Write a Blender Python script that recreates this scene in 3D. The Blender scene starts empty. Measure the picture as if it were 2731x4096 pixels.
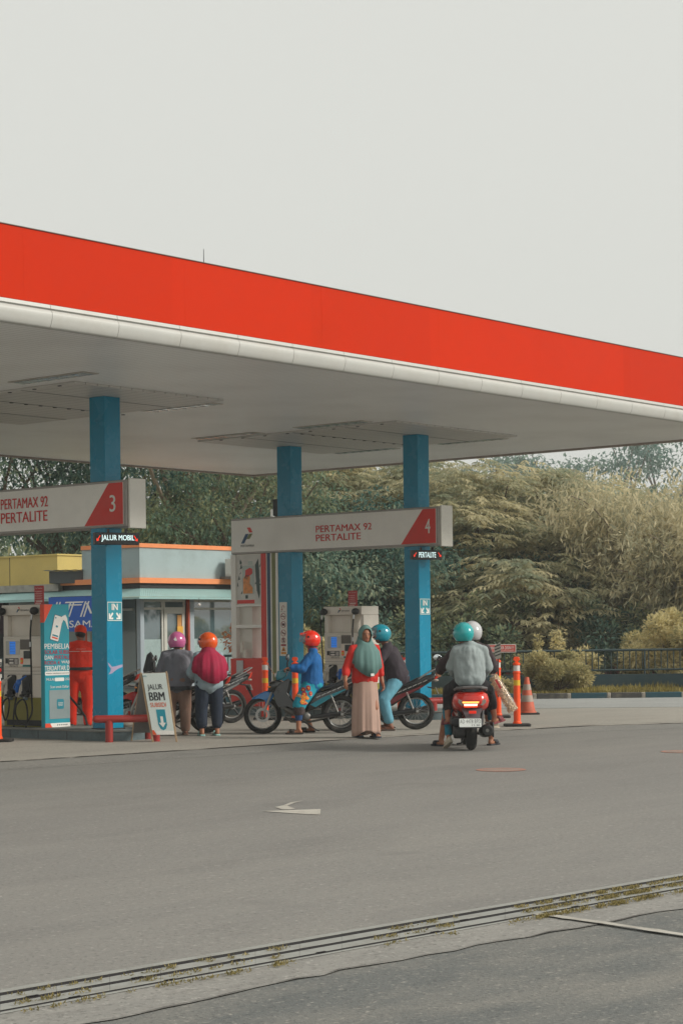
import bpy, bmesh, math, random
import numpy as np
from mathutils import Vector, Matrix, noise
random.seed(7)
rng = np.random.default_rng(7)
C = bpy.context.scene.collection
scene = bpy.context.scene
rad = math.radians

# ------------------------------------------------------------------ camera, world, sun, exposure
FPX, CX, CY, ROLL, EYE = 7800.0, 1365.5, 2531.0, 0.0115, 1.5   # photo pixels (2731 x 4096)
YAW = rad(50)
FW = np.array([math.sin(YAW), math.cos(YAW)])
RT = np.array([math.cos(YAW), -math.sin(YAW)])
cam_d = bpy.data.cameras.new("camera")
cam = bpy.data.objects.new("camera", cam_d)
C.objects.link(cam)
scene.camera = cam
cam_d.sensor_fit = 'HORIZONTAL'
cam_d.sensor_width = 27.31
cam_d.lens = 78.0
cam_d.shift_y = (CY - 2048.0) / 2731.0
cam_d.clip_end = 2000
cam.matrix_world = Matrix.Translation((0, 0, EYE)) @ Matrix.Rotation(-YAW, 4, 'Z') @ Matrix.Rotation(rad(90), 4, 'X') @ Matrix.Rotation(-ROLL, 4, 'Z')
scene.render.resolution_x = 682
scene.render.resolution_y = 1024

world = bpy.data.worlds.new("World")
scene.world = world
world.use_nodes = True
wn = world.node_tree
for n in list(wn.nodes): wn.nodes.remove(n)
w_out = wn.nodes.new('ShaderNodeOutputWorld')
w_bg = wn.nodes.new('ShaderNodeBackground')
sky = wn.nodes.new('ShaderNodeTexSky')
sky.sky_type = 'NISHITA'
sky.sun_disc = False
SUN_EL, SUN_AZ = rad(29), rad(152)      # azimuth of the direction the sun stands in, clockwise from +Y
sky.sun_elevation = SUN_EL
sky.sun_rotation = SUN_AZ
sky.air_density = 1.5
sky.dust_density = 6.0
hs = wn.nodes.new('ShaderNodeHueSaturation'); hs.inputs['Saturation'].default_value = 0.12
mx = wn.nodes.new('ShaderNodeMix'); mx.data_type = 'RGBA'
mx.inputs[0].default_value = 0.86                    # thick even overcast over the clear sky
mx.inputs[7].default_value = (8.0, 8.08, 7.6, 1)
wn.links.new(sky.outputs[0], hs.inputs['Color'])
wn.links.new(hs.outputs[0], mx.inputs[6])
wn.links.new(mx.outputs[2], w_bg.inputs[0])
w_bg.inputs[1].default_value = 0.10
wn.links.new(w_bg.outputs[0], w_out.inputs[0])

sun_d = bpy.data.lights.new("sun", 'SUN')
sun_d.energy = 2.8
sun_d.angle = rad(14)
sun_d.color = (1.0, 0.95, 0.86)
sun = bpy.data.objects.new("sun", sun_d)
C.objects.link(sun)
sdir = Vector((math.sin(SUN_AZ) * math.cos(SUN_EL), math.cos(SUN_AZ) * math.cos(SUN_EL), math.sin(SUN_EL)))
sun.rotation_euler = sdir.to_track_quat('Z', 'Y').to_euler()
scene.view_settings.view_transform = 'Standard'
scene.view_settings.look = 'None'
scene.view_settings.exposure = 0.0
scene.view_settings.gamma = 1.0

# ------------------------------------------------------------------ photo pixel -> place (used once, to find real positions)
def uv(x, y):
    dx = x - CX; dy = y - CY
    return (dx - ROLL * dy) / FPX, (dy + ROLL * dx) / FPX
def at(x, y, d):
    u, v = uv(x, y); p = d * (FW + RT * u)
    return Vector((p[0], p[1], EYE - v * d))
def gz(x, y, z=0.0):
    u, v = uv(x, y)
    return at(x, y, (EYE - z) / v)
ZF = 0.05      # top of the forecourt slab
X3, X4 = 18.46, 25.70    # the two pump rows

# ------------------------------------------------------------------ materials
def lin(c):
    return tuple(((x / 255) / 12.92 if x / 255 <= 0.04045 else ((x / 255 + 0.055) / 1.055) ** 2.4) for x in c)
MATS = {}
def mat(name, col, rough=0.6, metal=0.0, var=0.10, scale=6.0, bump=0.0, bscale=40.0, emit=None, estr=0.0, coat=0.0, dirt=None, dirt_amt=0.0, dirt_scale=1.5, trans=0.0, alpha=1.0, spec=None, srgb=True, ior=1.5):
    if name in MATS: return MATS[name]
    m = bpy.data.materials.new(name); m.use_nodes = True
    nt = m.node_tree; N = nt.nodes; L = nt.links
    b = N['Principled BSDF']
    c = lin(col) if srgb else col
    tc = N.new('ShaderNodeTexCoord')
    out_col = None
    if var > 0:
        no = N.new('ShaderNodeTexNoise'); no.inputs['Scale'].default_value = scale; no.inputs['Detail'].default_value = 6
        L.new(tc.outputs['Object'], no.inputs['Vector'])
        mr = N.new('ShaderNodeMapRange'); mr.inputs[1].default_value = 0.3; mr.inputs[2].default_value = 0.7
        mr.inputs[3].default_value = 1 - var; mr.inputs[4].default_value = 1 + var
        L.new(no.outputs['Fac'], mr.inputs[0])
        vm = N.new('ShaderNodeVectorMath'); vm.operation = 'SCALE'; vm.inputs[0].default_value = c
        L.new(mr.outputs[0], vm.inputs['Scale'])
        out_col = vm.outputs[0]
        rr = N.new('ShaderNodeMapRange'); rr.inputs[1].default_value = 0.3; rr.inputs[2].default_value = 0.7
        rr.inputs[3].default_value = max(0, rough - 0.06); rr.inputs[4].default_value = min(1, rough + 0.08)
        L.new(no.outputs['Fac'], rr.inputs[0]); L.new(rr.outputs[0], b.inputs['Roughness'])
    else:
        b.inputs['Base Color'].default_value = (*c, 1)
        b.inputs['Roughness'].default_value = rough
    if dirt is not None:
        n2 = N.new('ShaderNodeTexNoise'); n2.inputs['Scale'].default_value = dirt_scale; n2.inputs['Detail'].default_value = 9; n2.inputs['Roughness'].default_value = 0.7
        L.new(tc.outputs['Object'], n2.inputs['Vector'])
        m2 = N.new('ShaderNodeMapRange'); m2.inputs[1].default_value = 0.48; m2.inputs[2].default_value = 0.72; m2.inputs[3].default_value = 0; m2.inputs[4].default_value = dirt_amt
        L.new(n2.outputs['Fac'], m2.inputs[0])
        mm = N.new('ShaderNodeMix'); mm.data_type = 'RGBA'
        L.new(m2.outputs[0], mm.inputs[0])
        if out_col is not None: L.new(out_col, mm.inputs[6])
        else: mm.inputs[6].default_value = (*c, 1)
        mm.inputs[7].default_value = (*lin(dirt), 1)
        out_col = mm.outputs[2]
    if out_col is not None: L.new(out_col, b.inputs['Base Color'])
    if bump > 0:
        n3 = N.new('ShaderNodeTexNoise'); n3.inputs['Scale'].default_value = bscale; n3.inputs['Detail'].default_value = 4
        L.new(tc.outputs['Object'], n3.inputs['Vector'])
        bp = N.new('ShaderNodeBump'); bp.inputs['Strength'].default_value = bump; bp.inputs['Distance'].default_value = 0.01
        L.new(n3.outputs['Fac'], bp.inputs['Height']); L.new(bp.outputs[0], b.inputs['Normal'])
    b.inputs['Metallic'].default_value = metal
    b.inputs['IOR'].default_value = ior
    b.inputs['Coat Weight'].default_value = coat
    b.inputs['Coat Roughness'].default_value = 0.08
    if spec is not None: b.inputs['Specular IOR Level'].default_value = spec
    b.inputs['Transmission Weight'].default_value = trans
    b.inputs['Alpha'].default_value = alpha
    if emit is not None:
        b.inputs['Emission Color'].default_value = (*lin(emit), 1); b.inputs['Emission Strength'].default_value = estr
    MATS[name] = m
    return m

# ------------------------------------------------------------------ mesh builder
class MB:
    def __init__(s): s.v = []; s.f = []; s.m = []
    def add(s, vs, fs, mi=0, M=None):
        o = len(s.v)
        if M is not None: vs = [M @ Vector(p) for p in vs]
        s.v += [tuple(p) for p in vs]; s.f += [tuple(i + o for i in f) for f in fs]; s.m += [mi] * len(fs)
        return s
    def box(s, lo, hi, mi=0, M=None):
        (a, b, c), (d, e, f) = lo, hi
        return s.add([(a,b,c),(d,b,c),(d,e,c),(a,e,c),(a,b,f),(d,b,f),(d,e,f),(a,e,f)],
                     [(0,3,2,1),(4,5,6,7),(0,1,5,4),(1,2,6,5),(2,3,7,6),(3,0,4,7)], mi, M)
    def cyl(s, p0, p1, r0, r1=None, n=16, mi=0, caps=True):
        r1 = r0 if r1 is None else r1
        p0, p1 = Vector(p0), Vector(p1); d = (p1 - p0).normalized()
        a = d.orthogonal().normalized(); b = d.cross(a)
        vs = []
        for p, r in ((p0, r0), (p1, r1)):
            for i in range(n):
                t = 2 * math.pi * i / n; vs.append(p + (a * math.cos(t) + b * math.sin(t)) * r)
        fs = [(i, (i + 1) % n, n + (i + 1) % n, n + i) for i in range(n)]
        if caps: fs += [tuple(range(n - 1, -1, -1)), tuple(range(n, 2 * n))]
        return s.add(vs, fs, mi)
    def tube(s, pts, r, n=8, mi=0, closed=False, caps=True):
        pts = [Vector(p) for p in pts]; k = len(pts)
        rs = r if isinstance(r, (list, tuple)) else [r] * k
        up = None; vs = []
        for i, p in enumerate(pts):
            if closed: t = pts[(i + 1) % k] - pts[i - 1]
            else: t = pts[min(i + 1, k - 1)] - pts[max(i - 1, 0)]
            t.normalize()
            if up is None: up = t.orthogonal().normalized()
            a = (up - t * up.dot(t))
            if a.length < 1e-5: a = t.orthogonal()
            a.normalize(); up = a; b = t.cross(a)
            for j in range(n):
                q = 2 * math.pi * j / n; vs.append(p + (a * math.cos(q) + b * math.sin(q)) * rs[i])
        fs = []
        for i in range(k if closed else k - 1):
            i2 = (i + 1) % k
            for j in range(n):
                j2 = (j + 1) % n; fs.append((i*n+j, i*n+j2, i2*n+j2, i2*n+j))
        if caps and not closed: fs += [tuple(range(n - 1, -1, -1)), tuple(range((k-1)*n, k*n))]
        return s.add(vs, fs, mi)
    def sph(s, c, r, nu=16, nv=10, mi=0, M=None):
        if not isinstance(r, (list, tuple)): r = (r, r, r)
        vs = [(0, 0, r[2])]; fs = []
        for i in range(1, nv):
            ph = math.pi * i / nv
            for j in range(nu):
                t = 2 * math.pi * j / nu
                vs.append((r[0]*math.sin(ph)*math.cos(t), r[1]*math.sin(ph)*math.sin(t), r[2]*math.cos(ph)))
        vs.append((0, 0, -r[2])); e = len(vs) - 1
        for j in range(nu):
            fs.append((0, 1 + j, 1 + (j + 1) % nu)); fs.append((e, e - nu + (j + 1) % nu, e - nu + j))
        for i in range(nv - 2):
            for j in range(nu):
                a = 1 + i*nu + j; b = 1 + i*nu + (j+1) % nu; fs.append((a, a + nu, b + nu, b))
        T = Matrix.Translation(c) @ (M.to_4x4() if M is not None else Matrix())
        return s.add(vs, fs, mi, T)
    def lathe(s, prof, c=(0,0,0), n=24, mi=0, M=None):
        vs = []; fs = []; k = len(prof)
        for r, z in prof:
            for j in range(n):
                t = 2*math.pi*j/n; vs.append((r*math.cos(t), r*math.sin(t), z))
        for i in range(k - 1):
            for j in range(n): fs.append((i*n+j, i*n+(j+1)%n, (i+1)*n+(j+1)%n, (i+1)*n+j))
        fs += [tuple(range(n-1, -1, -1)), tuple(range((k-1)*n, k*n))]
        T = Matrix.Translation(c) @ (M.to_4x4() if M is not None else Matrix())
        return s.add(vs, fs, mi, T)
    def prism(s, poly, F, t0, t1, mi=0):      # F(a,b,t)->xyz
        n = len(poly)
        vs = [F(a, b, t0) for a, b in poly] + [F(a, b, t1) for a, b in poly]
        fs = [tuple(range(n)), tuple(range(2*n-1, n-1, -1))] + [(i, i + n, (i+1) % n + n, (i+1) % n) for i in range(n)]
        return s.add(vs, fs, mi)
    def loft(s, rings, mi=0, closed=True, caps=True):
        n = len(rings[0]); vs = [p for r in rings for p in r]; fs = []
        for i in range(len(rings) - 1):
            for j in range(n if closed else n - 1):
                j2 = (j + 1) % n; fs.append((i*n+j, i*n+j2, (i+1)*n+j2, (i+1)*n+j))
        if caps and closed: fs += [tuple(range(n-1, -1, -1)), tuple(range((len(rings)-1)*n, len(rings)*n))]
        return s.add(vs, fs, mi)
    def build(s, name, mats, parent=None, bevel=0.0, smooth=35, seg=2, flat=False):
        me = bpy.data.meshes.new(name); me.from_pydata(s.v, [], s.f)
        if not isinstance(mats, (list, tuple)): mats = [mats]
        for m in mats: me.materials.append(m)
        if len(mats) > 1: me.polygons.foreach_set('material_index', s.m)
        bm = bmesh.new(); bm.from_mesh(me); bmesh.ops.recalc_face_normals(bm, faces=bm.faces); bm.to_mesh(me); bm.free()
        if not flat:
            me.shade_smooth(); me.set_sharp_from_angle(angle=rad(smooth))
        o = bpy.data.objects.new(name, me); C.objects.link(o)
        if parent is not None: o.parent = parent
        if bevel > 0:
            md = o.modifiers.new('bevel', 'BEVEL'); md.width = bevel; md.segments = seg; md.limit_method = 'ANGLE'; md.angle_limit = rad(40)
        return o

def tag(o, label, cat, group=None):
    o['label'] = label; o['category'] = cat
    if group: o['group'] = group
    return o
def thing(name, label, cat, loc=(0, 0, 0), rz=0.0, group=None):
    o = bpy.data.objects.new(name, None); C.objects.link(o)
    o.location = loc; o.rotation_euler = (0, 0, rz); o.empty_display_size = 0.2
    return tag(o, label, cat, group)
def struct(o, kind='structure'):
    o['kind'] = kind; return o
def dup(root, loc, rz, label, group=None):
    def cp(o, par):
        c = o.copy(); C.objects.link(c); c.parent = par
        for ch in o.children: cp(ch, c)
        return c
    kids = list(root.children)
    r = root.copy(); C.objects.link(r); r.location = loc; r.rotation_euler = (0, 0, rz); r['label'] = label
    if group: r['group'] = group
    for k in kids: cp(k, r)
    return r

class Fr:     # a drawing frame on a face: origin, right, up, outward
    def __init__(s, O, U, V, N=None):
        s.O, s.U, s.V = Vector(O), Vector(U).normalized(), Vector(V).normalized()
        s.N = Vector(N).normalized() if N is not None else s.U.cross(s.V).normalized()
    def __call__(s, a, b, t): return s.O + s.U * a + s.V * b + s.N * t
FRONT = Fr((0, 0, 0), (1, 0, 0), (0, 0, 1), (0, -1, 0))

def _textmesh(txt, bold, sp=1.0):
    cu = bpy.data.curves.new('txt', 'FONT'); cu.body = txt; cu.size = 1.0; cu.offset = bold; cu.extrude = 0.0; cu.resolution_u = 3
    cu.space_character = sp
    o = bpy.data.objects.new('txt', cu); C.objects.link(o)
    dg = bpy.context.evaluated_depsgraph_get()
    me = bpy.data.meshes.new_from_object(o.evaluated_get(dg))
    vs = [tuple(v.co) for v in me.vertices]; fs = [tuple(p.vertices) for p in me.polygons]
    bpy.data.objects.remove(o); bpy.data.curves.remove(cu); bpy.data.meshes.remove(me)
    return vs, fs
def lettering(mb, txt, F, a0, a1, b0, b1, off=0.004, mi=0, bold=0.02, shear=0.0, sp=1.0):
    if bold > .012:
        sw = (b1 - b0) * bold * .9; ks = 3 if bold < .045 else 5
        for k in range(ks): lettering(mb, txt, F, a0 + sw*k/(ks-1), a1 - sw + sw*k/(ks-1), b0, b1, off + .0004*k, mi, 0.0, shear, sp)
        return
    vs, fs = _textmesh(txt, bold, sp)
    xs = [v[0] for v in vs]; ys = [v[1] for v in vs]
    x0, x1, y0, y1 = min(xs), max(xs), min(ys), max(ys)
    q = []
    for x, y, _ in vs:
        b = b0 + (y - y0) / (y1 - y0) * (b1 - b0); a = a0 + (x - x0) / (x1 - x0) * (a1 - a0) + shear * (b - b0)
        q.append(F(a, b, off))
    mb.add(q, fs, mi)
def rect(mb, F, a0, a1, b0, b1, t0=0.001, t1=0.004, mi=0):
    mb.prism([(a0, b0), (a1, b0), (a1, b1), (a0, b1)], F, t0, t1, mi)
def rrect(a0, a1, b0, b1, r, n=5):
    p = []
    for cx, cy, s in ((a1-r, b1-r, 0), (a0+r, b1-r, 90), (a0+r, b0+r, 180), (a1-r, b0+r, 270)):
        for i in range(n + 1):
            t = rad(s + 90 * i / n); p.append((cx + r*math.cos(t), cy + r*math.sin(t)))
    return p
def ring(mb, F, ca, cb, r, w, t0=0.001, t1=0.004, mi=0, n=24):
    for i in range(n):
        a, b = 2*math.pi*i/n, 2*math.pi*(i+1)/n
        mb.prism([(ca+r*math.cos(a), cb+r*math.sin(a)), (ca+r*math.cos(b), cb+r*math.sin(b)),
                  (ca+(r-w)*math.cos(b), cb+(r-w)*math.sin(b)), (ca+(r-w)*math.cos(a), cb+(r-w)*math.sin(a))], F, t0, t1, mi)
def bar(mb, F, a0, b0, a1, b1, w, t0=0.001, t1=0.004, mi=0):
    d = Vector((a1-a0, b1-b0)).normalized(); n = Vector((-d.y, d.x)) * w/2
    mb.prism([(a0+n.x, b0+n.y), (a1+n.x, b1+n.y), (a1-n.x, b1-n.y), (a0-n.x, b0-n.y)], F, t0, t1, mi)
def arrow(mb, F, a0, b0, a1, b1, w, hw, t0=0.001, t1=0.004, mi=0):
    d = Vector((a1-a0, b1-b0)); L = d.length; d.normalize(); n = Vector((-d.y, d.x))
    e = Vector((a1, b1)); h = e - d * hw
    P = lambda p: (p.x, p.y)
    s = Vector((a0, b0))
    mb.prism([P(s+n*w/2), P(h+n*w/2), P(h+n*hw*.7), P(e), P(h-n*hw*.7), P(h-n*w/2), P(s-n*w/2)], F, t0, t1, mi)

def larrow(mb, F, a0, b0, a1, b1, w, L):      # diagonal arrow with a corner shaped head
    bar(mb, F, a0, b0, a1, b1, w); sx = 1 if a1 < a0 else -1; e = w*.42
    rect(mb, F, min(a1-e*sx, a1+L*sx), max(a1-e*sx, a1+L*sx), b1-e, b1+e, .0012, .0046); rect(mb, F, a1-e, a1+e, b1+e, b1+L, .0014, .0048)

# ------------------------------------------------------------------ common materials
M_white = mat('white_panel', (222, 219, 210), 0.35, var=0.04, dirt=(150, 140, 125), dirt_amt=0.25)
M_trim = mat('white_trim', (188, 188, 183), 0.35, var=0.05, scale=2, dirt=(140, 130, 115), dirt_amt=0.3, dirt_scale=2)
M_sign = mat('sign_white', (240, 238, 232), 0.4, var=0.04, dirt=(150, 140, 125), dirt_amt=0.2)
M_signframe = mat('sign_frame_grey', (160, 155, 150), 0.45, metal=0.3)
M_signred = mat('sign_red', (214, 38, 22), 0.4, var=0.05)
M_textred = mat('text_red', (208, 26, 18), 0.5, var=0.04)
M_textwhite = mat('text_white', (232, 230, 224), 0.5, var=0.03)
M_black = mat('black_plastic', (26, 27, 30), 0.45, var=0.15)
M_rubber = mat('rubber', (30, 30, 31), 0.8, var=0.2, scale=20, dirt=(90, 84, 76), dirt_amt=0.35, dirt_scale=6)
M_tyre = mat('tyre_rubber', (27, 27, 28), 0.85, var=0.2, bump=0.3, bscale=60, dirt=(105, 96, 86), dirt_amt=0.45, dirt_scale=8)
M_silver = mat('silver_metal', (176, 176, 174), 0.32, metal=0.85, var=0.1)
M_dullalu = mat('dull_aluminium', (128, 126, 122), 0.5, metal=0.6, var=0.15, dirt=(60, 55, 50), dirt_amt=0.5, dirt_scale=9)
M_darkmetal = mat('dark_metal', (52, 52, 54), 0.5, metal=0.5, var=0.2)
M_orange = mat('orange_plastic', (255, 82, 12), 0.42, var=0.06, dirt=(170, 70, 30), dirt_amt=0.35, dirt_scale=4)
M_reflect = mat('reflective_band', (215, 210, 205), 0.35, var=0.05)
M_yellowband = mat('yellow_band', (222, 180, 40), 0.35, var=0.05)
M_maroon = mat('maroon_pipe', (158, 44, 40), 0.38, var=0.08, dirt=(120, 70, 60), dirt_amt=0.3)
M_blue = mat('column_blue', (0, 132, 166), 0.25, var=0.04, scale=3, coat=0.05, spec=.35, dirt=(0, 116, 146), dirt_amt=0.25, dirt_scale=2)
M_chrome = mat('chrome', (215, 215, 215), 0.08, metal=1.0, var=0)
M_skin = mat('skin', (158, 104, 76), 0.55, var=0.06, scale=20)
M_skin2 = mat('skin_darker', (128, 80, 58), 0.55, var=0.06, scale=20)
M_dark_hair = mat('dark_hair', (28, 24, 24), 0.6, var=0.2)

# ------------------------------------------------------------------ ground
def ground_mat(name, base, light, dark, scale, speck, rough=0.85, stretch=(1, 1, 1), bump=0.35):
    m = bpy.data.materials.new(name); m.use_nodes = True
    N = m.node_tree.nodes; L = m.node_tree.links; b = N['Principled BSDF']
    tc = N.new('ShaderNodeTexCoord'); mp = N.new('ShaderNodeMapping'); mp.inputs['Scale'].default_value = stretch
    mp.inputs['Rotation'].default_value = (0, 0, rad(50))
    L.new(tc.outputs['Object'], mp.inputs['Vector'])
    def noise_(sc, det=8, ro=0.6, v=None):
        n = N.new('ShaderNodeTexNoise'); n.inputs['Scale'].default_value = sc; n.inputs['Detail'].default_value = det; n.inputs['Roughness'].default_value = ro
        L.new(v or tc.outputs['Object'], n.inputs['Vector']); return n.outputs['Fac']
    def mixc(fac, c2, prev):
        x = N.new('ShaderNodeMix'); x.data_type = 'RGBA'; L.new(fac, x.inputs[0])
        if isinstance(prev, tuple): x.inputs[6].default_value = (*prev, 1)
        else: L.new(prev, x.inputs[6])
        x.inputs[7].default_value = (*c2, 1); return x.outputs[2]
    def ramp(v, a, b_, hi=1.0):
        r = N.new('ShaderNodeMapRange'); r.inputs[1].default_value = a; r.inputs[2].default_value = b_; r.inputs[4].default_value = hi; L.new(v, r.inputs[0]); return r.outputs[0]
    big = noise_(scale, 7, 0.62, mp.outputs[0])
    c = mixc(ramp(big, 0.42, 0.66, 0.65), lin(light), lin(base))
    big2 = noise_(scale * 2.3, 6, 0.6, mp.outputs[0])
    c = mixc(ramp(big2, 0.52, 0.7, 0.5), lin(dark), c)
    fine = noise_(speck, 3, 0.7)
    c = mixc(ramp(fine, 0.55, 0.71, 0.7), tuple(x * 0.35 for x in lin(dark)), c)
    fine2 = noise_(speck * 0.6, 3, 0.7)
    c = mixc(ramp(fine2, 0.57, 0.73, 0.6), tuple(min(1, x * 1.7) for x in lin(light)), c)
    c = mixc(ramp(noise_(speck*.25, 4, .8), .50, .75, .35), lin(dark), c)
    m3 = N.new('ShaderNodeMapping'); m3.inputs['Scale'].default_value = (.12, 2.6, 1); m3.inputs['Rotation'].default_value = (0, 0, rad(38)); L.new(tc.outputs['Object'], m3.inputs['Vector'])
    c = mixc(ramp(noise_(1.0, 5, .55, m3.outputs[0]), .50, .68, .35), lin(light), c)
    st = noise_(.9, 3, .5); c = mixc(ramp(st, .66, .74, .45), lin(dark), c)
    L.new(c, b.inputs['Base Color'])
    b.inputs['Roughness'].default_value = rough
    bp = N.new('ShaderNodeBump'); bp.inputs['Strength'].default_value = bump; bp.inputs['Distance'].default_value = 0.012
    L.new(fine, bp.inputs['Height']); L.new(bp.outputs[0], b.inputs['Normal'])
    MATS[name] = m; return m
G_asph = ground_mat('yard_asphalt', (123, 121, 117), (136, 133, 127), (109, 107, 104), 0.35, 34, stretch=(0.45, 1.2, 1))
G_front = ground_mat('front_asphalt', (100, 102, 100), (136, 132, 124), (80, 84, 84), 1.1, 45, stretch=(0.7, 1.5, 1), bump=0.6)
G_conc = ground_mat('forecourt_concrete', (156, 151, 142), (168, 162, 152), (138, 132, 124), 0.4, 35, stretch=(0.4, 1.6, 1), bump=0.15)
G_strip = ground_mat('strip_concrete', (134, 132, 127), (150, 147, 141), (112, 109, 105), 1.8, 40, stretch=(0.6, 2, 1), bump=0.2)
G_street = ground_mat('street_concrete', (150, 152, 150), (165, 166, 163), (132, 132, 130), 0.5, 30, bump=0.15)
G_earth = ground_mat('earth', (92, 88, 66), (110, 104, 74), (66, 66, 50), 0.4, 10)

def sheet(name, pts, z, m, thick=0.0, curved=0):
    mb = MB()
    if thick: mb.prism([(p[0], p[1]) for p in pts], lambda a, b, t: (a, b, t), z - thick, z)
    else: mb.add([(p[0], p[1], z) for p in pts], [tuple(range(len(pts)))])
    return struct(mb.build(name, m, flat=True))
mb = MB()
mb.add([(-300, -300, 0), (600, -300, 0), (600, 600, 0), (-300, 600, 0)], [(0, 1, 2, 3)])
struct(mb.build('ground', G_asph, flat=True))
# forecourt slab: front edge taken from the joint that crosses the photo
edge_px = [(-500, 3060), (0, 3047), (400, 3022), (900, 2990), (1465, 2952), (2000, 2922), (2350, 2903), (2731, 2892), (3300, 2880)]
fe = [gz(x, y, ZF) for x, y in edge_px]
fore = [(p.x, p.y) for p in fe] + [(40, 16), (40, 19), (30.2, 20.4), (28.6, 40), (-5, 40)]
sheet('forecourt_pavement', fore, ZF, G_conc, thick=0.06)
# thin light line and dark joint along the slab edge
def ribbon(pts, w, z, name, m, jitter=0.0):
    mb = MB(); L_ = []; R_ = []
    for i, p in enumerate(pts):
        t = (pts[min(i+1, len(pts)-1)] - pts[max(i-1, 0)]); t = Vector((t.x, t.y, 0)).normalized(); n = Vector((-t.y, t.x, 0))
        a = random.uniform(-jitter, jitter); b = random.uniform(-jitter, jitter)
        L_.append(Vector((p.x, p.y, z)) + n * (w/2 + a)); R_.append(Vector((p.x, p.y, z)) - n * (w/2 + b))
    n = len(pts); mb.add(L_ + R_, [(i, i+1, n+i+1, n+i) for i in range(n-1)])
    return struct(mb.build(name, m, flat=True))
def subdiv(pts, k):
    r = []
    for a, b in zip(pts[:-1], pts[1:]):
        for i in range(k): r.append(a.lerp(b, i / k))
    return r + [pts[-1]]
M_joint = mat('dark_joint', (66, 62, 58), 0.9, var=0.2)
M_paint = mat('worn_road_paint', (180, 176, 166), 0.7, var=0.12, scale=3, dirt=(136, 130, 121), dirt_amt=0.9, dirt_scale=7)
M_discpaint = mat('faded_red_paint', (170, 116, 98), 0.75, var=0.15, scale=6, dirt=(134, 128, 119), dirt_amt=0.9, dirt_scale=8)
mb = MB(); fr_ = [p + Vector((-.30, -.62, 0)) for p in fe]; n_ = len(fe)      # asphalt feathered up to the slab
mb.add([(p.x, p.y, ZF - .006) for p in fe] + [(p.x, p.y, .0015) for p in fr_], [(i, i+1, n_+i+1, n_+i) for i in range(n_-1)])
struct(mb.build('ground_ramp', G_asph, flat=True))
ribbon(subdiv([p + Vector((0.0, -0.02, 0)) for p in fe], 10), 0.035, ZF + .0025, 'pavement_joint', M_joint, 0.012)
ribbon(subdiv([gz(x, y - 5, ZF) for x, y in edge_px[4:]], 6), 0.05, ZF + 0.004, 'road_marking_line', M_paint, 0.012)
# street behind the forecourt
kL = lambda s, o=0.0: Vector((34.75 + RT[0]*s + FW[0]*o, 22.43 + RT[1]*s + FW[1]*o, 0))
sheet('street', [(29.6, 21.0), (31.6, 18.4), (34, 14.0), (60, -10), (62, -6), tuple(kL(12))[:2], tuple(kL(-18))[:2], (27, 34), (24, 30)], ZF + 0.006, G_street, thick=0.03)
# foreground: drain strip and darker asphalt
s1 = [gz(-700, 4105), gz(0, 3989), gz(1366, 3750), gz(2731, 3514), gz(3500, 3380)]
def line(y0, y1, y2): return [gz(-700, y0 + (y0 - y1) * .51), gz(0, y0), gz(1366, y1), gz(2731, y2), gz(3500, y2 + (y2 - y1) * .56)]
Ltop = line(3968, 3733, 3499)
L1 = line(3989, 3750, 3514); L2 = line(4026, 3781, 3536); L3 = line(4061, 3810, 3563); Lb = line(4090, 3822, 3572)
Lc = line(4180, 3891, 3640)
strip_poly = [(p.x, p.y) for p in Ltop] + [(p.x, p.y) for p in subdiv(Lc, 8)[::-1]]
random.seed(3)
jl = subdiv(Lc, 14); jl = [p + Vector((random.uniform(-.012, .012), random.uniform(-.02, .02), 0)) for p in jl]
front_poly = [(p.x, p.y) for p in jl] + [(20, -20), (-10, -20), (-10, 10)]
sheet('front_pavement', front_poly, 0.004, G_front)
strip_poly = [(p.x, p.y) for p in Ltop] + [(p.x, p.y) for p in jl[::-1]]
sheet('drain_surround_pavement', strip_poly, 0.008, G_strip)
ribbon(jl, 0.005, 0.0125, 'pavement_crack', mat('crack_grey', (84, 80, 76), .9, var=.3, scale=30), 0.005)
M_slab = mat('drain_slab', (146, 147, 142), 0.7, var=0.08, scale=4, dirt=(110, 104, 96), dirt_amt=0.6, dirt_scale=5, bump=0.3)
M_slotshade = mat('drain_slot_shade', (14, 8, 11), 0.95, var=0.3)
# the covered drain: shallow slot floor, coloured near black for deep shade, with concrete cover slabs laid between the slots
dr = thing('drain_channel', 'long concrete drain cover strip with dark slots across the foreground', 'drain', tuple(gz(1366, 3790)))
off = Vector(dr.location)
def strip3(a, b, z0, z1, k, gap=0.0, slots=False):
    mb = MB(); A = subdiv(a, k); B = subdiv(b, k)
    for i in range(len(A) - 1):
        g = gap
        p = [A[i].lerp(A[i+1], g), A[i].lerp(A[i+1], 1-g), B[i].lerp(B[i+1], 1-g), B[i].lerp(B[i+1], g)]
        mb.prism([(q.x - off.x, q.y - off.y) for q in p], lambda x, y, t: (x, y, t - off.z), z0, z1)
    return mb
strip3(line(3984, 3746, 3510), line(4064, 3813, 3566), 0.0085, 0.0093, 1).build('slot_floor', M_slotshade, dr, flat=True)
strip3(line(3972, 3737, 3502), line(3983, 3745, 3510), 0.0094, 0.0125, 3).build('edge_rim', M_slab, dr, bevel=0.002)
strip3(line(3997, 3758, 3520), line(4018, 3775, 3531), 0.0094, 0.0125, 7, 0.0012).build('cover_slab', M_slab, dr, bevel=0.002)
strip3(line(4031, 3786, 3541), line(4054, 3804, 3558), 0.0094, 0.0125, 7, 0.0012).build('cover_slab', M_slab, dr, bevel=0.002)
strip3(line(4062, 3812, 3565), line(4069, 3817, 3569), 0.0094, 0.012, 3).build('edge_rim', M_slab, dr, bevel=0.002)
mb = MB()
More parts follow.
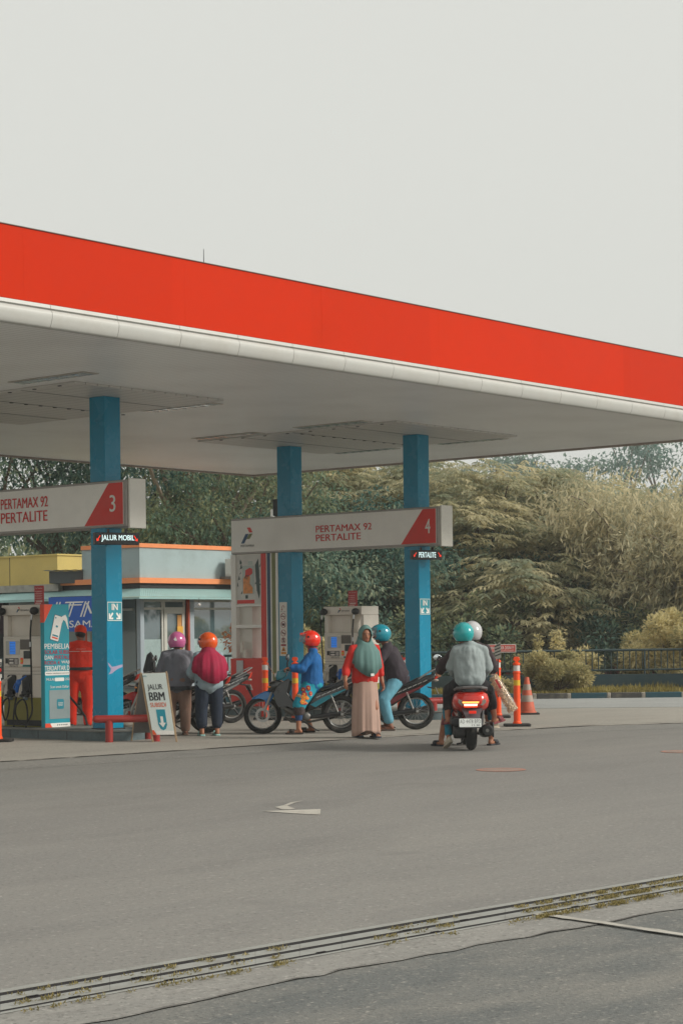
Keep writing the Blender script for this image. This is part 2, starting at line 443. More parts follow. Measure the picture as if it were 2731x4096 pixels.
for (u0, r0) in ((130, 0), (550, 0), (945, 0), (1630, 0), (1857, 0), (2137, 0), (2625, 0)):
    yy = np.interp(u0, [0, 1366, 2731], [4008, 3767, 3526]); p = gz(u0, yy, 0.0126); t = (L1[3] - L1[1]).normalized()
    MB().prism([(-.03, -.007), (.03, -.007), (.03, .007), (-.03, .007)], lambda a, b, q: p + t*a + Vector((-t.y, t.x, 0))*b + Vector((0, 0, q)) - off, 0, 0.0015).build('lifting_slot', M_slotshade, dr, flat=True)
for u0 in (680, 1285, 1740, 300, 2300):
    yy = np.interp(u0, [0, 1366, 2731], [4043, 3795, 3550]); p = gz(u0, yy, 0.0126)
    MB().prism([(-.028, -.006), (.028, -.006), (.028, .006), (-.028, .006)], lambda a, b, q: p + t*a + Vector((-t.y, t.x, 0))*b + Vector((0, 0, q)) - off, 0, 0.0015).build('lifting_slot', M_slotshade, dr, flat=True)

# white bay line in the foreground
ribbon(subdiv([gz(2150, 3668), gz(2380, 3700), gz(2731, 3752), gz(3300, 3850)], 6), 0.062, 0.0165, 'road_marking_line', M_paint, 0.008)
# painted arrow and discs
z6p = lambda x, y: gz(x * 1366/1568, 2900 + y * 1196/1373, 0.0)
def painted(name, pxs, z, m):
    mb = MB(); ps = [z6p(*p) for p in pxs]; mb.add([(p.x, p.y, z) for p in ps], [tuple(range(len(ps)))])
    return struct(mb.build(name, m, flat=True))
painted('road_marking_arrow', [(1202, 399), (1330, 394), (1400, 392), (1472, 389), (1470, 415), (1395, 412), (1290, 405)], 0.004, M_paint)
painted('road_marking_arrow', [(1295, 391), (1262, 380), (1300, 372), (1335, 358), (1395, 350), (1350, 361), (1318, 374), (1355, 387), (1330, 391)], 0.004, M_paint)
for cx_, cy_, rr in ((2003, 3081, 0.27), (2731, 3008, 0.27)):
    c0 = gz(cx_, cy_); mb = MB()
    mb.add([(c0.x + rr*math.cos(i*math.pi/16), c0.y + rr*math.sin(i*math.pi/16), 0.004) for i in range(32)] + [(c0.x + .8*rr*math.cos(i*math.pi/16), c0.y + .8*rr*math.sin(i*math.pi/16), 0.004) for i in range(32)],
           [(i, (i+1) % 32, 32 + (i+1) % 32, 32 + i) for i in range(32)])
    struct(mb.build('road_marking_disc', M_discpaint, flat=True))
    mb = MB(); mb.add([(c0.x + .8*rr*math.cos(i*math.pi/16), c0.y + .8*rr*math.sin(i*math.pi/16), 0.0045) for i in range(32)], [tuple(range(32))])
    struct(mb.build('road_marking_disc', mat('disc_inner', (146, 124, 112), 0.8, var=0.2, scale=5, dirt=(134, 128, 119), dirt_amt=0.9, dirt_scale=6), flat=True))

# ------------------------------------------------------------------ foliage helper
def leafmesh(name, P, D, Nn, Ln, Wd, mats, parent=None, var=None, mid=None, shape='leaf', droop=0.0):
    """leaf-shaped faces: base P, direction D, width axis from Nn"""
    n = len(P)
    D = D / np.linalg.norm(D, axis=1, keepdims=True)
    S = np.cross(D, Nn); S /= (np.linalg.norm(S, axis=1, keepdims=True) + 1e-9)
    Ln = Ln[:, None]; Wd = Wd[:, None]
    down = np.array([[0, 0, -1.0]])
    p0 = P; p1 = P + D*Ln*0.42 + S*Wd*0.5 + down*droop*Ln*0.2; p3 = P + D*Ln*0.42 - S*Wd*0.5 + down*droop*Ln*0.2; p2 = P + D*Ln + down*droop*Ln
    V = np.stack([p0, p1, p2, p3], 1).reshape(-1, 3)
    me = bpy.data.meshes.new(name)
    me.vertices.add(4*n); me.vertices.foreach_set('co', V.astype(np.float32).ravel())
    me.loops.add(4*n); me.loops.foreach_set('vertex_index', np.arange(4*n, dtype=np.int32))
    me.polygons.add(n); me.polygons.foreach_set('loop_start', np.arange(0, 4*n, 4, dtype=np.int32))
    if var is None: var = rng.random(n)
    a = me.attributes.new('tone', 'FLOAT', 'FACE'); a.data.foreach_set('value', np.asarray(var, dtype=np.float32))
    me.materials.append(mats); me.update(calc_edges=True)
    o = bpy.data.objects.new(name, me); C.objects.link(o)
    if parent is not None: o.parent = parent
    return o
def leaf_mat(name, c1, c2, c3, transl=0.35):
    m = bpy.data.materials.new(name); m.use_nodes = True
    N = m.node_tree.nodes; L = m.node_tree.links; b = N['Principled BSDF']
    at_ = N.new('ShaderNodeAttribute'); at_.attribute_name = 'tone'
    cr = N.new('ShaderNodeValToRGB'); e = cr.color_ramp.elements
    e[0].position = 0.0; e[0].color = (*lin(c1), 1); e[1].position = 1.0; e[1].color = (*lin(c3), 1)
    k = e.new(0.5); k.color = (*lin(c2), 1)
    L.new(at_.outputs['Fac'], cr.inputs[0]); L.new(cr.outputs[0], b.inputs['Base Color'])
    b.inputs['Roughness'].default_value = 0.6; b.inputs['Specular IOR Level'].default_value = 0.25
    tr = N.new('ShaderNodeBsdfTranslucent'); L.new(cr.outputs[0], tr.inputs['Color'])
    ms = N.new('ShaderNodeMixShader'); ms.inputs[0].default_value = transl
    out = N['Material Output']; L.new(b.outputs[0], ms.inputs[1]); L.new(tr.outputs[0], ms.inputs[2]); L.new(ms.outputs[0], out.inputs[0])
    MATS[name] = m; return m
LM_dark = leaf_mat('leaf_dark', (66, 104, 98), (110, 138, 122), (174, 180, 148), .45)  # tree leaf colours are paled and blued to stand in for haze
LM_mid = leaf_mat('leaf_mid', (92, 120, 102), (138, 148, 114), (186, 182, 136), .45)
LM_feather = leaf_mat('leaf_feather', (144, 152, 126), (192, 184, 146), (220, 208, 168), .52)
LM_bamboo = leaf_mat('leaf_bamboo', (156, 156, 130), (200, 190, 154), (226, 214, 178), .52)
LM_far_hazed = leaf_mat('leaf_far_hazed', (80, 114, 104), (100, 130, 116), (128, 150, 128))  # pale bluish tint is distance haze put into the colour
LM_bush = leaf_mat('leaf_bush', (146, 144, 104), (202, 190, 140), (232, 220, 172), .5)
LM_red = leaf_mat('leaf_red', (150, 110, 70), (190, 110, 70), (206, 150, 96))
LM_grass = leaf_mat('leaf_grass', (98, 92, 48), (138, 126, 66), (170, 156, 88))
M_bark = mat('bark', (92, 78, 66), 0.9, var=0.25, scale=5, bump=0.8, bscale=12)
M_barkpale = mat('bark_pale', (122, 110, 94), 0.9, var=0.2, scale=4, bump=0.6, bscale=10)
def unit(n):
    v = rng.normal(size=(n, 3)); return v / np.linalg.norm(v, axis=1, keepdims=True)

def limb(mb, p, q, r0, r1, wob=0.15, k=6):
    p, q = Vector(p), Vector(q); pts = []; rs = []; L = (q - p).length
    for i in range(k + 1):
        t = i / k; w = math.sin(math.pi * t)
        pts.append(p.lerp(q, t) + Vector((random.uniform(-1, 1), random.uniform(-1, 1), random.uniform(-.5, .5))) * wob * L * 0.25 * w)
        rs.append(r0 + (r1 - r0) * t)
    mb.tube(pts, rs, 7); return pts

def tree_broad(name, label, loc, h, spread, lm, n=9000, leaf=0.16, group=None, base=0.35, clumps=34, trunk_r=0.18, bark=None, flat=0.75, open_=0.0, nolabel=False):
    t = thing(name, label, 'tree', loc, 0, group)
    mb = MB(); bark = bark or M_bark
    pts = limb(mb, (0, 0, 0), (random.uniform(-.3, .3), random.uniform(-.3, .3), h*base), trunk_r, trunk_r*.75, 0.2)
    fork = pts[-1]; cs = []
    for i in range(clumps):
        while True:
            q = Vector((random.uniform(-1, 1), random.uniform(-1, 1), random.uniform(-1, 1)))
            if 0.25 < q.length < 1: break
        z = h*(base + (1-base)*0.52) + q.z*h*(1-base)*0.5
        c = Vector((q.x*spread, q.y*spread, z)); cs.append((c, random.uniform(.22, .40)*spread*(0.75 + 0.4*(1-abs(q.z)))))
        if i < 13:
            mid = fork.lerp(c, 0.5) + Vector((random.uniform(-.3, .3), random.uniform(-.3, .3), random.uniform(0, .4)))
            limb(mb, fork, mid, trunk_r*.45, trunk_r*.25, .2, 4); limb(mb, mid, c, trunk_r*.25, trunk_r*.06, .2, 4)
    mb.build('trunk', bark, t)
    per = n // clumps; P = []; D = []; T = []
    for c, r in cs:
        tone = random.uniform(0.0, 0.75)
        u = unit(per); rr = r * rng.random((per, 1)) ** 0.55
        pos = np.array(c)[None, :] + u * rr * np.array([[1, 1, flat]])
        P.append(pos); D.append(u*0.6 + unit(per)*0.8 + np.array([[0, 0, -0.25]]))
        T.append(np.clip(tone + rng.normal(0, .18, per) , 0, 1))
    P = np.concatenate(P); D = np.concatenate(D); T = np.concatenate(T); k = len(P)
    leafmesh('crown', P, D, unit(k)*0.5 + np.array([[0, 0, 1.0]]), leaf*rng.uniform(.7, 1.4, k), leaf*rng.uniform(.4, .62, k), lm, t, T, droop=0.2)
    return t

def tree_feather(name, label, loc, h, spread, lm, pads=60, per=130, frond=0.24, group=None, base=0.3, trunk_r=0.16, low=.25):
    """spreading tree of many flat layered sprays that arch over and droop a little at their tips"""
    t = thing(name, label, 'tree', loc, 0, group)
    mb = MB(); fork = limb(mb, (0, 0, 0), (random.uniform(-.4, .4), random.uniform(-.3, .3), h*base), trunk_r, trunk_r*.8, .25)[-1]
    P = []; D = []; T = []
    for i in range(pads):
        a = random.uniform(0, 2*math.pi); r = spread * math.sqrt(random.random())
        top = h * (1 - 0.30*(r/spread)**2.4)
        z = top - (top - h*low) * random.random()**1.5
        c = Vector((r*math.cos(a), r*math.sin(a), z))
        if i < 26:
            m1 = fork.lerp(c, .5) + Vector((0, 0, random.uniform(.1, .5)))
            limb(mb, fork, m1, trunk_r*.42, trunk_r*.22, .3, 5); limb(mb, m1, c, trunk_r*.22, .015, .3, 5)
        out = Vector((c.x, c.y, 0)).normalized() if r > .3 else Vector((1, 0, 0))
        pr_ = random.uniform(.35, .85); ex = random.uniform(1.0, 1.7)
        ca, sa = out.x, out.y; tone0 = random.uniform(.05, .8)
        nf = max(4, per // 8)                      # fronds per spray, each a row of leaflets on both sides
        for f in range(nf):
            th = random.uniform(-1.5, 1.5); ln = pr_*random.uniform(.6, 1.1)*ex
            dx, dy = ca*math.cos(th) - sa*math.sin(th), sa*math.cos(th) + ca*math.sin(th)
            b0 = np.array([c.x + random.gauss(0, .22), c.y + random.gauss(0, .22), c.z + random.gauss(0, .10)])
            k = 14; s = np.linspace(.1, 1, k); 
            pos = b0[None] + np.stack([dx*ln*s, dy*ln*s, 0.10*s*ln - .24*ln*s**2.2], 1)
            sgn = np.where(np.arange(k) % 2 == 0, 1.0, -1.0)
            d = np.stack([dx*.75 - dy*sgn*.75, dy*.75 + dx*sgn*.75, -.05 - .28*s], 1) + rng.normal(0, .14, (k, 3))
            P.append(pos); D.append(d); T.append(np.clip(tone0 + random.gauss(0, .14) + rng.normal(0, .06, k), 0, 1))
    mb.build('trunk', M_bark, t)
    P = np.concatenate(P); D = np.concatenate(D); T = np.concatenate(T); k = len(P)
    leafmesh('crown', P, D, rng.normal(0, .3, (k, 3)) + np.array([[0, 0, 1.0]]), frond*rng.uniform(.5, 1.1, k), frond*rng.uniform(.16, .30, k), lm, t, T, droop=0.25)
    return t

def tree_bamboo(name, label, loc, h, spread, lm, stems=14, n=12000, group=None):
    t = thing(name, label, 'tree', loc, 0, group)
    mb = MB(); P = []; D = []; T = []
    per = n // stems
    for i in range(stems):
        a = random.uniform(0, 2*math.pi); R = random.uniform(.3, 1) * spread; hh = h * random.uniform(.7, 1.02)
        b0 = Vector((math.cos(a)*.25, math.sin(a)*.25, 0)); pts = []
        for k in range(13):
            s = k / 12; pts.append(b0 + Vector((math.cos(a)*R*s**2.2, math.sin(a)*R*s**2.2, hh*(s - 0.22*s**4))))
        mb.tube(pts, [0.035*(1-.8*k/12)+.006 for k in range(13)], 6)
        s0 = rng.uniform(.12, 1, 60); s = np.clip(s0[rng.integers(0, 60, per)] + rng.normal(0, .012, per), .05, 1); idx = s*12; i0 = np.minimum(idx.astype(int), 11); f = (idx - i0)[:, None]
        pa = np.array(pts); base = pa[i0]*(1-f) + pa[i0+1]*f
        cl = rng.integers(0, 26, per); offs = rng.normal(0, .45, (26, 3)); pos = base + offs[cl]*np.array([[1, 1, .8]]) + rng.normal(0, .11, (per, 3))*np.array([[1, 1, 1.6]])
        fan = rng.normal(0, .5, (26, 3)); d = fan[cl] + rng.normal(0, .42, (per, 3)) + np.array([[math.cos(a)*.3, math.sin(a)*.3, -.62]])
        P.append(pos); D.append(d); tn = rng.random(26)*.8; T.append(np.clip(tn[cl] + rng.normal(0, .12, per), 0, 1))
    mb.build('trunk', M_barkpale, t)
    P = np.concatenate(P); D = np.concatenate(D); T = np.concatenate(T); k = len(P)
    P[:, 2] = np.maximum(P[:, 2], .15)
    leafmesh('crown', P, D, unit(k)*.6 + np.array([[0, 0, 1.0]]), rng.uniform(.16, .30, k), rng.uniform(.04, .07, k), lm, t, T)
    return t

def bush(name, label, loc, r, h, lm, n=2600, leaf=0.11, group=None, cat='shrub', spiky=0.0, upright=0.0):
    t = thing(name, label, cat, loc, 0, group); mb = MB()
    P = []; D = []; T = []; ns = 16; per = n // ns
    for i in range(ns):
        a = random.uniform(0, 2*math.pi); q = random.uniform(0, 1)**.6 * r; zz = h*random.uniform(.25, 1)*(1 - .35*(q/r)**2)
        tip = Vector((q*math.cos(a), q*math.sin(a), zz)); limb(mb, (0, 0, 0), tip, .018, .006, .25, 4)
        u = unit(per); rr = random.uniform(.22, .42)*r*(rng.random((per, 1))**.5)
        if upright > 0:
            s = rng.random((per, 1)); pos = np.array(tip)[None]*s**.5 + u*rr*.5; pos[:, 2] = h*s[:, 0]*rng.uniform(.6, 1.05)*(zz/h) + u[:, 2]*.05
        else: pos = np.array(tip)[None] + u*rr*np.array([[1, 1, .8]])
        pos[:, 2] = np.maximum(pos[:, 2], .03)
        P.append(pos); D.append(u + unit(per)*.6 + np.array([[0, 0, .15]])); T.append(np.clip(random.uniform(.2, .8) + rng.normal(0, .2, per), 0, 1))
    mb.build('stems', M_bark, t)
    P = np.concatenate(P); D = np.concatenate(D); T = np.concatenate(T); k = len(P)
    leafmesh('foliage', P, D, unit(k)*.6 + np.array([[0, 0, 1.0]]), leaf*rng.uniform(.7, 1.3, k), leaf*rng.uniform(.4, .6, k), lm, t, T, droop=.15)
    return t

# ------------------------------------------------------------------ the far side of the street: kerb, verge, low wall, railing
KR = Vector((RT[0], RT[1], 0)); KF = Vector((FW[0], FW[1], 0))
def kp(s, o, z=0.0): return Vector((34.75, 22.43, 0)) + KR*s + KF*o + Vector((0, 0, z))
M_kblue = mat('kerb_blue', (28, 72, 84), 0.7, var=0.12, dirt=(90, 88, 80), dirt_amt=0.5, dirt_scale=4)
M_kblack = mat('kerb_black', (66, 66, 64), 0.8, var=0.2, dirt=(130, 122, 108), dirt_amt=0.7, dirt_scale=5)
M_kwhite = mat('kerb_white', (168, 162, 150), 0.8, var=0.12, dirt=(90, 84, 74), dirt_amt=0.7, dirt_scale=7)
kb = thing('kerb', 'blue and black painted kerb with dirty white bands along the verge', 'kerb', tuple(kp(0, 0)), -YAW)
x = -16.0; i = 0
while x < 9.5:
    w = (0.40, 0.08, 0.34, 0.08)[i % 4]
    m = (M_kblue, M_kwhite, M_kblack, M_kwhite)[i % 4]
    MB().box((x + .002, 0, 0), (x + w*1.9 - .002 if i % 2 == 0 else x + w - .002, 0.16, 0.17 if i % 2 == 0 else .168)).build('kerb_block', m, kb, bevel=0.012)
    x += w*1.9 if i % 2 == 0 else w; i += 1
def kbox(name, s0, s1, o0, o1, z0, z1, m, label=None, cat=None, kind=None):
    O = kp(0, 0); mb = MB().box((s0, o0, z0), (s1, o1, z1))
    o = mb.build(name, m); o.location = O; o.rotation_euler = (0, 0, -YAW)
    if kind: o['kind'] = kind
    if label: tag(o, label, cat)
    return o
kbox('verge_ground', -16, 9.6, 0.161, 2.4, -0.02, 0.13, G_earth, kind='structure')
M_lowwall = mat('low_wall_blue', (38, 66, 74), 0.8, var=0.15, dirt=(90, 90, 76), dirt_amt=0.4)
kbox('low_wall', -16, 9.8, 2.4, 2.58, 0.0, 0.50, M_lowwall, 'low dark blue wall below the railing behind the grass verge', 'wall')
M_pinkwall = mat('pink_wall', (150, 88, 88), 0.85, var=0.08, scale=3, dirt=(110, 76, 72), dirt_amt=0.5)
pw = thing('pink_wall', 'pink plastered wall seen through the bars of the railing', 'wall', tuple(kp(0, 7.0)), -YAW)
MB().box((-16, 0, -.02), (12, .2, .58)).build('wall', M_pinkwall, pw)
for k in range(14): MB().box((-16 + 2.0*k, -.03, .585), (-16 + 2.0*k + 1.96, .23, .66)).build('coping', M_pinkwall, pw, bevel=.01)
M_rail = mat('rail_green', (48, 68, 72), 0.5, metal=0.2, var=0.15)
rf = thing('metal_railing', 'dark green metal railing with thin upright bars on the low wall', 'railing', tuple(kp(0, 2.49)), -YAW)
MB().tube([(-16, 0, .99), (9.7, 0, 1.06)], .028, 8).build('top_rail', M_rail, rf)
MB().tube([(-16, 0, .565), (9.7, 0, .61)], .022, 8).build('bottom_rail', M_rail, rf)
MB_r = MB()
for k in range(183):
    s = -15.95 + .14*k; MB_r.cyl((s, 0, .575 + .0017*(s+16)), (s, 0, .985 + .0027*(s+16)), .0125, n=6)
MB_r.build('upright_bars', M_rail, rf)['kind'] = 'stuff'
for s in (-15.9, -12.4, -8.9, -5.4, -1.9, 1.6, 5.1, 8.6): MB().cyl((s, 0, .45), (s, 0, 1.0 + .0027*(s+16)), .024, n=8).build('post', M_rail, rf)

# red prohibition board wired to the railing
def board(name, label, cat, O, U, V, w, h, th=0.012):
    t = thing(name, label, cat, O); return t
ns = thing('warning_sign', 'red and white no parking board wired to the railing top', 'sign', tuple(at(1925, 2612, 43.0)), -YAW)
MB().box((0, 0, 0), (.765, .012, .185)).build('panel', mat('board_white', (214, 206, 198), .5), ns)
mb = MB(); rect(mb, FRONT, .02, .745, .02, .165); mb.build('red_field', mat('board_red', (205, 58, 44), .5), ns)
mb = MB(); lettering(mb, 'DILARANG PARKIR DISINI !!!', FRONT, .05, .715, .068, .14, .006, bold=.03)
rect(mb, FRONT, .045, .72, .035, .043, .004, .006); mb.build('lettering', M_textwhite, ns)

# grass on the verge
n = 26000
s = rng.uniform(-16, 9.5, n); o = rng.uniform(.2, 2.38, n)
P = np.stack([34.75 + RT[0]*s + FW[0]*o, 22.43 + RT[1]*s + FW[1]*o, np.full(n, .125)], 1)
clump = np.array([noise.noise(Vector((a*.8, b*1.3, 3))) for a, b in zip(s, o)])
hh = .07 + .10*np.clip(clump + .3, 0, 1) * rng.uniform(.5, 1.4, n)
D = rng.normal(0, .35, (n, 3)) + np.array([[0, 0, 1.0]])
g = leafmesh('verge_grass', P, D, unit(n), hh*1.3, rng.uniform(.012, .028, n), LM_grass, None, np.clip(.5 + clump*.6 + rng.normal(0, .2, n), 0, 1))
g['kind'] = 'stuff'; g['label'] = 'dry yellow green grass on the verge behind the kerb'; g['category'] = 'grass'
# weeds growing in the drain slots
P = []
for (u0, u1, dens) in ((60, 420, 60), (520, 1000, 90), (1080, 1160, 24), (1500, 1830, 70), (2050, 2260, 90), (2160, 2731, 420), (2380, 2600, 240)):
    for k in range(dens):
        u_ = random.uniform(u0, u1); row = random.choice([[3988, 3749, 3513], [4024, 3780, 3535], [4060, 3810, 3563]])
        if noise.noise(Vector((u_*.02, row[0], 0))) < -.05: continue
        p = gz(u_, np.interp(u_, [0, 1366, 2731], row) + random.uniform(-4, 4), .02)
        for q in range(9): P.append(p + Vector((random.gauss(0, .018), random.gauss(0, .010), -.006)))
P = np.array(P); n = len(P)
g = leafmesh('drain_weeds', P, rng.normal(0, .8, (n, 3)) + np.array([[0, 0, .8]]), unit(n), rng.uniform(.010, .026, n), rng.uniform(.003, .008, n), leaf_mat('leaf_weed', (100, 94, 58), (140, 128, 80), (176, 160, 108)), None)
g['kind'] = 'stuff'; g['label'] = 'small weeds sprouting from the drain slots'; g['category'] = 'weeds'

# ------------------------------------------------------------------ trees and shrubs
def tp(xd, d, z=0.0):          # ground point under a photo column (display px, 1568 wide), d metres away
    p = at(xd*1.7417, 2531, d); return (p.x, p.y, z)
random.seed(11)
# dense dark ones behind the station building
tree_broad('broad_tree', 'dark green tree above the yellow shop at the left edge', tp(-30, 54), 9.5, 4.2, LM_dark, 16000, .15, clumps=60)
tree_broad('broad_tree', 'dark green tree rising between the lane 3 sign and the yellow shop', tp(130, 57), 10, 4.0, LM_dark, 16000, .15, clumps=58)
tree_broad('broad_tree', 'tree with sky gaps just right of the left blue column', tp(360, 56), 10.5, 3.6, LM_dark, 13000, .14, clumps=50, trunk_r=.2)
tree_broad('broad_tree', 'tall tree with a pale forked trunk above the grey blue shop', tp(470, 52), 9.8, 3.2, LM_dark, 10000, .14, clumps=36, trunk_r=.22, bark=M_barkpale)
tree_broad('broad_tree', 'olive leaved tree beside the kiosk above the shop roof', tp(545, 50), 6.6, 2.6, LM_mid, 11000, .12, clumps=36)
tree_broad('broad_tree', 'dark tree filling the gap left of the middle blue column', tp(600, 62), 9.5, 4.0, LM_dark, 12000, .16, clumps=46)
tree_broad('broad_tree', 'dark green tree behind pump under the lane 4 sign', tp(735, 50), 5.0, 3.0, LM_dark, 12000, .13, clumps=46, base=.15)
tree_broad('broad_tree', 'dark green tree between pump and right blue column', tp(870, 53), 5.2, 3.2, LM_dark, 12000, .13, clumps=46, base=.15)
tree_broad('broad_tree', 'dark low tree right of the right blue column', tp(1045, 54), 4.2, 3.0, LM_dark, 11000, .13, clumps=40, base=.12)
tree_broad('broad_tree', 'dark bluish tree below the feathery canopy at centre right', tp(1230, 53), 3.6, 2.6, LM_dark, 9000, .13, clumps=36, base=.12)
tree_broad('broad_tree', 'shaded tree under the spreading branches at right', tp(1370, 55), 3.8, 2.8, LM_dark, 9000, .13, clumps=36, base=.12)
# feathery spreading ones
tree_feather('feathery_tree', 'feathery olive tree above the lane 4 sign left part', tp(690, 56), 6.9, 3.4, LM_feather, 230, 110, low=.3)
tree_feather('feathery_tree', 'feathery tree between the middle and right blue columns', tp(850, 58), 7.3, 3.6, LM_feather, 240, 110, low=.3)
tree_feather('feathery_tree', 'wide feathery tree spreading right of the right blue column', tp(1080, 55), 6.3, 4.2, LM_feather, 380, 110, trunk_r=.2)
tree_feather('feathery_tree', 'feathery yellowish tree left of the bamboo clump', tp(1265, 57), 6.1, 3.8, LM_feather, 300, 110)
tree_feather('feathery_tree', 'low feathery tree hanging over the railing beside the lamp post', tp(1180, 50), 3.5, 2.6, LM_feather, 110, 110, frond=.26)
tree_bamboo('bamboo_clump', 'tall yellow bamboo clump drooping at the right edge', tp(1500, 50), 6.2, 2.7, LM_bamboo, 24, 44000)
tree_bamboo('bamboo_clump', 'lower bamboo clump between the feathery tree and right edge', tp(1400, 53), 5.6, 2.2, LM_bamboo, 14, 22000)
tree_bamboo('bamboo_clump', 'bamboo clump with pointed leaves half out of frame at right', tp(1610, 48), 5.2, 2.2, LM_bamboo, 14, 20000)
# tall far ones, with haze paleness put into their leaf colour
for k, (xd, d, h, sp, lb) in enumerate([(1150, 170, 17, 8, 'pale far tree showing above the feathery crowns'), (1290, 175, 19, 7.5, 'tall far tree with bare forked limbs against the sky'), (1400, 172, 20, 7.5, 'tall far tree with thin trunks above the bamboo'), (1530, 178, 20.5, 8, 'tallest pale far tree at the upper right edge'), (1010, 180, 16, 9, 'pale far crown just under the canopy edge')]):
    tree_broad('distant_tree', lb, tp(xd, d), h, sp, LM_far_hazed, 3800, .42, clumps=24, base=.42, trunk_r=.45, flat=.35, group='tall trees far behind')
for k, (xd, d, h, sp, lb) in enumerate([(60, 74, 6.3, 7, 'far dark tree mass behind the yellow shop'), (330, 76, 6.3, 7, 'far dark tree mass behind the left blue column'), (640, 78, 6.5, 7, 'far dark tree mass behind the kiosk'), (900, 74, 6.5, 7, 'far dark tree mass behind the right blue column'), (1180, 76, 6.5, 7, 'far dark tree mass behind the feathery trees'), (1450, 76, 7, 7, 'far dark tree mass behind the bamboo')]):
    tree_broad('distant_tree', lb, tp(xd, d), h, sp, LM_mid, 9000, .28, clumps=50, base=.08, trunk_r=.2, group='dark trees closing the view')
# more of the same tree line beyond the right edge of the view: the shop windows mirror it
for k, (X, Y, h) in enumerate([(47, 14, 8.5), (50, 7, 8), (46, 1, 7.5)]):
    tree_broad('broad_tree', ['green tree beside the street past the bamboo', 'second green tree along the street past the bamboo', 'last green tree along the street past the bamboo'][k], (X, Y, 0), h, 3.2, LM_mid, 4000, .26, clumps=30, base=.25)
# shrubs at the railing
bush('shrub', 'rounded pale yellow green shrub in front of the railing', tuple(kp(-.50, 1.4, .12)), .68, .98, LM_bush, 15000, .08)
bush('shrub', 'taller thin shrub rising through the railing behind the rounded one', tuple(kp(-.35, 2.9, .0)), .95, 1.75, LM_bush, 9000, .10, upright=1)
bush('shrub', 'leafy yellow green shrub behind the railing right of the lamp post', tuple(kp(2.5, 3.8, 0)), 1.1, 1.95, LM_bush, 11000, .11)
bush('shrub', 'slender orange leaved shrub standing in front of the railing', tuple(kp(2.62, 2.0, .12)), .26, 1.5, LM_red, 1500, .085, upright=1)
bush('shrub', 'green shrub behind the railing at the right edge', tuple(kp(4.0, 4.0, 0)), 1.0, 1.6, LM_bush, 7000, .11)
bush('shrub', 'small weedy shrub at the kerb near the traffic cone', tuple(kp(-1.7, 1.0, .12)), .35, .38, LM_bush, 900, .07)
bush('shrub', 'small shrub between the right column and the scooter', tuple(kp(-4.9, 1.5, .12)), .25, .75, LM_bush, 900, .08, upright=1)
bush('shrub', 'red and yellow leaved shrub seen through the kiosk frame', tp(580, 40, 0), .7, 1.9, LM_red, 4000, .09)
bush('shrub', 'yellow green shrub behind the rider in the blue jacket', tp(715, 42, 0), .8, 1.7, LM_bush, 4200, .10)
for k, (xd, lb) in enumerate([(760, 'dark hedge shrub left of the second pump'), (850, 'dark hedge shrub behind the second pump'), (935, 'dark hedge shrub behind the right blue column'), (1030, 'dark hedge shrub behind the scooter riders'), (1130, 'dark hedge shrub above the red warning board'), (1420, 'dark hedge shrub behind the orange leaved shrub'), (1530, 'dark hedge shrub at the right end of the railing')]):
    bush('hedge_shrub', lb, tp(xd, 48, 0), 1.3, 2.3, LM_dark if k % 2 else LM_mid, 3600, .14, group='hedge shrubs behind the railing')
# lamp post and pole
lp = thing('lamp_post', 'thin grey lamp post among the shrubs behind the railing', 'lamp post', tp(1306, 49))
MB().cyl((0, 0, 0), (0, 0, 1.72), .022, .014, 10).build('pole', M_dullalu, lp)
MB().box((-.05, -.02, 1.70), (.05, .16, 1.76)).build('lamp_head', M_dullalu, lp, bevel=.01)
lp = thing('utility_pole', 'pale grey pole rising behind the middle blue column', 'pole', tp(629, 44))
MB().cyl((0, 0, 0), (0, 0, 4.3), .055, .05, 14).build('pole', mat('pole_grey', (190, 196, 192), .5), lp)
MB().box((-.09, -.04, 2.5), (.09, .04, 2.9)).build('box', M_darkmetal, lp, bevel=.01)

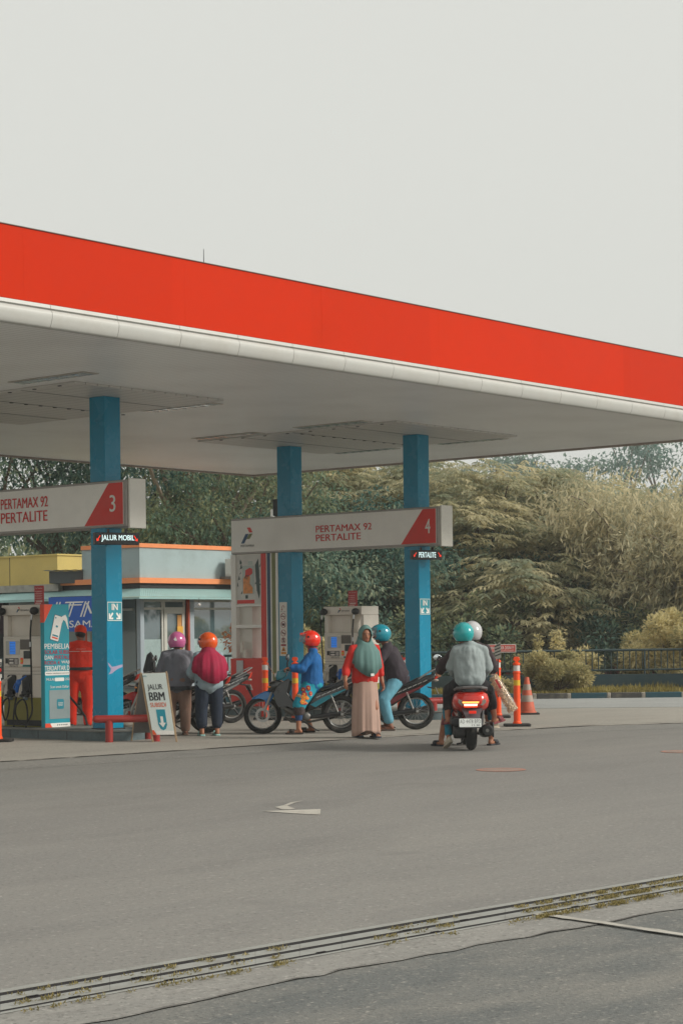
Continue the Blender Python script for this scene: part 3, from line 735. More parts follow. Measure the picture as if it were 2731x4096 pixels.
# ------------------------------------------------------------------ the canopy
SZ = 4.83
M_soffit = bpy.data.materials.new('soffit_planks'); M_soffit.use_nodes = True
def plank(m, col, pitch, axis, wear=(120, 112, 104)):
    N = m.node_tree.nodes; L = m.node_tree.links; b = N['Principled BSDF']
    tc = N.new('ShaderNodeTexCoord'); sx = N.new('ShaderNodeSeparateXYZ'); L.new(tc.outputs['Object'], sx.inputs[0])
    a = N.new('ShaderNodeMath'); a.operation = 'DIVIDE'; a.inputs[1].default_value = pitch; L.new(sx.outputs[axis], a.inputs[0])
    f = N.new('ShaderNodeMath'); f.operation = 'FRACT'; L.new(a.outputs[0], f.inputs[0])
    g = N.new('ShaderNodeMath'); g.operation = 'LESS_THAN'; g.inputs[1].default_value = .07; L.new(f.outputs[0], g.inputs[0])
    no = N.new('ShaderNodeTexNoise'); no.inputs['Scale'].default_value = .7; no.inputs['Detail'].default_value = 7; L.new(tc.outputs['Object'], no.inputs['Vector'])
    mr = N.new('ShaderNodeMapRange'); mr.inputs[1].default_value = .45; mr.inputs[2].default_value = .75; mr.inputs[4].default_value = .16; L.new(no.outputs['Fac'], mr.inputs[0])
    m1 = N.new('ShaderNodeMix'); m1.data_type = 'RGBA'; m1.inputs[6].default_value = (*lin(col), 1); m1.inputs[7].default_value = (*lin(wear), 1); L.new(mr.outputs[0], m1.inputs[0])
    m2 = N.new('ShaderNodeMix'); m2.data_type = 'RGBA'; m2.inputs[7].default_value = (*lin((70, 64, 60)), 1); L.new(m1.outputs[2], m2.inputs[6])
    gg = N.new('ShaderNodeMath'); gg.operation = 'MULTIPLY'; gg.inputs[1].default_value = .6; L.new(g.outputs[0], gg.inputs[0]); L.new(gg.outputs[0], m2.inputs[0])
    L.new(m2.outputs[2], b.inputs['Base Color']); b.inputs['Roughness'].default_value = .38
    bp = N.new('ShaderNodeBump'); bp.inputs['Strength'].default_value = .6; bp.inputs['Distance'].default_value = .01; bp.invert = True
    L.new(g.outputs[0], bp.inputs['Height']); L.new(bp.outputs[0], b.inputs['Normal'])
plank(M_soffit, (240, 241, 240), .105, 0)
M_soffit2 = bpy.data.materials.new('soffit_panel'); M_soffit2.use_nodes = True; plank(M_soffit2, (200, 197, 193), .21, 0)
M_red = mat('canopy_red', (198, 42, 0), 0.6, var=0.05, scale=.6, coat=0.0, dirt=(180, 46, 10), dirt_amt=.4, dirt_scale=.6, spec=.06)
def panel_fade(m, pitch):      # neighbouring cladding sheets have weathered differently
    N = m.node_tree.nodes; L = m.node_tree.links; b = N['Principled BSDF']; src = b.inputs['Base Color'].links[0].from_socket
    tc = N.new('ShaderNodeTexCoord'); sx = N.new('ShaderNodeSeparateXYZ'); L.new(tc.outputs['Object'], sx.inputs[0])
    d = N.new('ShaderNodeMath'); d.operation = 'DIVIDE'; d.inputs[1].default_value = pitch; L.new(sx.outputs[0], d.inputs[0])
    f = N.new('ShaderNodeMath'); f.operation = 'FLOOR'; L.new(d.outputs[0], f.inputs[0])
    w = N.new('ShaderNodeTexWhiteNoise'); w.noise_dimensions = '1D'; L.new(f.outputs[0], w.inputs['W'])
    mp = N.new('ShaderNodeMapping'); mp.inputs['Scale'].default_value = (9, 1, .5); L.new(tc.outputs['Object'], mp.inputs['Vector'])
    ns_ = N.new('ShaderNodeTexNoise'); ns_.inputs['Scale'].default_value = 1; ns_.inputs['Detail'].default_value = 5; L.new(mp.outputs[0], ns_.inputs['Vector'])
    ad = N.new('ShaderNodeMath'); ad.operation = 'MULTIPLY_ADD'; ad.inputs[1].default_value = .30; L.new(ns_.outputs['Fac'], ad.inputs[0]); L.new(w.outputs['Value'], ad.inputs[2])
    mr = N.new('ShaderNodeMapRange'); mr.inputs[1].default_value = 0; mr.inputs[2].default_value = 1.3; mr.inputs[3].default_value = .94; mr.inputs[4].default_value = 1.05; L.new(ad.outputs[0], mr.inputs[0])
    vm = N.new('ShaderNodeVectorMath'); vm.operation = 'SCALE'; L.new(src, vm.inputs[0]); L.new(mr.outputs[0], vm.inputs['Scale']); L.new(vm.outputs[0], b.inputs['Base Color'])
panel_fade(M_red, 2.44)
cx0, cx1, cy0, cy1 = 4.0, 30.2, 15.95, 27.7
can = thing('forecourt_canopy', 'large flat canopy with red fascia and pale soffit over the pumps', 'canopy', (16, 16, SZ))
def cbox(mb, lo, hi, mi=0): return mb.box((lo[0]-16, lo[1]-16, lo[2]-SZ), (hi[0]-16, hi[1]-16, hi[2]-SZ), mi)
# soffit as planks with openings for the lowered panels is one sheet; lowered panels hang 25 mm under it
cbox(MB(), (cx0+.05, cy0+.06, SZ), (cx1-.08, cy1-.05, SZ+.06)).build('soffit', M_soffit, can, flat=True)
for (a, b) in ((17.28, 20.11), (24.05, 27.35)):
    cbox(MB(), (a, 19.0, SZ-.03), (b, 23.35, SZ-.001)).build('lowered_panel', M_soffit2, can, bevel=.004)
    for k in range(11): cbox(MB(), (a + .25 + k*.27, 21.18, SZ-.040), (a + .29 + k*.27, 21.22, SZ-.029)).build('bracket', M_darkmetal, can)
    for k in range(8): cbox(MB(), (a + .02, 19.3 + k*.5, SZ-.040), (a + .05, 19.35 + k*.5, SZ-.029)).build('bracket', M_darkmetal, can)
    mb = MB(); [cbox(mb, (a + .002, y_, SZ-.0335), (b - .002, y_ + .012, SZ-.0302)) for y_ in (20.05, 21.17, 22.3)]; mb.build('seam', M_darkmetal, can, flat=True)
cbox(MB(), (cx0, cy0+.1, SZ+.061), (cx1-.05, cy1-.05, SZ+.95)).build('roof', mat('roof_grey', (120, 118, 115), .6), can, flat=True)
# fascia: cladding sheets, slightly leaning out, butted with hairline seams
mb = MB(); x = cx0
while x < cx1 - .01:
    x2 = min(x + 2.44, cx1)
    F = lambda a, b, t: (a - 16, cy0 - .002 - .0*b - t - 16 + .012*(b/1.0), b)
    mb.prism([(x+.0007, .25), (x2-.0007, .25), (x2-.0007, 1.03), (x+.0007, 1.03)], F, 0, .05); x = x2
mb.build('fascia', M_red, can, flat=True)
cbox(MB(), (cx0, cy0-.055, SZ+1.031), (cx1, cy0+.10, SZ+1.038)).build('cap_flashing', mat('cap_grey', (120, 116, 108), .6), can, flat=True)
# rounded white trim panels under the fascia, each 0.985 m long
prof = [(.02, .25), (-.055, .245), (-.065, .205), (-.035, .197), (-.035, .190), (-.062, .185), (-.083, .165), (-.090, .135), (-.086, .10), (-.074, .05), (-.056, .012), (-.045, 0.0), (-.03, -.006), (.02, -.006)]
k = -10
while True:
    a = 14.12 + .985*k; b = a + .985; k += 1
    if b > cx1 + .9: break
    a = max(a, cx0); b = min(b, cx1)
    if b - a < .1: continue
    mb = MB(); mb.loft([[(a+.003-16, cy0+p[0]-16, p[1]) for p in prof], [(b-.003-16, cy0+p[0]-16, p[1]) for p in prof]])
    mb.build('trim_panel', M_trim, can, smooth=40)
cbox(MB(), (cx0, cy0-.030, SZ+.24), (cx1, cy0-.01, SZ+.01)).build('joint_backing', M_darkmetal, can, flat=True)
# side and back fascias (grey brown edge strip under, red above)
mb = MB(); cbox(mb, (cx1-.05, cy0-.05, SZ+.16), (cx1, cy1, SZ+1.03)); cbox(mb, (cx0, cy1-.05, SZ+.16), (cx1-.051, cy1, SZ+1.03)); mb.build('side_fascia', M_red, can, flat=True)
mb = MB(); cbox(mb, (cx1-.08, cy0+.06, SZ-.035), (cx1+.01, cy1+.01, SZ+.159)); cbox(mb, (cx0, cy1-.05, SZ-.035), (cx1-.081, cy1+.01, SZ+.159)); mb.build('edge_strip', mat('edge_strip_grey', (150, 138, 130), .5), can, flat=True)
M_lampglass = mat('lamp_glass', (150, 164, 166), 0.12, var=.2, scale=8)
for (a, b) in ((20.36, 20.1), (16.86, 18.95), (20.0, 22.53), (23.85, 22.45), (23.78, 20.1), (27.58, 20.15), (27.6, 22.55), (16.8, 22.4)):
    lf = cbox(MB(), (a-.14, b-.72, SZ-.012), (a+.14, b+.72, SZ-.001)).build('ceiling_light', mat('lamp_frame', (176, 170, 162), .4), can, flat=True)
    m2 = MB(); cbox(m2, (a-.09, b-.66, SZ-.018), (a+.09, b+.66, SZ-.0125)); m2.build('lens', M_lampglass, lf, flat=True)
    m2 = MB()
    for k in range(7): cbox(m2, (a-.09, b-.6 + k*.19, SZ-.024), (a+.09, b-.58 + k*.19, SZ-.0185))
    m2.build('louver', M_silver, lf, flat=True)
an = thing('antenna', 'thin black antenna rod on top of the canopy edge', 'antenna', (20.0, 18.9, SZ+1.01)); 
q = at(815, 1054, 26.4); an.location = (q.x, q.y, SZ+.95)
MB().cyl((0, 0, 0), (0, 0, q.z - SZ - .95 + .20), .012, .004, 8).build('rod', M_darkmetal, an)
MB().cyl((0, 0, -.0), (0, 0, .05), .04, .03, 10).build('mount', M_darkmetal, an)

# ------------------------------------------------------------------ columns
def column(label, x, y, w, z0):
    t = thing('canopy_column', label, 'column', (x, y, z0), 0, 'blue columns carrying the canopy')
    MB().box((0, 0, .0), (w, w, SZ - .031 - z0)).build('shaft', M_blue, t, bevel=.006)
    MB().box((-.015, -.015, 0), (w+.015, w+.015, .018)).build('base_plate', M_darkmetal, t)
    return t
IZ = .20
c1 = column('left blue column carrying the number 3 lane sign', 18.47, 19.71, .30, IZ)
c2 = column('middle blue column with the strip of prohibition pictograms', 25.70, 22.70, .31, IZ)
c3 = column('right blue column carrying the number 4 lane sign end', 25.74, 19.90, .31, IZ)
mb = MB()   # weathered pale scratch on the left column
Fc1 = Fr((0, 0, 0), (1, 0, 0), (0, 0, 1), (0, -1, 0))
mb.prism([(.01, .93), (.05, .90), (.09, .865), (.15, .87), (.29, .895), (.29, .86), (.20, .835), (.13, .80), (.09, .775), (.02, .76), (.06, .80), (.07, .84), (.03, .88)], Fc1, .001, .0025)
mb.build('bare_patch', mat('bare_patch', (160, 150, 178), .6, var=.15), c1, flat=True)

# ------------------------------------------------------------------ lane signs
def pert_logo(mb, F, a, b, s, mi=(0, 1, 2)):      # three slanted bars: red, blue, green
    mb.prism([(a+.52*s, b+s), (a+.80*s, b+s), (a+1.0*s, b+.68*s), (a+.72*s, b+.68*s)], F, .001, .004, mi[0])
    mb.prism([(a+.0*s, b), (a+.27*s, b), (a+.66*s, b+.60*s), (a+.39*s, b+.60*s)], F, .001, .004, mi[1])
    mb.prism([(a+.46*s, b+.27*s), (a+.74*s, b+.27*s), (a+1.0*s, b+.60*s), (a+.72*s, b+.60*s)], F, .001, .004, mi[2])
M_lblue = mat('logo_blue', (14, 72, 112), .5); M_lgreen = mat('logo_olive', (120, 124, 74), .5); M_textdark = mat('text_dark', (44, 46, 50), .6)
def lane_sign(label, X, Yl, Yr, z0, z1, num, rows, tri, numbox, W=.34):
    t = thing('lane_sign', label, 'sign', (X, Yl, z0), rad(-90))
    L_ = Yl - Yr; h = z1 - z0
    MB().box((0, .012, 0), (L_, W, h)).build('box', M_signframe, t, bevel=.012)
    mb = MB(); rect(mb, Fr((0, .012, 0), (1, 0, 0), (0, 0, 1), (0, -1, 0)), .02, L_-.05, .035, h-.035, 0, .010); mb.build('face_panel', M_sign, t)
    F = Fr((0, .002, 0), (1, 0, 0), (0, 0, 1), (0, -1, 0))
    mb = MB(); mb.prism([(Yl-tri[0], .036), (L_-.051, .036), (L_-.051, h-.036), (Yl-tri[1], h-.036)], F, .0, .003); mb.build('red_corner', M_signred, t, flat=True)
    mb = MB()
    for (s, ya, yb, za, zb) in rows: lettering(mb, s, F, Yl-ya, Yl-yb, za-z0, zb-z0, .004, bold=.06)
    mb.build('fuel_lettering', M_textred, t, flat=True)
    mb = MB(); lettering(mb, num, F, Yl-numbox[0], Yl-numbox[1], numbox[2]-z0, numbox[3]-z0, .006, bold=.03); mb.build('lane_number', M_textwhite, t, flat=True)
    MB().box((L_+.001, .045, -.02), (L_+.035, W-.005, h+.02)).build('end_panel', M_white, t, bevel=.008)
    return t, F
lane_sign('long white number 3 lane sign across the left blue column', X3-.03, 24.4, 19.27, 2.98, 3.62, '3',
          [('PERTAMAX 92', 21.86, 20.84, 3.33, 3.48 - .0), ('PERTALITE', 21.86, 20.85, 3.13, 3.28)], (20.09, 19.6), (19.58, 19.46, 3.19, 3.42), .36)
s4, F4 = lane_sign('long white number 4 lane sign spanning middle and right blue columns', X4-.035, 24.12, 19.43, 2.93, 3.57, '4',
          [('PERTAMAX', 22.09, 21.08, 3.245, 3.36), ('92', 21.02, 20.84, 3.245, 3.36), ('PERTALITE', 22.09, 21.08, 3.09, 3.205)], (20.21, 19.75), (19.70, 19.59, 3.13, 3.37), .36)
mb = MB(); pert_logo(mb, F4, .26, .19, .28); o = mb.build('logo', [M_signred, M_lblue, M_lgreen], s4, flat=True)
mb = MB(); lettering(mb, 'PERTAMINA', F4, .25, .58, .125, .165, .004, bold=.03); mb.build('logo_lettering', M_textdark, s4, flat=True)

# LED signs hanging under the lane signs on the columns
def led(label, X, Y, z0, w, h, txt, tx0, tx1, rz=0):
    t = thing('led_sign', label, 'sign', (X, Y, z0), rz)
    MB().box((0, 0, 0), (w, .09, h)).build('housing', M_black, t, bevel=.006)
    F = Fr((0, 0, 0), (1, 0, 0), (0, 0, 1), (0, -1, 0))
    mb = MB(); lettering(mb, txt, F, tx0, tx1, h*.22, h*.80, .003, bold=.03); mb.build('lettering', mat('led_white', (225, 245, 245), .5, emit=(220, 245, 245), estr=.75, var=0), t, flat=True)
    mb = MB(); arrow(mb, F, .075, h*.75, .025, h*.28, .010, .032); arrow(mb, F, w-.075, h*.75, w-.025, h*.28, .010, .032)
    mb.build('arrow', mat('led_red', (255, 60, 30), .5, emit=(255, 50, 25), estr=.8, var=0), t, flat=True)
    mb = MB(); mb.box((w*.3, .03, h), (w*.34, .06, h+.05)); mb.box((w*.7, .03, h), (w*.74, .06, h+.05)); mb.build('bracket', M_darkmetal, t)
    return t
q1 = at(371, 2182, 26.5); q2 = at(1643, 2239, 32.2)
p_ = at(380, 2178, 26.35); led('black LED board with two white words and red arrows under lane sign 3', p_.x, p_.y, p_.z, .63, .165, 'JALUR MOBIL', .09, .56, rad(-25))
p_ = at(1649, 2238, 32.3); led('black LED board with one white word and red arrows under lane sign 4', p_.x, p_.y, p_.z, .56, .155, 'PERTALITE', .12, .44, rad(-25))

# IN plates on the columns
def in_plate(label, x, y, z0, z1, w):
    t = thing('direction_plate', label, 'sign', (x, y, z0)); h = z1 - z0
    MB().box((0, 0, 0), (w, .003, h)).build('plate', mat('plate_teal', (28, 142, 158), .4, var=.05), t)
    F = FRONT; mb = MB()
    for a, b, c, d in ((0.008, w-.008, h-.018, h-.010), (.008, w-.008, .010, .018), (.008, .015, .018, h-.018), (w-.015, w-.008, .018, h-.018)): rect(mb, F, a, b, c, d)
    lettering(mb, 'IN', F, w*.30, w*.70, h*.56, h*.88, .004, bold=.08)
    larrow(mb, F, w*.38, h*.42, w*.15, h*.15, .028, .07); larrow(mb, F, w*.62, h*.42, w*.85, h*.15, .028, .07)
    mb.build('marking', M_textwhite, t, flat=True); return t
in_plate('teal IN plate with two arrows on the left column', 18.475, 19.706, 1.69, 1.97, .285)
in_plate('teal IN plate with two arrows on the right column', 25.745, 19.896, 1.78, 2.06, .285)
# pictogram strip on the middle column
t = thing('pictogram_strip', 'white strip of round prohibition pictograms on the middle column', 'sign', (X4-.003, 22.985, 1.10), rad(-90)); w = .175; h = .95
MB().box((0, 0, 0), (w, .003, h)).build('backing', M_white, t)
F = FRONT; mb = MB(); md = MB()
for k, zc in enumerate((.70, .555, .405, .275)):
    ring(mb, F, w/2, zc, .058 if k < 3 else .05, .008); bar(mb, F, w/2-.038, zc+.038, w/2+.038, zc-.038, .008, .004, .006)
bar(md, F, .04, .70, .125, .70, .012); rect(md, F, .055, .12, .535, .575); bar(md, F, .05, .41, .125, .395, .018); bar(md, F, .0875, .245, .0875, .295, .022); ring(md, F, .0875, .305, .012, .012)
rect(mb, F, .03, .145, .175, .208); md.build('symbol', M_textdark, t, flat=True)
for i in range(8):
    a0, a1 = rad(180 - i*26), rad(180 - (i+1)*26); bar(mb, F, .0875+.028*math.cos(a0), .86+.028*math.sin(a0), .0875+.028*math.cos(a1), .86+.028*math.sin(a1), .008)
arrow(mb, F, .06, .86, .06, .80, .008, .025)
mb.build('prohibition_ring', mat('picto_red', (150, 50, 56), .5), t, flat=True)
mb = MB(); mb.prism([(.035, .085), (.14, .085), (.0875, .165)], F, .001, .004); rect(mb, F, .03, .148, .03, .07); mb.build('warning_triangle', mat('picto_amber', (214, 140, 34), .5), t, flat=True)
mb = MB(); rect(mb, F, .075, .10, .09, .125, .004, .006); lettering(mb, 'OFF   A/C', F, .03, .145, .775, .79, .004); mb.build('small_print', M_textdark, t, flat=True)

# ------------------------------------------------------------------ pump islands
M_isl = mat('island_edge', (92, 108, 112), .7, var=.12, scale=3, dirt=(60, 66, 66), dirt_amt=.7, dirt_scale=3, bump=.3)
M_isltop = mat('island_top', (120, 122, 118), .75, var=.12, scale=2, dirt=(80, 78, 74), dirt_amt=.5)
def island(label, x0, x1, y0, y1):
    t = thing('pump_island', label, 'island', (x0, y0, ZF))
    w, l, h = x1-x0, y1-y0, IZ-ZF
    def outline(s):
        r = w/2 - s; pts = []
        for i in range(13):
            a = rad(180 + 180*i/12); pts.append((w/2 + r*math.cos(a), w/2*.75 + r*.75*math.sin(a)))
        return pts + [(w-s, l-s), (s, l-s)]
    MB().prism(outline(0), lambda a, b, q: (a, b, q), 0, h-.03).build('edge', M_isl, t)
    MB().prism(outline(-.015), lambda a, b, q: (a, b, q), h-.029, h).build('top_slab', M_isltop, t, bevel=.006)
    mb = MB()
    for k in range(int(l/.6)): mb.box((-.003, .9 + k*.6, .0), (-.0005, .91 + k*.6, h-.03))
    mb.build('edge_joint', M_darkmetal, t, flat=True)
    return t
island('raised concrete island under the left pump and column', X3-.16, X3+.72, 19.45, 27)
island('raised concrete island under the second pump and kiosk', X4-.35, X4+.75, 19.2, 25.2)

# ------------------------------------------------------------------ fuel dispensers
M_pump = mat('pump_cream', (222, 215, 204), .45, var=.05, dirt=(140, 126, 108), dirt_amt=.3)
M_olive = mat('pump_olive', (134, 128, 48), .55, var=.1, dirt=(80, 76, 40), dirt_amt=.5, dirt_scale=3)
def dispenser(label, loc, w=.86, D=.46):
    t = thing('fuel_dispenser', label, 'fuel pump', loc, rad(-90)); H_ = 1.75; F = FRONT
    MB().box((0, .02, 0), (w, D, .42)).build('lower_body', M_olive, t, bevel=.008)
    MB().box((.08, .004, .02), (w-.02, .019, .10)).build('kick_plate', M_darkmetal, t)
    b = MB(); b.box((0, .02, .421), (w, D, 1.30)); b.build('body', M_pump, t, bevel=.01)
    mb = MB(); mb.box((.07, -.012, .86), (w-.005, .019, 1.27)); hp = mb.build('display_panel', M_pump, t, bevel=.008)
    Fp = Fr((0, -.012, 0), (1, 0, 0), (0, 0, 1), (0, -1, 0))
    mb = MB(); mb.prism(rrect(.10, .40, 1.03, 1.235, .02), Fp, .001, .004); mb.build('screen_bezel', mat('bezel', (184, 184, 180), .4), t, flat=True)
    mb = MB(); rect(mb, Fp, .185, .31, 1.045, 1.225, .004, .007); mb.build('screen', mat('screen_blue', (30, 120, 220), .3, emit=(40, 140, 255), estr=.28, var=0), t, flat=True)
    mb = MB(); 
    for zz in (1.20, 1.16, 1.12, 1.08): rect(mb, Fp, .195, .30, zz-.002, zz+.002, .007, .008)
    mb.build('screen_digits', mat('screen_dark', (14, 70, 150), .4, var=0), t, flat=True)
    mb = MB(); rect(mb, Fp, .41, .63, 1.11, 1.255); mb.build('receipt_slot', mat('slot_brown', (86, 80, 72), .4), t)
    mb = MB(); rect(mb, Fp, .15, .37, .895, .985); mb.box((.50, -.03, .98), (.63, -.013, 1.09)); rect(mb, Fp, .085, .14, .91, .985)
    mb.build('keypad', M_black, t, flat=True)
    mb = MB()
    for i in range(4):
        for j in range(3): rect(mb, Fp, .29 + j*.024, .308 + j*.024, .905 + i*.018, .918 + i*.018, .004, .007)
    rect(mb, Fp, .175, .265, .955, .975, .004, .007); rect(mb, Fp, .175, .265, .905, .935, .004, .007)
    mb.build('keys', M_reflect, t, flat=True)
    mb = MB(); rect(mb, Fp, .415, .47, .905, .99); mb.build('stop_plate', M_orange, t, flat=True)
    mb = MB(); ring(mb, Fp, .4425, .945, .02, .02, .004, .012); mb.build('stop_button', M_yellowband, t, flat=True)
    mb = MB(); lettering(mb, 'PERTALITE', Fp, .175, .36, .862, .885, .003, bold=.03, shear=.25); mb.build('grade_lettering', M_textdark, t, flat=True)
    mb = MB(); rect(mb, Fp, .46, .66, .862, .892, .001, .003); g = mb.build('grade_plate', mat('grade_teal', (30, 140, 140), .5), t, flat=True)
    mb = MB(); lettering(mb, 'PERTAMAX', Fp, .48, .64, .867, .886, .004, bold=.03); mb.build('lettering', M_textdark, g, flat=True)
    # lower front door with nozzle boots
    mb = MB(); mb.box((.0, .012, .80), (w, .018, .803)); mb.box((.0, .012, .755), (w, .018, .758)); mb.build('door_seam', M_darkmetal, t, flat=True)
    for k, x in enumerate((.20, .52)):
        mb = MB(); mb.prism(rrect(x-.085, x+.085, .47, .745, .03), F, -.02, .012)
        mb.prism([(x-.08, .47), (x+.085, .47), (x+.09, .44), (x, .42), (x-.1, .44)], F, .012, .06)
        mb.sph((x+.01, -.045, .49), (.06, .035, .05), 12, 8); mb.build('nozzle_boot', M_black, t, bevel=.006)
        mn = mat('nozzle_white', (190, 186, 178), .4) if k == 0 else mat('nozzle_blue', (0, 96, 184), .35)
        nz = MB(); nz.tube([(x-.10, -.09, .50), (x-.085, -.10, .56), (x-.07, -.10, .61)], [.022, .028, .034], 10)
        nz.sph((x-.055, -.10, .64), (.055, .026, .045), 12, 8); nz.tube([(x-.04, -.10, .66), (x+.0, -.07, .70), (x+.035, -.03, .735)], [.02, .014, .010], 8)
        nz.tube([(x-.10, -.12, .53), (x-.13, -.13, .57), (x-.10, -.12, .63)], .007, 6)
        nz.build('nozzle', mn, t)
        MB().cyl((x-.115, -.09, .44), (x-.10, -.09, .50), .014, .018, 10).build('swivel', M_silver, t)
        MB().box((x-.02, -.06, .385), (x+.03, .0, .44)).build('hose_hook', mat('hook_grey', (110, 124, 134), .5), t, bevel=.008)
    # head: two posts, open gap, top sign
    MB().box((0, .03, 1.301), (.089, D, 1.60)).build('head_post', M_pump, t, bevel=.006); MB().box((.09, .10, 1.301), (.52, D-.05, 1.60)).build('meter_cabinet', M_pump, t, bevel=.006); MB().box((w-.07, .05, 1.301), (w, D, 1.60)).build('head_post', M_pump, t, bevel=.006)
    MB().box((0, -.005, 1.601), (w, D, H_)).build('top_box', M_pump, t, bevel=.01)
    Ft = Fr((0, -.005, 0), (1, 0, 0), (0, 0, 1), (0, -1, 0))
    mb = MB(); pert_logo(mb, Ft, .33, 1.645, .075); mb.build('logo', [M_signred, M_lblue, M_lgreen], t, flat=True)
    mb = MB(); lettering(mb, 'PERTAMINA', Ft, .415, .60, 1.66, 1.685, .003, bold=.03); mb.build('logo_lettering', M_textdark, t, flat=True)
    # hoses
    def hose(pts):
        P_ = [Vector(p) for p in pts]; out = []
        for i in range(len(P_)-1):
            p0 = P_[max(i-1, 0)]; p1 = P_[i]; p2 = P_[i+1]; p3 = P_[min(i+2, len(P_)-1)]
            for s in range(6):
                u = s/6; out.append(.5*((2*p1) + (p2-p0)*u + (2*p0-5*p1+4*p2-p3)*u*u + (3*p1-p0-3*p2+p3)*u**3))
        return out + [P_[-1]]
    for k, (x, path) in enumerate(((.05, [(.05, -.10, 1.56), (.03, -.11, 1.45), (.04, -.11, 1.22), (.06, -.10, .8), (.03, -.12, .35), (.0, -.13, .10), (.02, -.13, -.02), (.08, -.12, .10), (.13, -.11, .33), (.20, -.08, .41), (.26, -.10, .34), (.23, -.11, .16), (.17, -.11, .10), (.11, -.10, .24), (.085, -.09, .44)]),
                                   (.72, [(.76, -.10, 1.56), (.745, -.11, 1.35), (.745, -.11, 1.20), (.755, -.11, .85), (.77, -.12, .42), (.77, -.12, .22), (.66, -.12, .08), (.52, -.12, .06), (.42, -.12, .18), (.44, -.12, .32), (.54, -.09, .40), (.66, -.12, .30), (.68, -.13, .10), (.60, -.14, -.08), (.48, -.14, -.12), (.39, -.13, .0), (.38, -.12, .20), (.405, -.09, .44)]))):
        MB().tube(hose(path), .0125, 8).build('hose', M_rubber, t)
        x0 = path[0][0]
        MB().sph((x0, -.05, 1.66), (.075, .06, .058), 14, 9).build('hose_cover', M_black, t)
        m_ = MB(); m_.cyl((x0, -.09, 1.60), (x0+.0, -.105, 1.53), .020, .016, 10); m_.cyl((path[2][0], -.11, path[2][2]-.05), (path[2][0], -.11, path[2][2]+.02), .019, .019, 10); m_.build('breakaway_coupling', M_silver, t)
    return t
p1 = dispenser('left fuel pump with olive base beside the teal banner box', (X3+.0, 21.90, IZ))
p2 = dispenser('second fuel pump behind the woman in the grey green headscarf', (X4+.0, 21.97, IZ))
def notice(label, X, Y, z, w, h):
    t = thing('notice_board', label, 'sign', (X, Y, z), rad(-90))
    MB().box((0, 0, 0), (w, .006, h)).build('panel', mat('notice_red', (178, 36, 40), .5, var=.06), t)
    mb = MB(); lettering(mb, 'Fuel Consumer', FRONT, .02, w-.02, h-.045, h-.02, .003)
    for k in range(5):
        z_ = h - .08 - k*.032; ring(mb, FRONT, .022, z_, .007, .003); rect(mb, FRONT, .04, w-.03, z_, z_+.004); rect(mb, FRONT, .04, w-.05, z_-.009, z_-.005)
    rect(mb, FRONT, .04, w-.03, .035, .06); rect(mb, FRONT, .02, w-.06, .008, .024); mb.build('small_print', mat('notice_print', (220, 180, 175), .5), t, flat=True)
    return t
notice('red notice board standing on top of the left pump', X3+.1, 21.30, IZ+1.75, .20, .27)
notice('red notice board standing on top of the second pump', X4+.1, 21.49, IZ+1.75, .20, .27)

# ------------------------------------------------------------------ teal banner box beside the left pump
t = thing('banner_box', 'tall teal promotional banner box between left pump and attendant', 'banner', (X3-.05, 20.93, IZ), 0)
w, h = .47, 1.75
MB().box((0, 0, 0), (w, .08, h)).build('box', mat('banner_teal', (14, 146, 164), .45, var=.04), t, bevel=.004)
F = FRONT; FL_ = Fr((0, .08, 0), (0, -1, 0), (0, 0, 1), (-1, 0, 0)); mw = MB(); mr_ = MB(); mo = MB(); mg = MB(); mt = MB()
mo.prism([(0, 1.49), (0, h-.002), (.16, h-.002)], F, .001, .003); mo.prism([(0, 1.49), (0, h-.002), (.08, h-.002), (.08, 1.49)], FL_, .001, .003); mo.prism([(0, .002), (.13, .002), (.09, .06), (0, .06)], F, .001, .003)
rect(mw, F, .10, w, .002, .06, .0005, .002)
ph = lambda a, b, q: F(.095 + a*.97 + b*.26, 1.235 + b*.93 - a*.24, q)
mg.prism(rrect(-.002, .167, .018, .402, .02), ph, .001, .003); mw.prism(rrect(.005, .160, .025, .395, .016), ph, .0035, .005)
mo.prism(rrect(.03, .14, .05, .072, .006), ph, .0055, .007)
mt.prism(rrect(.03, .14, .085, .107, .006), ph, .0055, .007); mt.prism(rrect(.06, .10, .22, .25, .01), ph, .0055, .007); mt.prism(rrect(.02, .04, .345, .365, .004), ph, .0055, .007)
mw.prism([(.31, 1.50), (.34, 1.58), (.40, 1.60), (.43, 1.55), (.455, 1.40), (.445, 1.395), (.40, 1.50), (.36, 1.53), (.33, 1.48)], F, .002, .006)
for s_, m_, a0, a1, b0, b1 in (('PEMBELIA', mw, -.0, .468, 1.117, 1.19), ('SOLAR SUBSI', mr_, .0, .466, 1.041, 1.098), ('DAN', mw, .0, .16, .966, 1.022), ('PERTALI', mr_, .185, .466, .966, 1.022),
                              ('RODA 4', mr_, .0, .28, .893, .947), ('WAJI', mw, .31, .466, .893, .947), ('TERDAFTAR D', mw, .0, .466, .809, .875)):
    lettering(m_, s_, F, a0, a1, b0, b1, .004, bold=.035)
mw.prism(rrect(.005, .468, .74, .797, .02), F, .001, .003); lettering(mg, 'Website: subsiditepat.mypertamin', F, .02, .462, .758, .778, .005)
lettering(mw, 'MULAI', F, .03, .17, .665, .70, .004, bold=.02); mw.prism(rrect(.185, .365, .655, .705, .015), F, .001, .003); lettering(mw, '202', F, .38, .466, .665, .70, .004, bold=.02)
lettering(mw, 'Scan untuk Daftar', F, .10, .45, .558, .596, .004)
mk = MB(); rect(mk, F, .08, .468, .12, .53); mk.build('code_panel', mat('panel_grey', (132, 146, 148), .5, var=.05), t, flat=True)
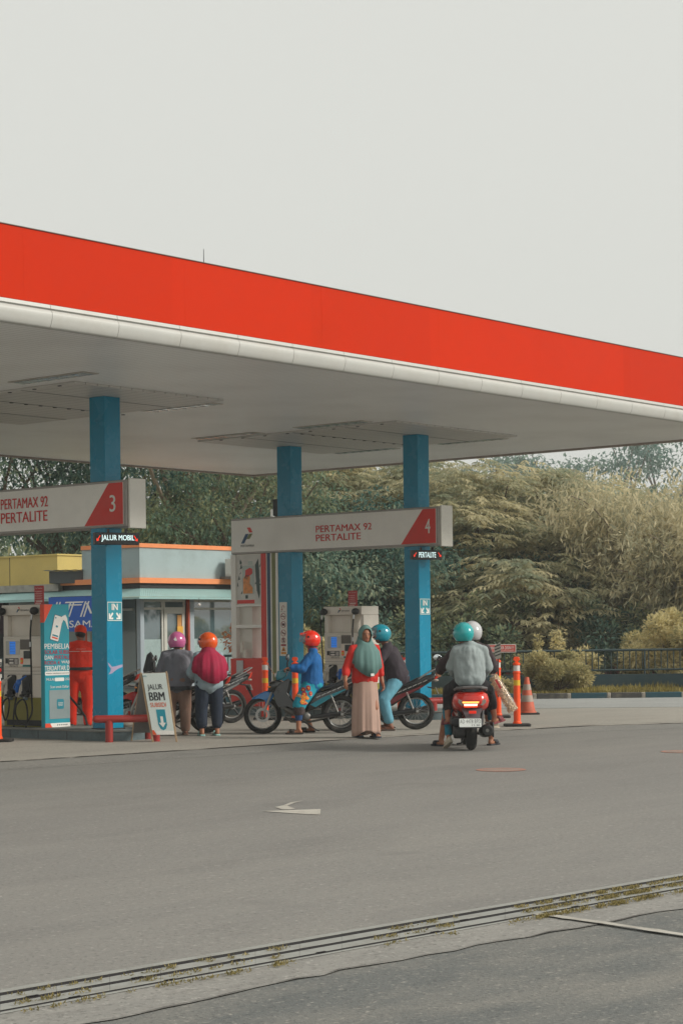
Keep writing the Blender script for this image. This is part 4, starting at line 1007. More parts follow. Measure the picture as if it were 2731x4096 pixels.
mt.prism(rrect(.22, .35, .26, .40, .02), F, .004, .006); lettering(mw, 'SUBSIDI', F, .24, .33, .335, .355, .007); lettering(mw, 'TEPAT', F, .24, .33, .30, .327, .007)
for k in range(6): rect(mg, F, .22 + k*.035, .24 + k*.035, .025, .04, .0025, .0035)
mw.build('white_print', M_textwhite, t, flat=True); mr_.build('red_print', mat('print_red', (176, 40, 66), .5), t, flat=True); mo.build('orange_corner', mat('print_orange', (228, 74, 40), .5), t, flat=True)
mg.build('grey_print', mat('print_grey', (70, 84, 92), .5), t, flat=True); mt.build('teal_print', mat('print_teal', (20, 128, 146), .5), t, flat=True)

# ------------------------------------------------------------------ kiosk stand under lane sign 4
t = thing('display_stand', 'white kiosk frame with oil poster and red base below lane sign 4', 'stand', (X4-.02, 24.14, IZ), rad(-90))
kz = lambda z: z - IZ
def kbx(mb, y0, y1, z0, z1, d0=0, d1=.36): return mb.box((24.14-y0, d0, kz(z0)), (24.14-y1, d1, kz(z1)))
mb = MB(); kbx(mb, 24.14, 24.02, 1.06, 2.925); kbx(mb, 24.019, 23.40, 1.985, 2.02); kbx(mb, 24.019, 23.40, 1.60, 1.66); mb.build('frame', M_sign, t, bevel=.005)
mb = MB(); kbx(mb, 24.019, 23.40, 2.021, 2.925, .02, .06); mb.build('poster_board', M_white, t)
mb = MB(); kbx(mb, 24.019, 23.72, 1.061, 1.599, .10, .34); kbx(mb, 24.019, 23.72, 1.661, 1.984, .10, .34); mb.build('side_panel', M_white, t)
mb = MB(); kbx(mb, 24.16, 23.38, .20, 1.055, -.01, .40); mb.build('red_base', M_signred, t, bevel=.006)
mb = MB(); kbx(mb, 23.399, 23.285, 1.056, 2.925, -.005, .36); kbx(mb, 23.379, 23.285, .20, 1.055, -.005, .36); mb.build('red_stripe', M_signred, t)
mb = MB(); kbx(mb, 23.284, 23.01, .20, 2.925, .004, .34); mb.build('stripe_backing', M_sign, t)
mb = MB(); kbx(mb, 23.255, 23.185, .20, 2.925, -.002, .0035); mb.build('navy_stripe', mat('stripe_navy', (10, 60, 96), .4), t)
mb = MB(); kbx(mb, 23.145, 23.06, .20, 2.925, -.002, .0035); mb.build('olive_stripe', M_lgreen, t)
F = Fr((24.14-24.019, .019, kz(2.021)), (1, 0, 0), (0, 0, 1), (0, -1, 0))
pr = MB(); rect(pr, F, .015, .60, .015, .89, .0005, .002); po = pr.build('poster', mat('poster_bg', (206, 204, 198), .4), t, flat=True)
mo = MB(); rect(mo, F, .02, .44, .02, .085, .002, .004); mo.prism([(.23, .62), (.33, .66), (.39, .64), (.40, .56), (.30, .50), (.22, .50)], F, .005, .007); mo.build('poster_red', M_signred, po, flat=True)
mo = MB(); mo.prism([(.17, .20), (.40, .20), (.40, .30), (.33, .38), (.34, .50), (.24, .56), (.17, .46)], F, .004, .006); mo.build('poster_amber', mat('poster_amber', (224, 140, 62), .4, var=.25, scale=14), po, flat=True)
mo = MB(); mo.prism(rrect(.15, .44, .19, .70, .03), F, .002, .004); rect(mo, F, .29, .40, .71, .78, .002, .004); mo.build('poster_bottle', mat('poster_pale', (178, 188, 182), .4), po, flat=True)
mo = MB()
for k in range(16):
    a = random.choice([random.uniform(.02, .12), random.uniform(.44, .56)]); b = random.uniform(.15, .75)
    mo.prism([(a, b), (a+random.uniform(.02, .05), b+random.uniform(-.02, .02)), (a+random.uniform(.0, .04), b+random.uniform(.03, .09))], F, .002, .0035)
mo.prism([(.46, .70), (.54, .82), (.56, .60), (.575, .20), (.55, .10), (.50, .25), (.48, .45)], F, .0036, .005)
lettering(mo, '4T', F, .19, .29, .45, .53, .008, bold=.05, shear=.3); rect(mo, F, .22, .28, .11, .17, .002, .004)
mo.build('poster_figures', mat('poster_green', (40, 66, 62), .4, var=.3, scale=20), po, flat=True)
mb = MB(); mb.box((.22, -.012, kz(1.16)), (.29, -.01+.02, kz(1.36))); mb.box((.30, -.012, kz(1.07)), (.36, .008, kz(1.20))); mb.build('leaflet', mat('leaflet', (222, 216, 204), .6), t)
mb = MB(); mb.box((.14, -.03, kz(.72)), (.30, -.014, kz(1.02))); 
o = mb.build('hanging_paper', mat('paper', (190, 190, 192), .6), t)
# dark loudspeaker on the back of the middle column
t = thing('loudspeaker', 'small black loudspeaker box left of the middle column', 'speaker', (X4+.05, 23.17, 3.585), rad(-90))
MB().box((0, 0, 0), (.155, .2, .30)).build('housing', M_black, t, bevel=.012); MB().box((.1, .05, -.012), (.2, .12, -.001)).build('bracket', M_darkmetal, t)

# ------------------------------------------------------------------ station shop behind the forecourt
def fX(x, y, X):
    u, v = uv(x, y); k = FW + RT*u; d = X / k[0]; return at(x, y, d)
def fY(x, y, Y):
    u, v = uv(x, y); k = FW + RT*u; d = Y / k[1]; return at(x, y, d)
SX, SY = 29.39, 30.31
M_shop = mat('shop_grey_blue', (158, 176, 178), .75, var=.06, scale=1.2, dirt=(110, 120, 118), dirt_amt=.4, dirt_scale=1.6)
M_pillar = mat('shop_pillar', (160, 172, 180), .7, var=.05)
M_oband = mat('shop_orange_band', (232, 142, 88), .6, var=.05)
M_awn = mat('awning_teal', (150, 188, 186), .5, var=.08, scale=3, dirt=(120, 130, 124), dirt_amt=.5)
M_glass = mat('shop_glass', (70, 92, 98), .03, var=0, ior=2.6)
M_frost = mat('frosted_glass', (158, 178, 178), .28, var=.05, spec=.6)
M_wframe = mat('window_frame', (196, 196, 188), .45, var=.04)
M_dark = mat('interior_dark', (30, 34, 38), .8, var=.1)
sh = thing('shop', 'grey blue station shop with orange parapet bands behind the forecourt', 'building', (SX, SY, 0))
def sb(x0, x1, y0, y1, z0, z1, mb=None):      # box in shop coordinates (x along the front, y into depth / along the left face)
    mb = mb or MB(); return mb.box((x0, y0, z0), (x1, y1, z1))
XR = fY(1040, 2450, SY).x - SX; YB = 4.6
YL = fX(327, 2186, SX).y - SY
sb(0, XR, 0, YL, 2.74, 3.39).build('parapet', M_shop, sh, flat=True)
sb(-.03, XR+.03, -.03, YL+.0, 3.391, 3.48).build('top_band', M_oband, sh, flat=True)
sb(-.10, XR+.1, -.10, YL+.6, 2.62, 2.735).build('lower_band', M_oband, sh, flat=True)
sb(-.02, XR, -.02, YL+2, 2.44, 2.619).build('eave_board', M_darkmetal, sh, flat=True)
# awning all round: thin sloping sheet with corrugation
def awning(pts_top, pts_bot, n):
    mb = MB(); a0, a1 = map(Vector, pts_top); b0, b1 = map(Vector, pts_bot); T_ = []; B_ = []
    for i in range(n+1):
        o = Vector((0, 0, .008*(i % 2))); T_.append(a0.lerp(a1, i/n) + o); B_.append(b0.lerp(b1, i/n) + o)
    m = n + 1
    mb.add(T_ + B_, [(i, i+1, m+i+1, m+i) for i in range(n)])
    mb.add([p - Vector((0, 0, .004)) for p in B_] + [p - Vector((0, 0, .05)) for p in B_], [(i, i+1, m+i+1, m+i) for i in range(n)])
    return mb
aw = awning([(-.05, -.05, 2.50), (XR, -.05, 2.50)], [(-.55, -.55, 2.31), (XR, -.55, 2.31)], 150); aw.build('front_awning', M_awn, sh, flat=True)
aw = awning([(-.05, -.05, 2.50), (-.05, YL+2.6, 2.50)], [(-.55, -.55, 2.31), (-.55, YL+2.9, 2.31)], 2); aw.build('side_awning', M_awn, sh, flat=True)
sb(-.5, XR, -.5, YL+2.4, 2.28, 2.30).build('awning_ceiling', mat('awning_ceiling', (120, 124, 122), .7), sh, flat=True)
# pillars, glazing
def wx(x): return fY(x, 2450, SY).x - SX
xs = [wx(v) for v in (557, 577, 657, 666, 741, 749, 752, 758, 777, 924)]
sb(0, xs[1], 0, xs[1], 0, 2.279).build('pillar', M_pillar, sh, bevel=.01)
sb(xs[7]+.01, xs[8], 0, .25, 0, 2.279).build('pillar', M_pillar, sh, bevel=.01)
sb(xs[6], xs[7], -.01, .06, .1, 2.279).build('red_trim', mat('trim_redorange', (178, 68, 40), .5), sh)
def window(x0, x1, z0, z1, frost=None, y=.10, f=.05, name='window', trans=None):
    fr = MB(); fr.box((x0, y-.03, z1-f), (x1, y+.03, z1)); fr.box((x0, y-.03, z0), (x1, y+.03, z0+f)); fr.box((x0, y-.029, z0+f), (x0+f, y+.029, z1-f)); fr.box((x1-f, y-.029, z0+f), (x1, y+.029, z1-f))
    if trans: fr.box((x0+f, y-.028, trans-f/2), (x1-f, y+.028, trans+f/2))
    o = fr.build(name, M_wframe, sh)
    MB().box((x0+f, y, z0+f), (x1-f, y+.008, z1-f)).build('pane', M_glass, o, flat=True)
    if frost: MB().box((x0+f, y-.004, z0+f), (x1-f, y-.001, frost)).build('frosting', M_frost, o, flat=True)
    return o
window(xs[1], xs[3]-.03, .12, 2.27, 1.40, trans=2.07)
window(xs[8], XR-.2, .12, 2.27, 1.40, trans=2.07)
d_ = window(xs[3], xs[5], .12, 2.05, 1.32, name='door', f=.09)
MB().box((xs[3]+.16, .07, .85), (xs[3]+.19, .095, 1.25)).build('handle', M_silver, d_)
mb = MB(); mb.box((xs[3]+.42, .085, .5), (xs[3]+.56, .095, 1.93)); mb.build('orange_strip', mat('door_amber', (196, 138, 70), .5), d_)
mb = MB(); mb.box((xs[3]+.40, .07, 1.52), (xs[3]+.58, .084, 1.68)); mb.build('sticker', mat('sticker_yellow', (226, 170, 60), .5), d_)
mb = MB(); mb.box((xs[3]+.40, .07, 1.22), (xs[3]+.60, .084, 1.46)); mb.build('notice', mat('sticker_blue', (150, 176, 190), .5), d_)
window(xs[3]-.02, xs[5], 2.051, 2.27, None)
# left face glazing and plinth
sb(.10, .13, .25, YL+2.6, .45, 2.279).build('side_glazing', mat('side_glass', (120, 132, 132), .2, var=.08, scale=1), sh, flat=True)
mb = MB(); mb.box((.06, .30, 2.03), (.099, YL+2.6, 2.08)); mb.box((.06, 1.3, .45), (.099, 1.36, 2.03)); mb.build('side_frame', M_wframe, sh)
sb(.05, XR, .13, YL+2.6, 0, .449).build('plinth', M_shop, sh)
for k, (z, o) in enumerate(((.43, .0), (.22, .35), (.10, .62))):
    mb = MB(); mb.box((-.02-o, -.02-o*0, z-.10), (.049, YL+2.6, z-.026)); mb.build('step', mat('step_grey', (104, 112, 114), .8), sh)
    mb = MB(); mb.box((-.035-o, -.03, z-.025), (.048, YL+2.6, z)); mb.build('step_nosing', mat('nosing', (176, 170, 162), .7), sh)
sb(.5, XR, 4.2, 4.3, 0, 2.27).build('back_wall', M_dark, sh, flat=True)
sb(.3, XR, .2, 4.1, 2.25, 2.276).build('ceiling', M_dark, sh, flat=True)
# hanging bulb
b_ = at(796, 2382, 41.6)
bl = thing('hanging_bulb', 'small bulb hanging under the shop awning', 'bulb', (b_.x, b_.y, 2.28)); MB().cyl((0, 0, -.12), (0, 0, 0), .006, n=6).build('cord', M_black, bl); MB().sph((0, 0, -.15), .035, 10, 8).build('bulb', M_reflect, bl)
# air conditioner on the ledge
q = fY(884, 2300, SY)
ac = thing('air_conditioner', 'white outdoor air conditioner unit on the shop parapet ledge', 'air conditioner', (q.x, SY-.42, 2.79))
MB().box((0, 0, 0), (.75, .30, .40)).build('casing', mat('ac_white', (206, 208, 202), .5, var=.05), ac, bevel=.012)
mb = MB(); [mb.box((.72-.5, -.006, .05+.03*k), (.70, -.002, .06+.03*k)) for k in range(10)]; mb.build('grille', M_dullalu, ac)
mb = MB(); mb.prism([(-.05, -.05), (.8, -.05), (.8, 0), (-.05, -.0)], lambda a, b, q_: (a, q_, b), 0, .40); mb.build('bracket', M_dullalu, ac)
# yellow shop further left
yc = at(229, 2200, 46)
ys = thing('yellow_shop', 'yellow walled flat roofed building at the left edge', 'building', (yc.x, yc.y, 0))
M_yel = mat('yellow_wall', (196, 176, 104), .8, var=.06, scale=1, dirt=(150, 138, 90), dirt_amt=.3)
MB().box((0, 0, 0), (8, 7, 3.40)).build('walls', M_yel, ys, flat=True)
MB().box((-.004, 1.7, 2.0), (-.001, 1.72, 3.4)).build('wall_joint', M_darkmetal, ys)
mb = MB(); mb.box((-.03, -.03, 3.401), (8, 7, 3.44)); mb.build('coping', M_yel, ys)
# low flat roof with pale edge in front of it, water tank box
lw = at(262, 2330, 43.6)
lr = thing('low_annex', 'low annex with pale concrete roof edge under the yellow shop', 'building', (SX-.15, SY+YL+.62, 0))
MB().box((0, 0, 2.50), (3, 8, 2.66)).build('roof_edge', mat('roof_edge_pale', (158, 154, 146), .8, dirt=(90, 88, 80), dirt_amt=.7, dirt_scale=4), lr)
MB().box((-.5, 2.4, 2.30), (.05, 8, 2.44)).build('gutter', mat('gutter_white', (182, 180, 174), .5), lr)
MB().box((.9, 0, 0), (1.0, 8, 2.49)).build('wall', M_dark, lr)  # dark grey colour stands in for the unlit interior
MB().box((.86, 2.9, 1.55), (.89, 4.6, 2.3)).build('curtain', mat('curtain_plum', (60, 40, 52), .8), lr)
tb = at(197, 2328, 43.3)
tk = thing('roof_cabinet', 'dark grey metal cabinet with wavy lid on the annex roof', 'cabinet', (tb.x, tb.y, 2.665), rad(-62))
MB().box((0, 0, 0), (.78, .5, .27)).build('cabinet', mat('cabinet_grey', (78, 84, 86), .6, dirt=(50, 50, 48), dirt_amt=.6), tk)
mb = MB(); r1 = []; r2 = []
for i in range(41):
    x = -.12 + .92*i/40; z = .285 + .014*abs(math.sin(i*.34)); r1.append((x, -.08, z)); r2.append((x, .56, z))
mb.add(r1 + r2, [(i, i+1, 42+i, 41+i) for i in range(40)]); mb.build('lid', mat('lid_grey', (170, 168, 160), .5, metal=.3), tk)
# blue banner hung under the side awning
b0 = fX(196, 2528, SX-.62); b1 = fX(398, 2384, SX-.62)
wB = b0.y - b1.y; hB = b1.z - b0.z
bn = thing('atm_banner', 'blue cash machine banner with large white slanted letters under the side awning', 'banner', (SX-.62, b0.y, b0.z), rad(-90))
MB().box((0, 0, 0), (wB, .01, hB)).build('cloth', mat('banner_blue', (0, 84, 178), .5, var=.08), bn)
mb = MB(); a_ = lambda s: (s - 196) / 202 * wB
lettering(mb, 'BERSAMA', FRONT, a_(203), a_(396), .05*hB+.05, .05*hB+.20, .004, bold=.035)
def st(b): return .42*hB + b*.44*hB
def slab(x0, w, sh_=.34):    # slanted stroke
    mb.prism([(x0, st(0)), (x0+w, st(0)), (x0+w+sh_*.44*hB, st(1)), (x0+sh_*.44*hB, st(1))], FRONT, .002, .005)
sl = .50
for x0 in (.06, .12, .33, .39, .62, .68, .90, .96): slab(wB*x0*1.0, .022*wB*1.3, sl)
mb.prism([(a_(262), st(.91)), (a_(334), st(.91)), (a_(337), st(1.0)), (a_(266), st(1.0))], FRONT, .0055, .008)
mb.prism([(a_(268), st(.74)), (a_(328), st(.74)), (a_(330), st(.82)), (a_(272), st(.82))], FRONT, .0055, .008)
mb.prism([(wB*.74, st(.9)), (wB*.78, st(.9)), (wB*.86, st(.2)), (wB*.82, st(.2))], FRONT, .0055, .008)
mb.build('lettering', M_textwhite, bn, flat=True)
MB().box((.05, .012, hB-.02), (wB-.05, .03, hB+.01)).build('hanging_rail', M_darkmetal, bn)
# orange door frame edge behind the attendant
of = fX(347, 2540, SX-.05)
t = thing('door_frame', 'orange and white door frame behind the attendant', 'door frame', (SX-.10, of.y, .25), rad(-90))
MB().box((0, 0, 0), (.07, .06, 1.95)).build('orange_jamb', mat('jamb_orange', (206, 84, 36), .5), t)
MB().box((.071, 0, 0), (.17, .06, 1.95)).build('white_jamb', M_wframe, t)

# ------------------------------------------------------------------ bollards, cone, barrier, rock
def bollard(label, loc, rz=0, cap=True, group='orange flexible bollards', faded=False, tilt=0):
    t = thing('traffic_bollard', label, 'bollard', loc, rz, group); m = M_orange
    MB().prism(rrect(-.20, .20, -.16, .16, .04), lambda a, b, q: (a, b, q), 0, .04).build('rubber_base', M_rubber, t, bevel=.008)
    prof = [(.062, .041), (.062, .07), (.052, .09), (.050, .66), (.050, .78), (.052, .90), (.058, .91), (.058, .935), (.052, .945)]
    MB().lathe([(.066, .041), (.066, .06), (.054, .08), (.050, .80), (.057, .81), (.057, .83), (.047, .835), (.047, .925), (.057, .93), (.057, .95), (.046, .962), (.03, .968)], n=24).build('post', m, t, smooth=30)
    MB().lathe([(.0525, .62), (.0525, .70)], n=24).build('yellow_band', M_yellowband, t)
    MB().lathe([(.0495, .838), (.0495, .922)], n=24).build('white_band', M_reflect, t)
    mb = MB(); mb.prism([(-.028, 0), (.028, 0), (.02, .02), (.045, .03), (.05, .06), (.035, .088), (-.035, .088), (-.05, .06), (-.045, .03), (-.02, .02)], lambda a, b, q: (a, q, .965 + b), -.018, .018)
    mb.build('loop_cap', m, t, bevel=.006)
    return t
Rz = -YAW
B0 = bollard('orange bollard right of the scooter in front of the cone', tuple(gz(2068, 2906, ZF)), Rz)
gp = lambda x, y: tuple(gz(x, y, ZF))
dup(B0, gp(1062, 2880), Rz, 'orange bollard left of the middle column against the red kiosk base')
dup(B0, gp(1182, 2882), Rz, 'orange bollard right of the middle column behind the blue motorbike')
dup(B0, gp(1602, 2872), Rz, 'orange bollard behind the man in the dark shirt')
dup(B0, gp(1992, 2872), Rz, 'faded orange bollard partly hidden behind the scooter rider')
bL = dup(B0, gp(-8, 2968), Rz, 'orange bollard cut by the left edge of the photo')
t = thing('phone_notice', 'black and white no phone notice on the left edge bollard', 'sign', tuple(Vector(bL.location) + Vector((-.09, -.02, .88))), Rz + rad(6))
MB().box((-.12, 0, 0), (.12, .006, .26)).build('panel', M_white, t)
mb = MB(); rect(mb, FRONT, -.12, .12, .055, .215); mb.build('black_field', M_black, t)
mb = MB(); lettering(mb, 'MATIKAN', FRONT, .0, .115, .185, .205, .006, bold=.03); lettering(mb, 'MESIN & HP', FRONT, -.02, .115, .155, .175, .006, bold=.03); lettering(mb, 'AREA', FRONT, .03, .10, .062, .075, .006); mb.build('lettering', M_textwhite, t, flat=True)
mb = MB(); ring(mb, FRONT, .085, .11, .03, .03, .004, .007); ring(mb, FRONT, .01, .11, .03, .03, .004, .007); mb.build('red_disc', M_signred, t, flat=True)
# traffic cone
t = thing('traffic_cone', 'faded orange traffic cone with two pale bands beside the bollard', 'cone', gp(2108, 2858), Rz)
MB().prism(rrect(-.20, .20, -.20, .20, .03), lambda a, b, q: (a, b, q), 0, .03).build('base', M_rubber, t, bevel=.006)
M_cone = mat('cone_faded', (196, 88, 58), .6, var=.12, dirt=(140, 96, 78), dirt_amt=.6, dirt_scale=5)
MB().lathe([(.165, .031), (.155, .05), (.140, .06), (.035, .64), (.030, .645)], n=24).build('cone_body', M_cone, t)
M_coneband = mat('cone_band', (166, 152, 140), .6, var=.1, dirt=(140, 118, 104), dirt_amt=.6, dirt_scale=8)
cr_ = lambda z: .140 - .105*(z-.06)/.58 + .0025
for a, b in ((.22, .33), (.42, .52)): MB().lathe([(cr_(a), a), (cr_(b), b)], n=24).build('reflective_band', M_coneband, t)
# striped board leaning at the faded bollard
t = thing('striped_board', 'small tilted board with dark diagonal stripes above the bollard', 'board', tuple(at(1979, 2640, 31.0)), Rz)
MB().prism([(0, 0), (.10, .03), (.09, .29), (-.01, .21)], lambda a, b, q: (a, q, b), 0, .008).build('panel', mat('board_grey', (150, 148, 138), .5), t)
mb = MB()
for k in range(4): mb.prism([(.0, .05+.05*k), (.09, .085+.05*k), (.09, .105+.05*k), (.0, .07+.05*k)], FRONT, .001, .003)
mb.build('dark_stripe', M_black, t)
MB().cyl((.05, .015, -.59), (.05, .015, .02), .012, n=8).build('post', M_rubber, t)
# exit board between the woman and the right column
t = thing('exit_sign', 'red board reading KELUAR with white arrow near the right column', 'sign', tuple(at(1545, 2664, 35.2)), Rz)
MB().box((0, 0, 0), (.40, .012, .15)).build('panel', mat('exit_red', (218, 48, 40), .5), t)
mb = MB(); lettering(mb, 'KELUAR', FRONT, .02, .24, .045, .11, .004, bold=.03); arrow(mb, FRONT, .27, .078, .385, .078, .03, .05); mb.build('lettering', M_textwhite, t, flat=True)
mb = MB(); mb.cyl((.06, .02, -.80), (.06, .02, .05), .012, n=8); mb.cyl((.34, .02, -.80), (.34, .02, .05), .012, n=8); mb.build('legs', M_darkmetal, t)
# maroon pipe barriers
def pipe_barrier(label, pts, zb, posts, r=.052):
    o = Vector((pts[0][0], pts[0][1], ZF)); t = thing('pipe_barrier', label, 'barrier', tuple(o))
    P_ = []
    for i, p in enumerate(pts):
        p = Vector((p[0]-o.x, p[1]-o.y, zb-ZF))
        if 0 < i < len(pts)-1:
            a = Vector((pts[i-1][0]-o.x, pts[i-1][1]-o.y, zb-ZF)); b = Vector((pts[i+1][0]-o.x, pts[i+1][1]-o.y, zb-ZF))
            for s in range(6):
                u = s/5; q0 = p + (a-p).normalized()*.12; q1 = p + (b-p).normalized()*.12
                P_.append(q0.lerp(p, u).lerp(p.lerp(q1, u), u))
        else: P_.append(p)
    mb = MB(); mb.tube(P_, r, 16)
    if True:
        d = (P_[0]-P_[1]).normalized(); mb.sph(P_[0], (r, r, r), 16, 10)
    mb.build('bar', M_maroon, t)
    for p in posts: MB().cyl((p[0]-o.x, p[1]-o.y, 0), (p[0]-o.x, p[1]-o.y, zb-ZF-.02), r*1.02, n=16).build('post', M_maroon, t)
    return t
def ad_(x, d):
    p = at(x, 2531, d); return Vector((p.x, p.y, ZF))
a = ad_(432, 26.42); b = ad_(619, 26.50)
dd = (b - a).normalized(); e = a - dd*.17
zb = .365
b2 = b + dd*.06
c = b2 + Vector((.50, .70, 0))
pipe_barrier('maroon pipe barrier in front of the left column', [(e.x, e.y), (b2.x, b2.y), (c.x, c.y)], zb, [(a.x, a.y), (b.x, b.y), (b.x+.36, b.y+.52)])
a = gz(1735, 2880, ZF); b = gz(1990, 2872, ZF)
dd = (b - a).normalized(); e = a - dd*.12
pipe_barrier('maroon pipe barrier in front of the right column', [(e.x, e.y), (b.x, b.y), (b.x+.6, b.y+.6)], .36, [(a.x, a.y), (b.x-.1, b.y+.05)], .055)
# rock lump at the foot of the left column
t = thing('rock', 'grey lump of rock behind the maroon barrier', 'rock', tuple(at(492, 2910, 27.7)) ); t.location.z = IZ
mb = MB(); mb.sph((.05, 0, .06), (.22, .13, .085), 20, 12); mb.sph((.30, .08, .05), (.16, .1, .07), 16, 10)
o = mb.build('rock_lump', mat('rock_grey', (132, 126, 116), .85, var=.2, bump=.8, bscale=14), t, smooth=60)
for v in o.data.vertices:
    n_ = noise.noise_vector(v.co*9); v.co += n_*.03; v.co.z = max(v.co.z, -.0)
# A-frame board
BL = ad_(606, 26.30); BR = ad_(701, 26.28); BK = ad_(521, 26.72)
TL = at(563, 2694, 26.42); TR = at(665, 2690, 26.40)
t = thing('a_frame_sign', 'folding A frame board reading JALUR BBM SUBSIDI by the barrier', 'sign', tuple(BL)); O = BL
U_ = (BR - BL).normalized(); V_ = ((TL + TR)/2 - (BL + BR)/2).normalized(); W_ = (BR-BL).length; H_ = ((TL+TR)/2 - (BL+BR)/2).length
M_wood = mat('raw_wood', (168, 142, 112), .8, var=.15, scale=9)
# front panel in its own skewed frame (the board is slightly racked)
def FA(a, b, q):
    p = (TL - O).lerp(TR - O, a/W_).lerp((BL - O).lerp(BR - O, a/W_), 1 - b/H_)
    n = (BR - BL).cross(TL - BL).normalized()
    if n.dot(Vector((FW[0], FW[1], 0))) > 0: n = -n
    return p + n*q
FA.__name__ = 'FA'
mb = MB(); mb.prism([(.018, .10), (W_-.012, .10), (W_-.012, H_-.004), (.018, H_-.004)], FA, -.004, .002); mb.build('panel', mat('aframe_white', (212, 222, 218), .4, var=.04, dirt=(150, 160, 158), dirt_amt=.3), t, flat=True)
mb = MB(); 
for x in (0, W_): mb.prism([(x-.012, 0), (x+.012, 0), (x+.012, H_), (x-.012, H_)], FA, -.024, -.005)
mb.prism([(0, H_-.02), (W_, H_-.02), (W_, H_), (0, H_)], FA, -.022, -.006); mb.build('wooden_frame', M_wood, t, bevel=.002)
mb = MB(); lettering(mb, 'JALUR', FA, W_*.17, W_*.77, H_*.735, H_*.835, .004, bold=.03); lettering(mb, 'BBM', FA, W_*.17, W_*.80, H_*.60, H_*.72, .004, bold=.07)
mb.build('black_lettering', M_textdark, t, flat=True)
mb = MB(); lettering(mb, 'SUBSIDI', FA, W_*.17, W_*.80, H_*.505, H_*.57, .004, bold=.03); mb.prism([(.02, .102), (W_*.22, .102), (W_*.14, .165), (.02, .165)], FA, .0025, .004); mb.build('orange_lettering', mat('aframe_orange', (224, 92, 44), .5), t, flat=True)
mb = MB(); mb.prism([(W_*.36, H_*.47), (W_*.72, H_*.47), (W_*.72, H_*.25), (W_*.65, H_*.19), (W_*.54, H_*.17), (W_*.43, H_*.19), (W_*.36, H_*.25)], FA, .0025, .004); lettering(mb, 'BUMN', FA, W_*.05, W_*.2, H_*.945, H_*.965, .003)
mb.build('teal_shield', mat('aframe_teal', (20, 140, 160), .5), t, flat=True)
class _F: pass
mb = MB(); arrow(mb, FA, W_*.54, H_*.37, W_*.54, H_*.21, .035, .065, .0045, .006); rect(mb, FA, W_*.23, W_-.012, .102, .155, .0025, .004); mb.build('white_arrow', M_textwhite, t, flat=True)
bt = ((TL + TR)/2 - O); dB = BK - BL
mb = MB()
B1, B2 = BK - O, BK - O + (BR - BL)
for p, q in ((B1, TL - O), (B2, TR - O)): mb.tube([p + Vector((0, 0, 0)), p.lerp(q, 1) + Vector((-.02*FW[0], -.02*FW[1], -.01))*-1], .012, 6)
mb.build('back_frame', M_wood, t)
nb = (B2-B1).cross(TL-O-B1).normalized()*.004
mb = MB(); qa = [B1.lerp(TL-O, .12), B2.lerp(TR-O, .12), B2.lerp(TR-O, .95), B1.lerp(TL-O, .95)]
mb.add([p + nb for p in qa] + [p - nb for p in qa], [(0, 1, 2, 3), (7, 6, 5, 4), (0, 4, 5, 1), (1, 5, 6, 2), (2, 6, 7, 3), (3, 7, 4, 0)]); mb.build('back_panel', mat('aframe_back', (112, 112, 110), .7, var=.1, dirt=(80, 78, 76), dirt_amt=.5), t, flat=True)

# ------------------------------------------------------------------ motorcycles (x forward, y left, z up)
def torus(mb, c, R, r, axis='y', n=36, k=10, mi=0, sq=1.0):
    vs = []; fs = []
    for i in range(n):
        a = 2*math.pi*i/n
        for j in range(k):
            b = 2*math.pi*j/k; rr = R + r*math.cos(b); y = r*sq*math.sin(b)
            vs.append((c[0] + rr*math.cos(a), c[1] + y, c[2] + rr*math.sin(a)))
    for i in range(n):
        for j in range(k): fs.append((i*k+j, ((i+1) % n)*k+j, ((i+1) % n)*k+(j+1) % k, i*k+(j+1) % k))
    return mb.add(vs, fs, mi)
def wheel(t, name, x, R=.275, sec=.036, spokes=True, disc=True, rimcol=None, wide=1.0):
    w = MB(); torus(w, (x, 0, R), R-sec, sec, sq=wide); o = w.build(name, M_tyre, t)
    rm = MB(); torus(rm, (x, 0, R), R-sec*2.15, .012, n=36, k=8, sq=1.7); rm.build('rim', rimcol or M_silver, o)
    mb = MB()
    if spokes:
        for i in range(28):
            a = 2*math.pi*i/28; b = a + (.5 if i % 2 else -.5); y = .03 if (i//2) % 2 else -.03
            mb.cyl((x + .045*math.cos(b), y, R + .045*math.sin(b)), (x + (R-sec*2.3)*math.cos(a), 0, R + (R-sec*2.3)*math.sin(a)), .0022, n=4, caps=False)
        mb.build('spokes', M_silver, o)
    else:
        for i in range(5):
            a = 2*math.pi*i/5; mb.cyl((x + .03*math.cos(a), 0, R + .03*math.sin(a)), (x + (R-sec*2.3)*math.cos(a+.2), 0, R + (R-sec*2.3)*math.sin(a+.2)), .018, .012, n=8)
        mb.build('spokes', M_darkmetal, o)
    MB().cyl((x, -.05, R), (x, .05, R), .05, n=20).build('hub', M_dullalu, o)
    if disc:
        d = MB(); 
        for k in range(18):
            a = 2*math.pi*k/18; d.cyl((x+.085*math.cos(a), .055, R+.085*math.sin(a)), (x+.085*math.cos(a), .059, R+.085*math.sin(a)), .022, n=8)
        d.build('brake_disc', M_silver, o)
    return o
PXZ = lambda t0, y: (lambda a, b, q: (a, y + q, b))
def side(mb, poly, y0, y1, mi=0, t=0.0):
    return mb.prism(poly, lambda a, b, q: (a, q, b), y0, y1, mi)
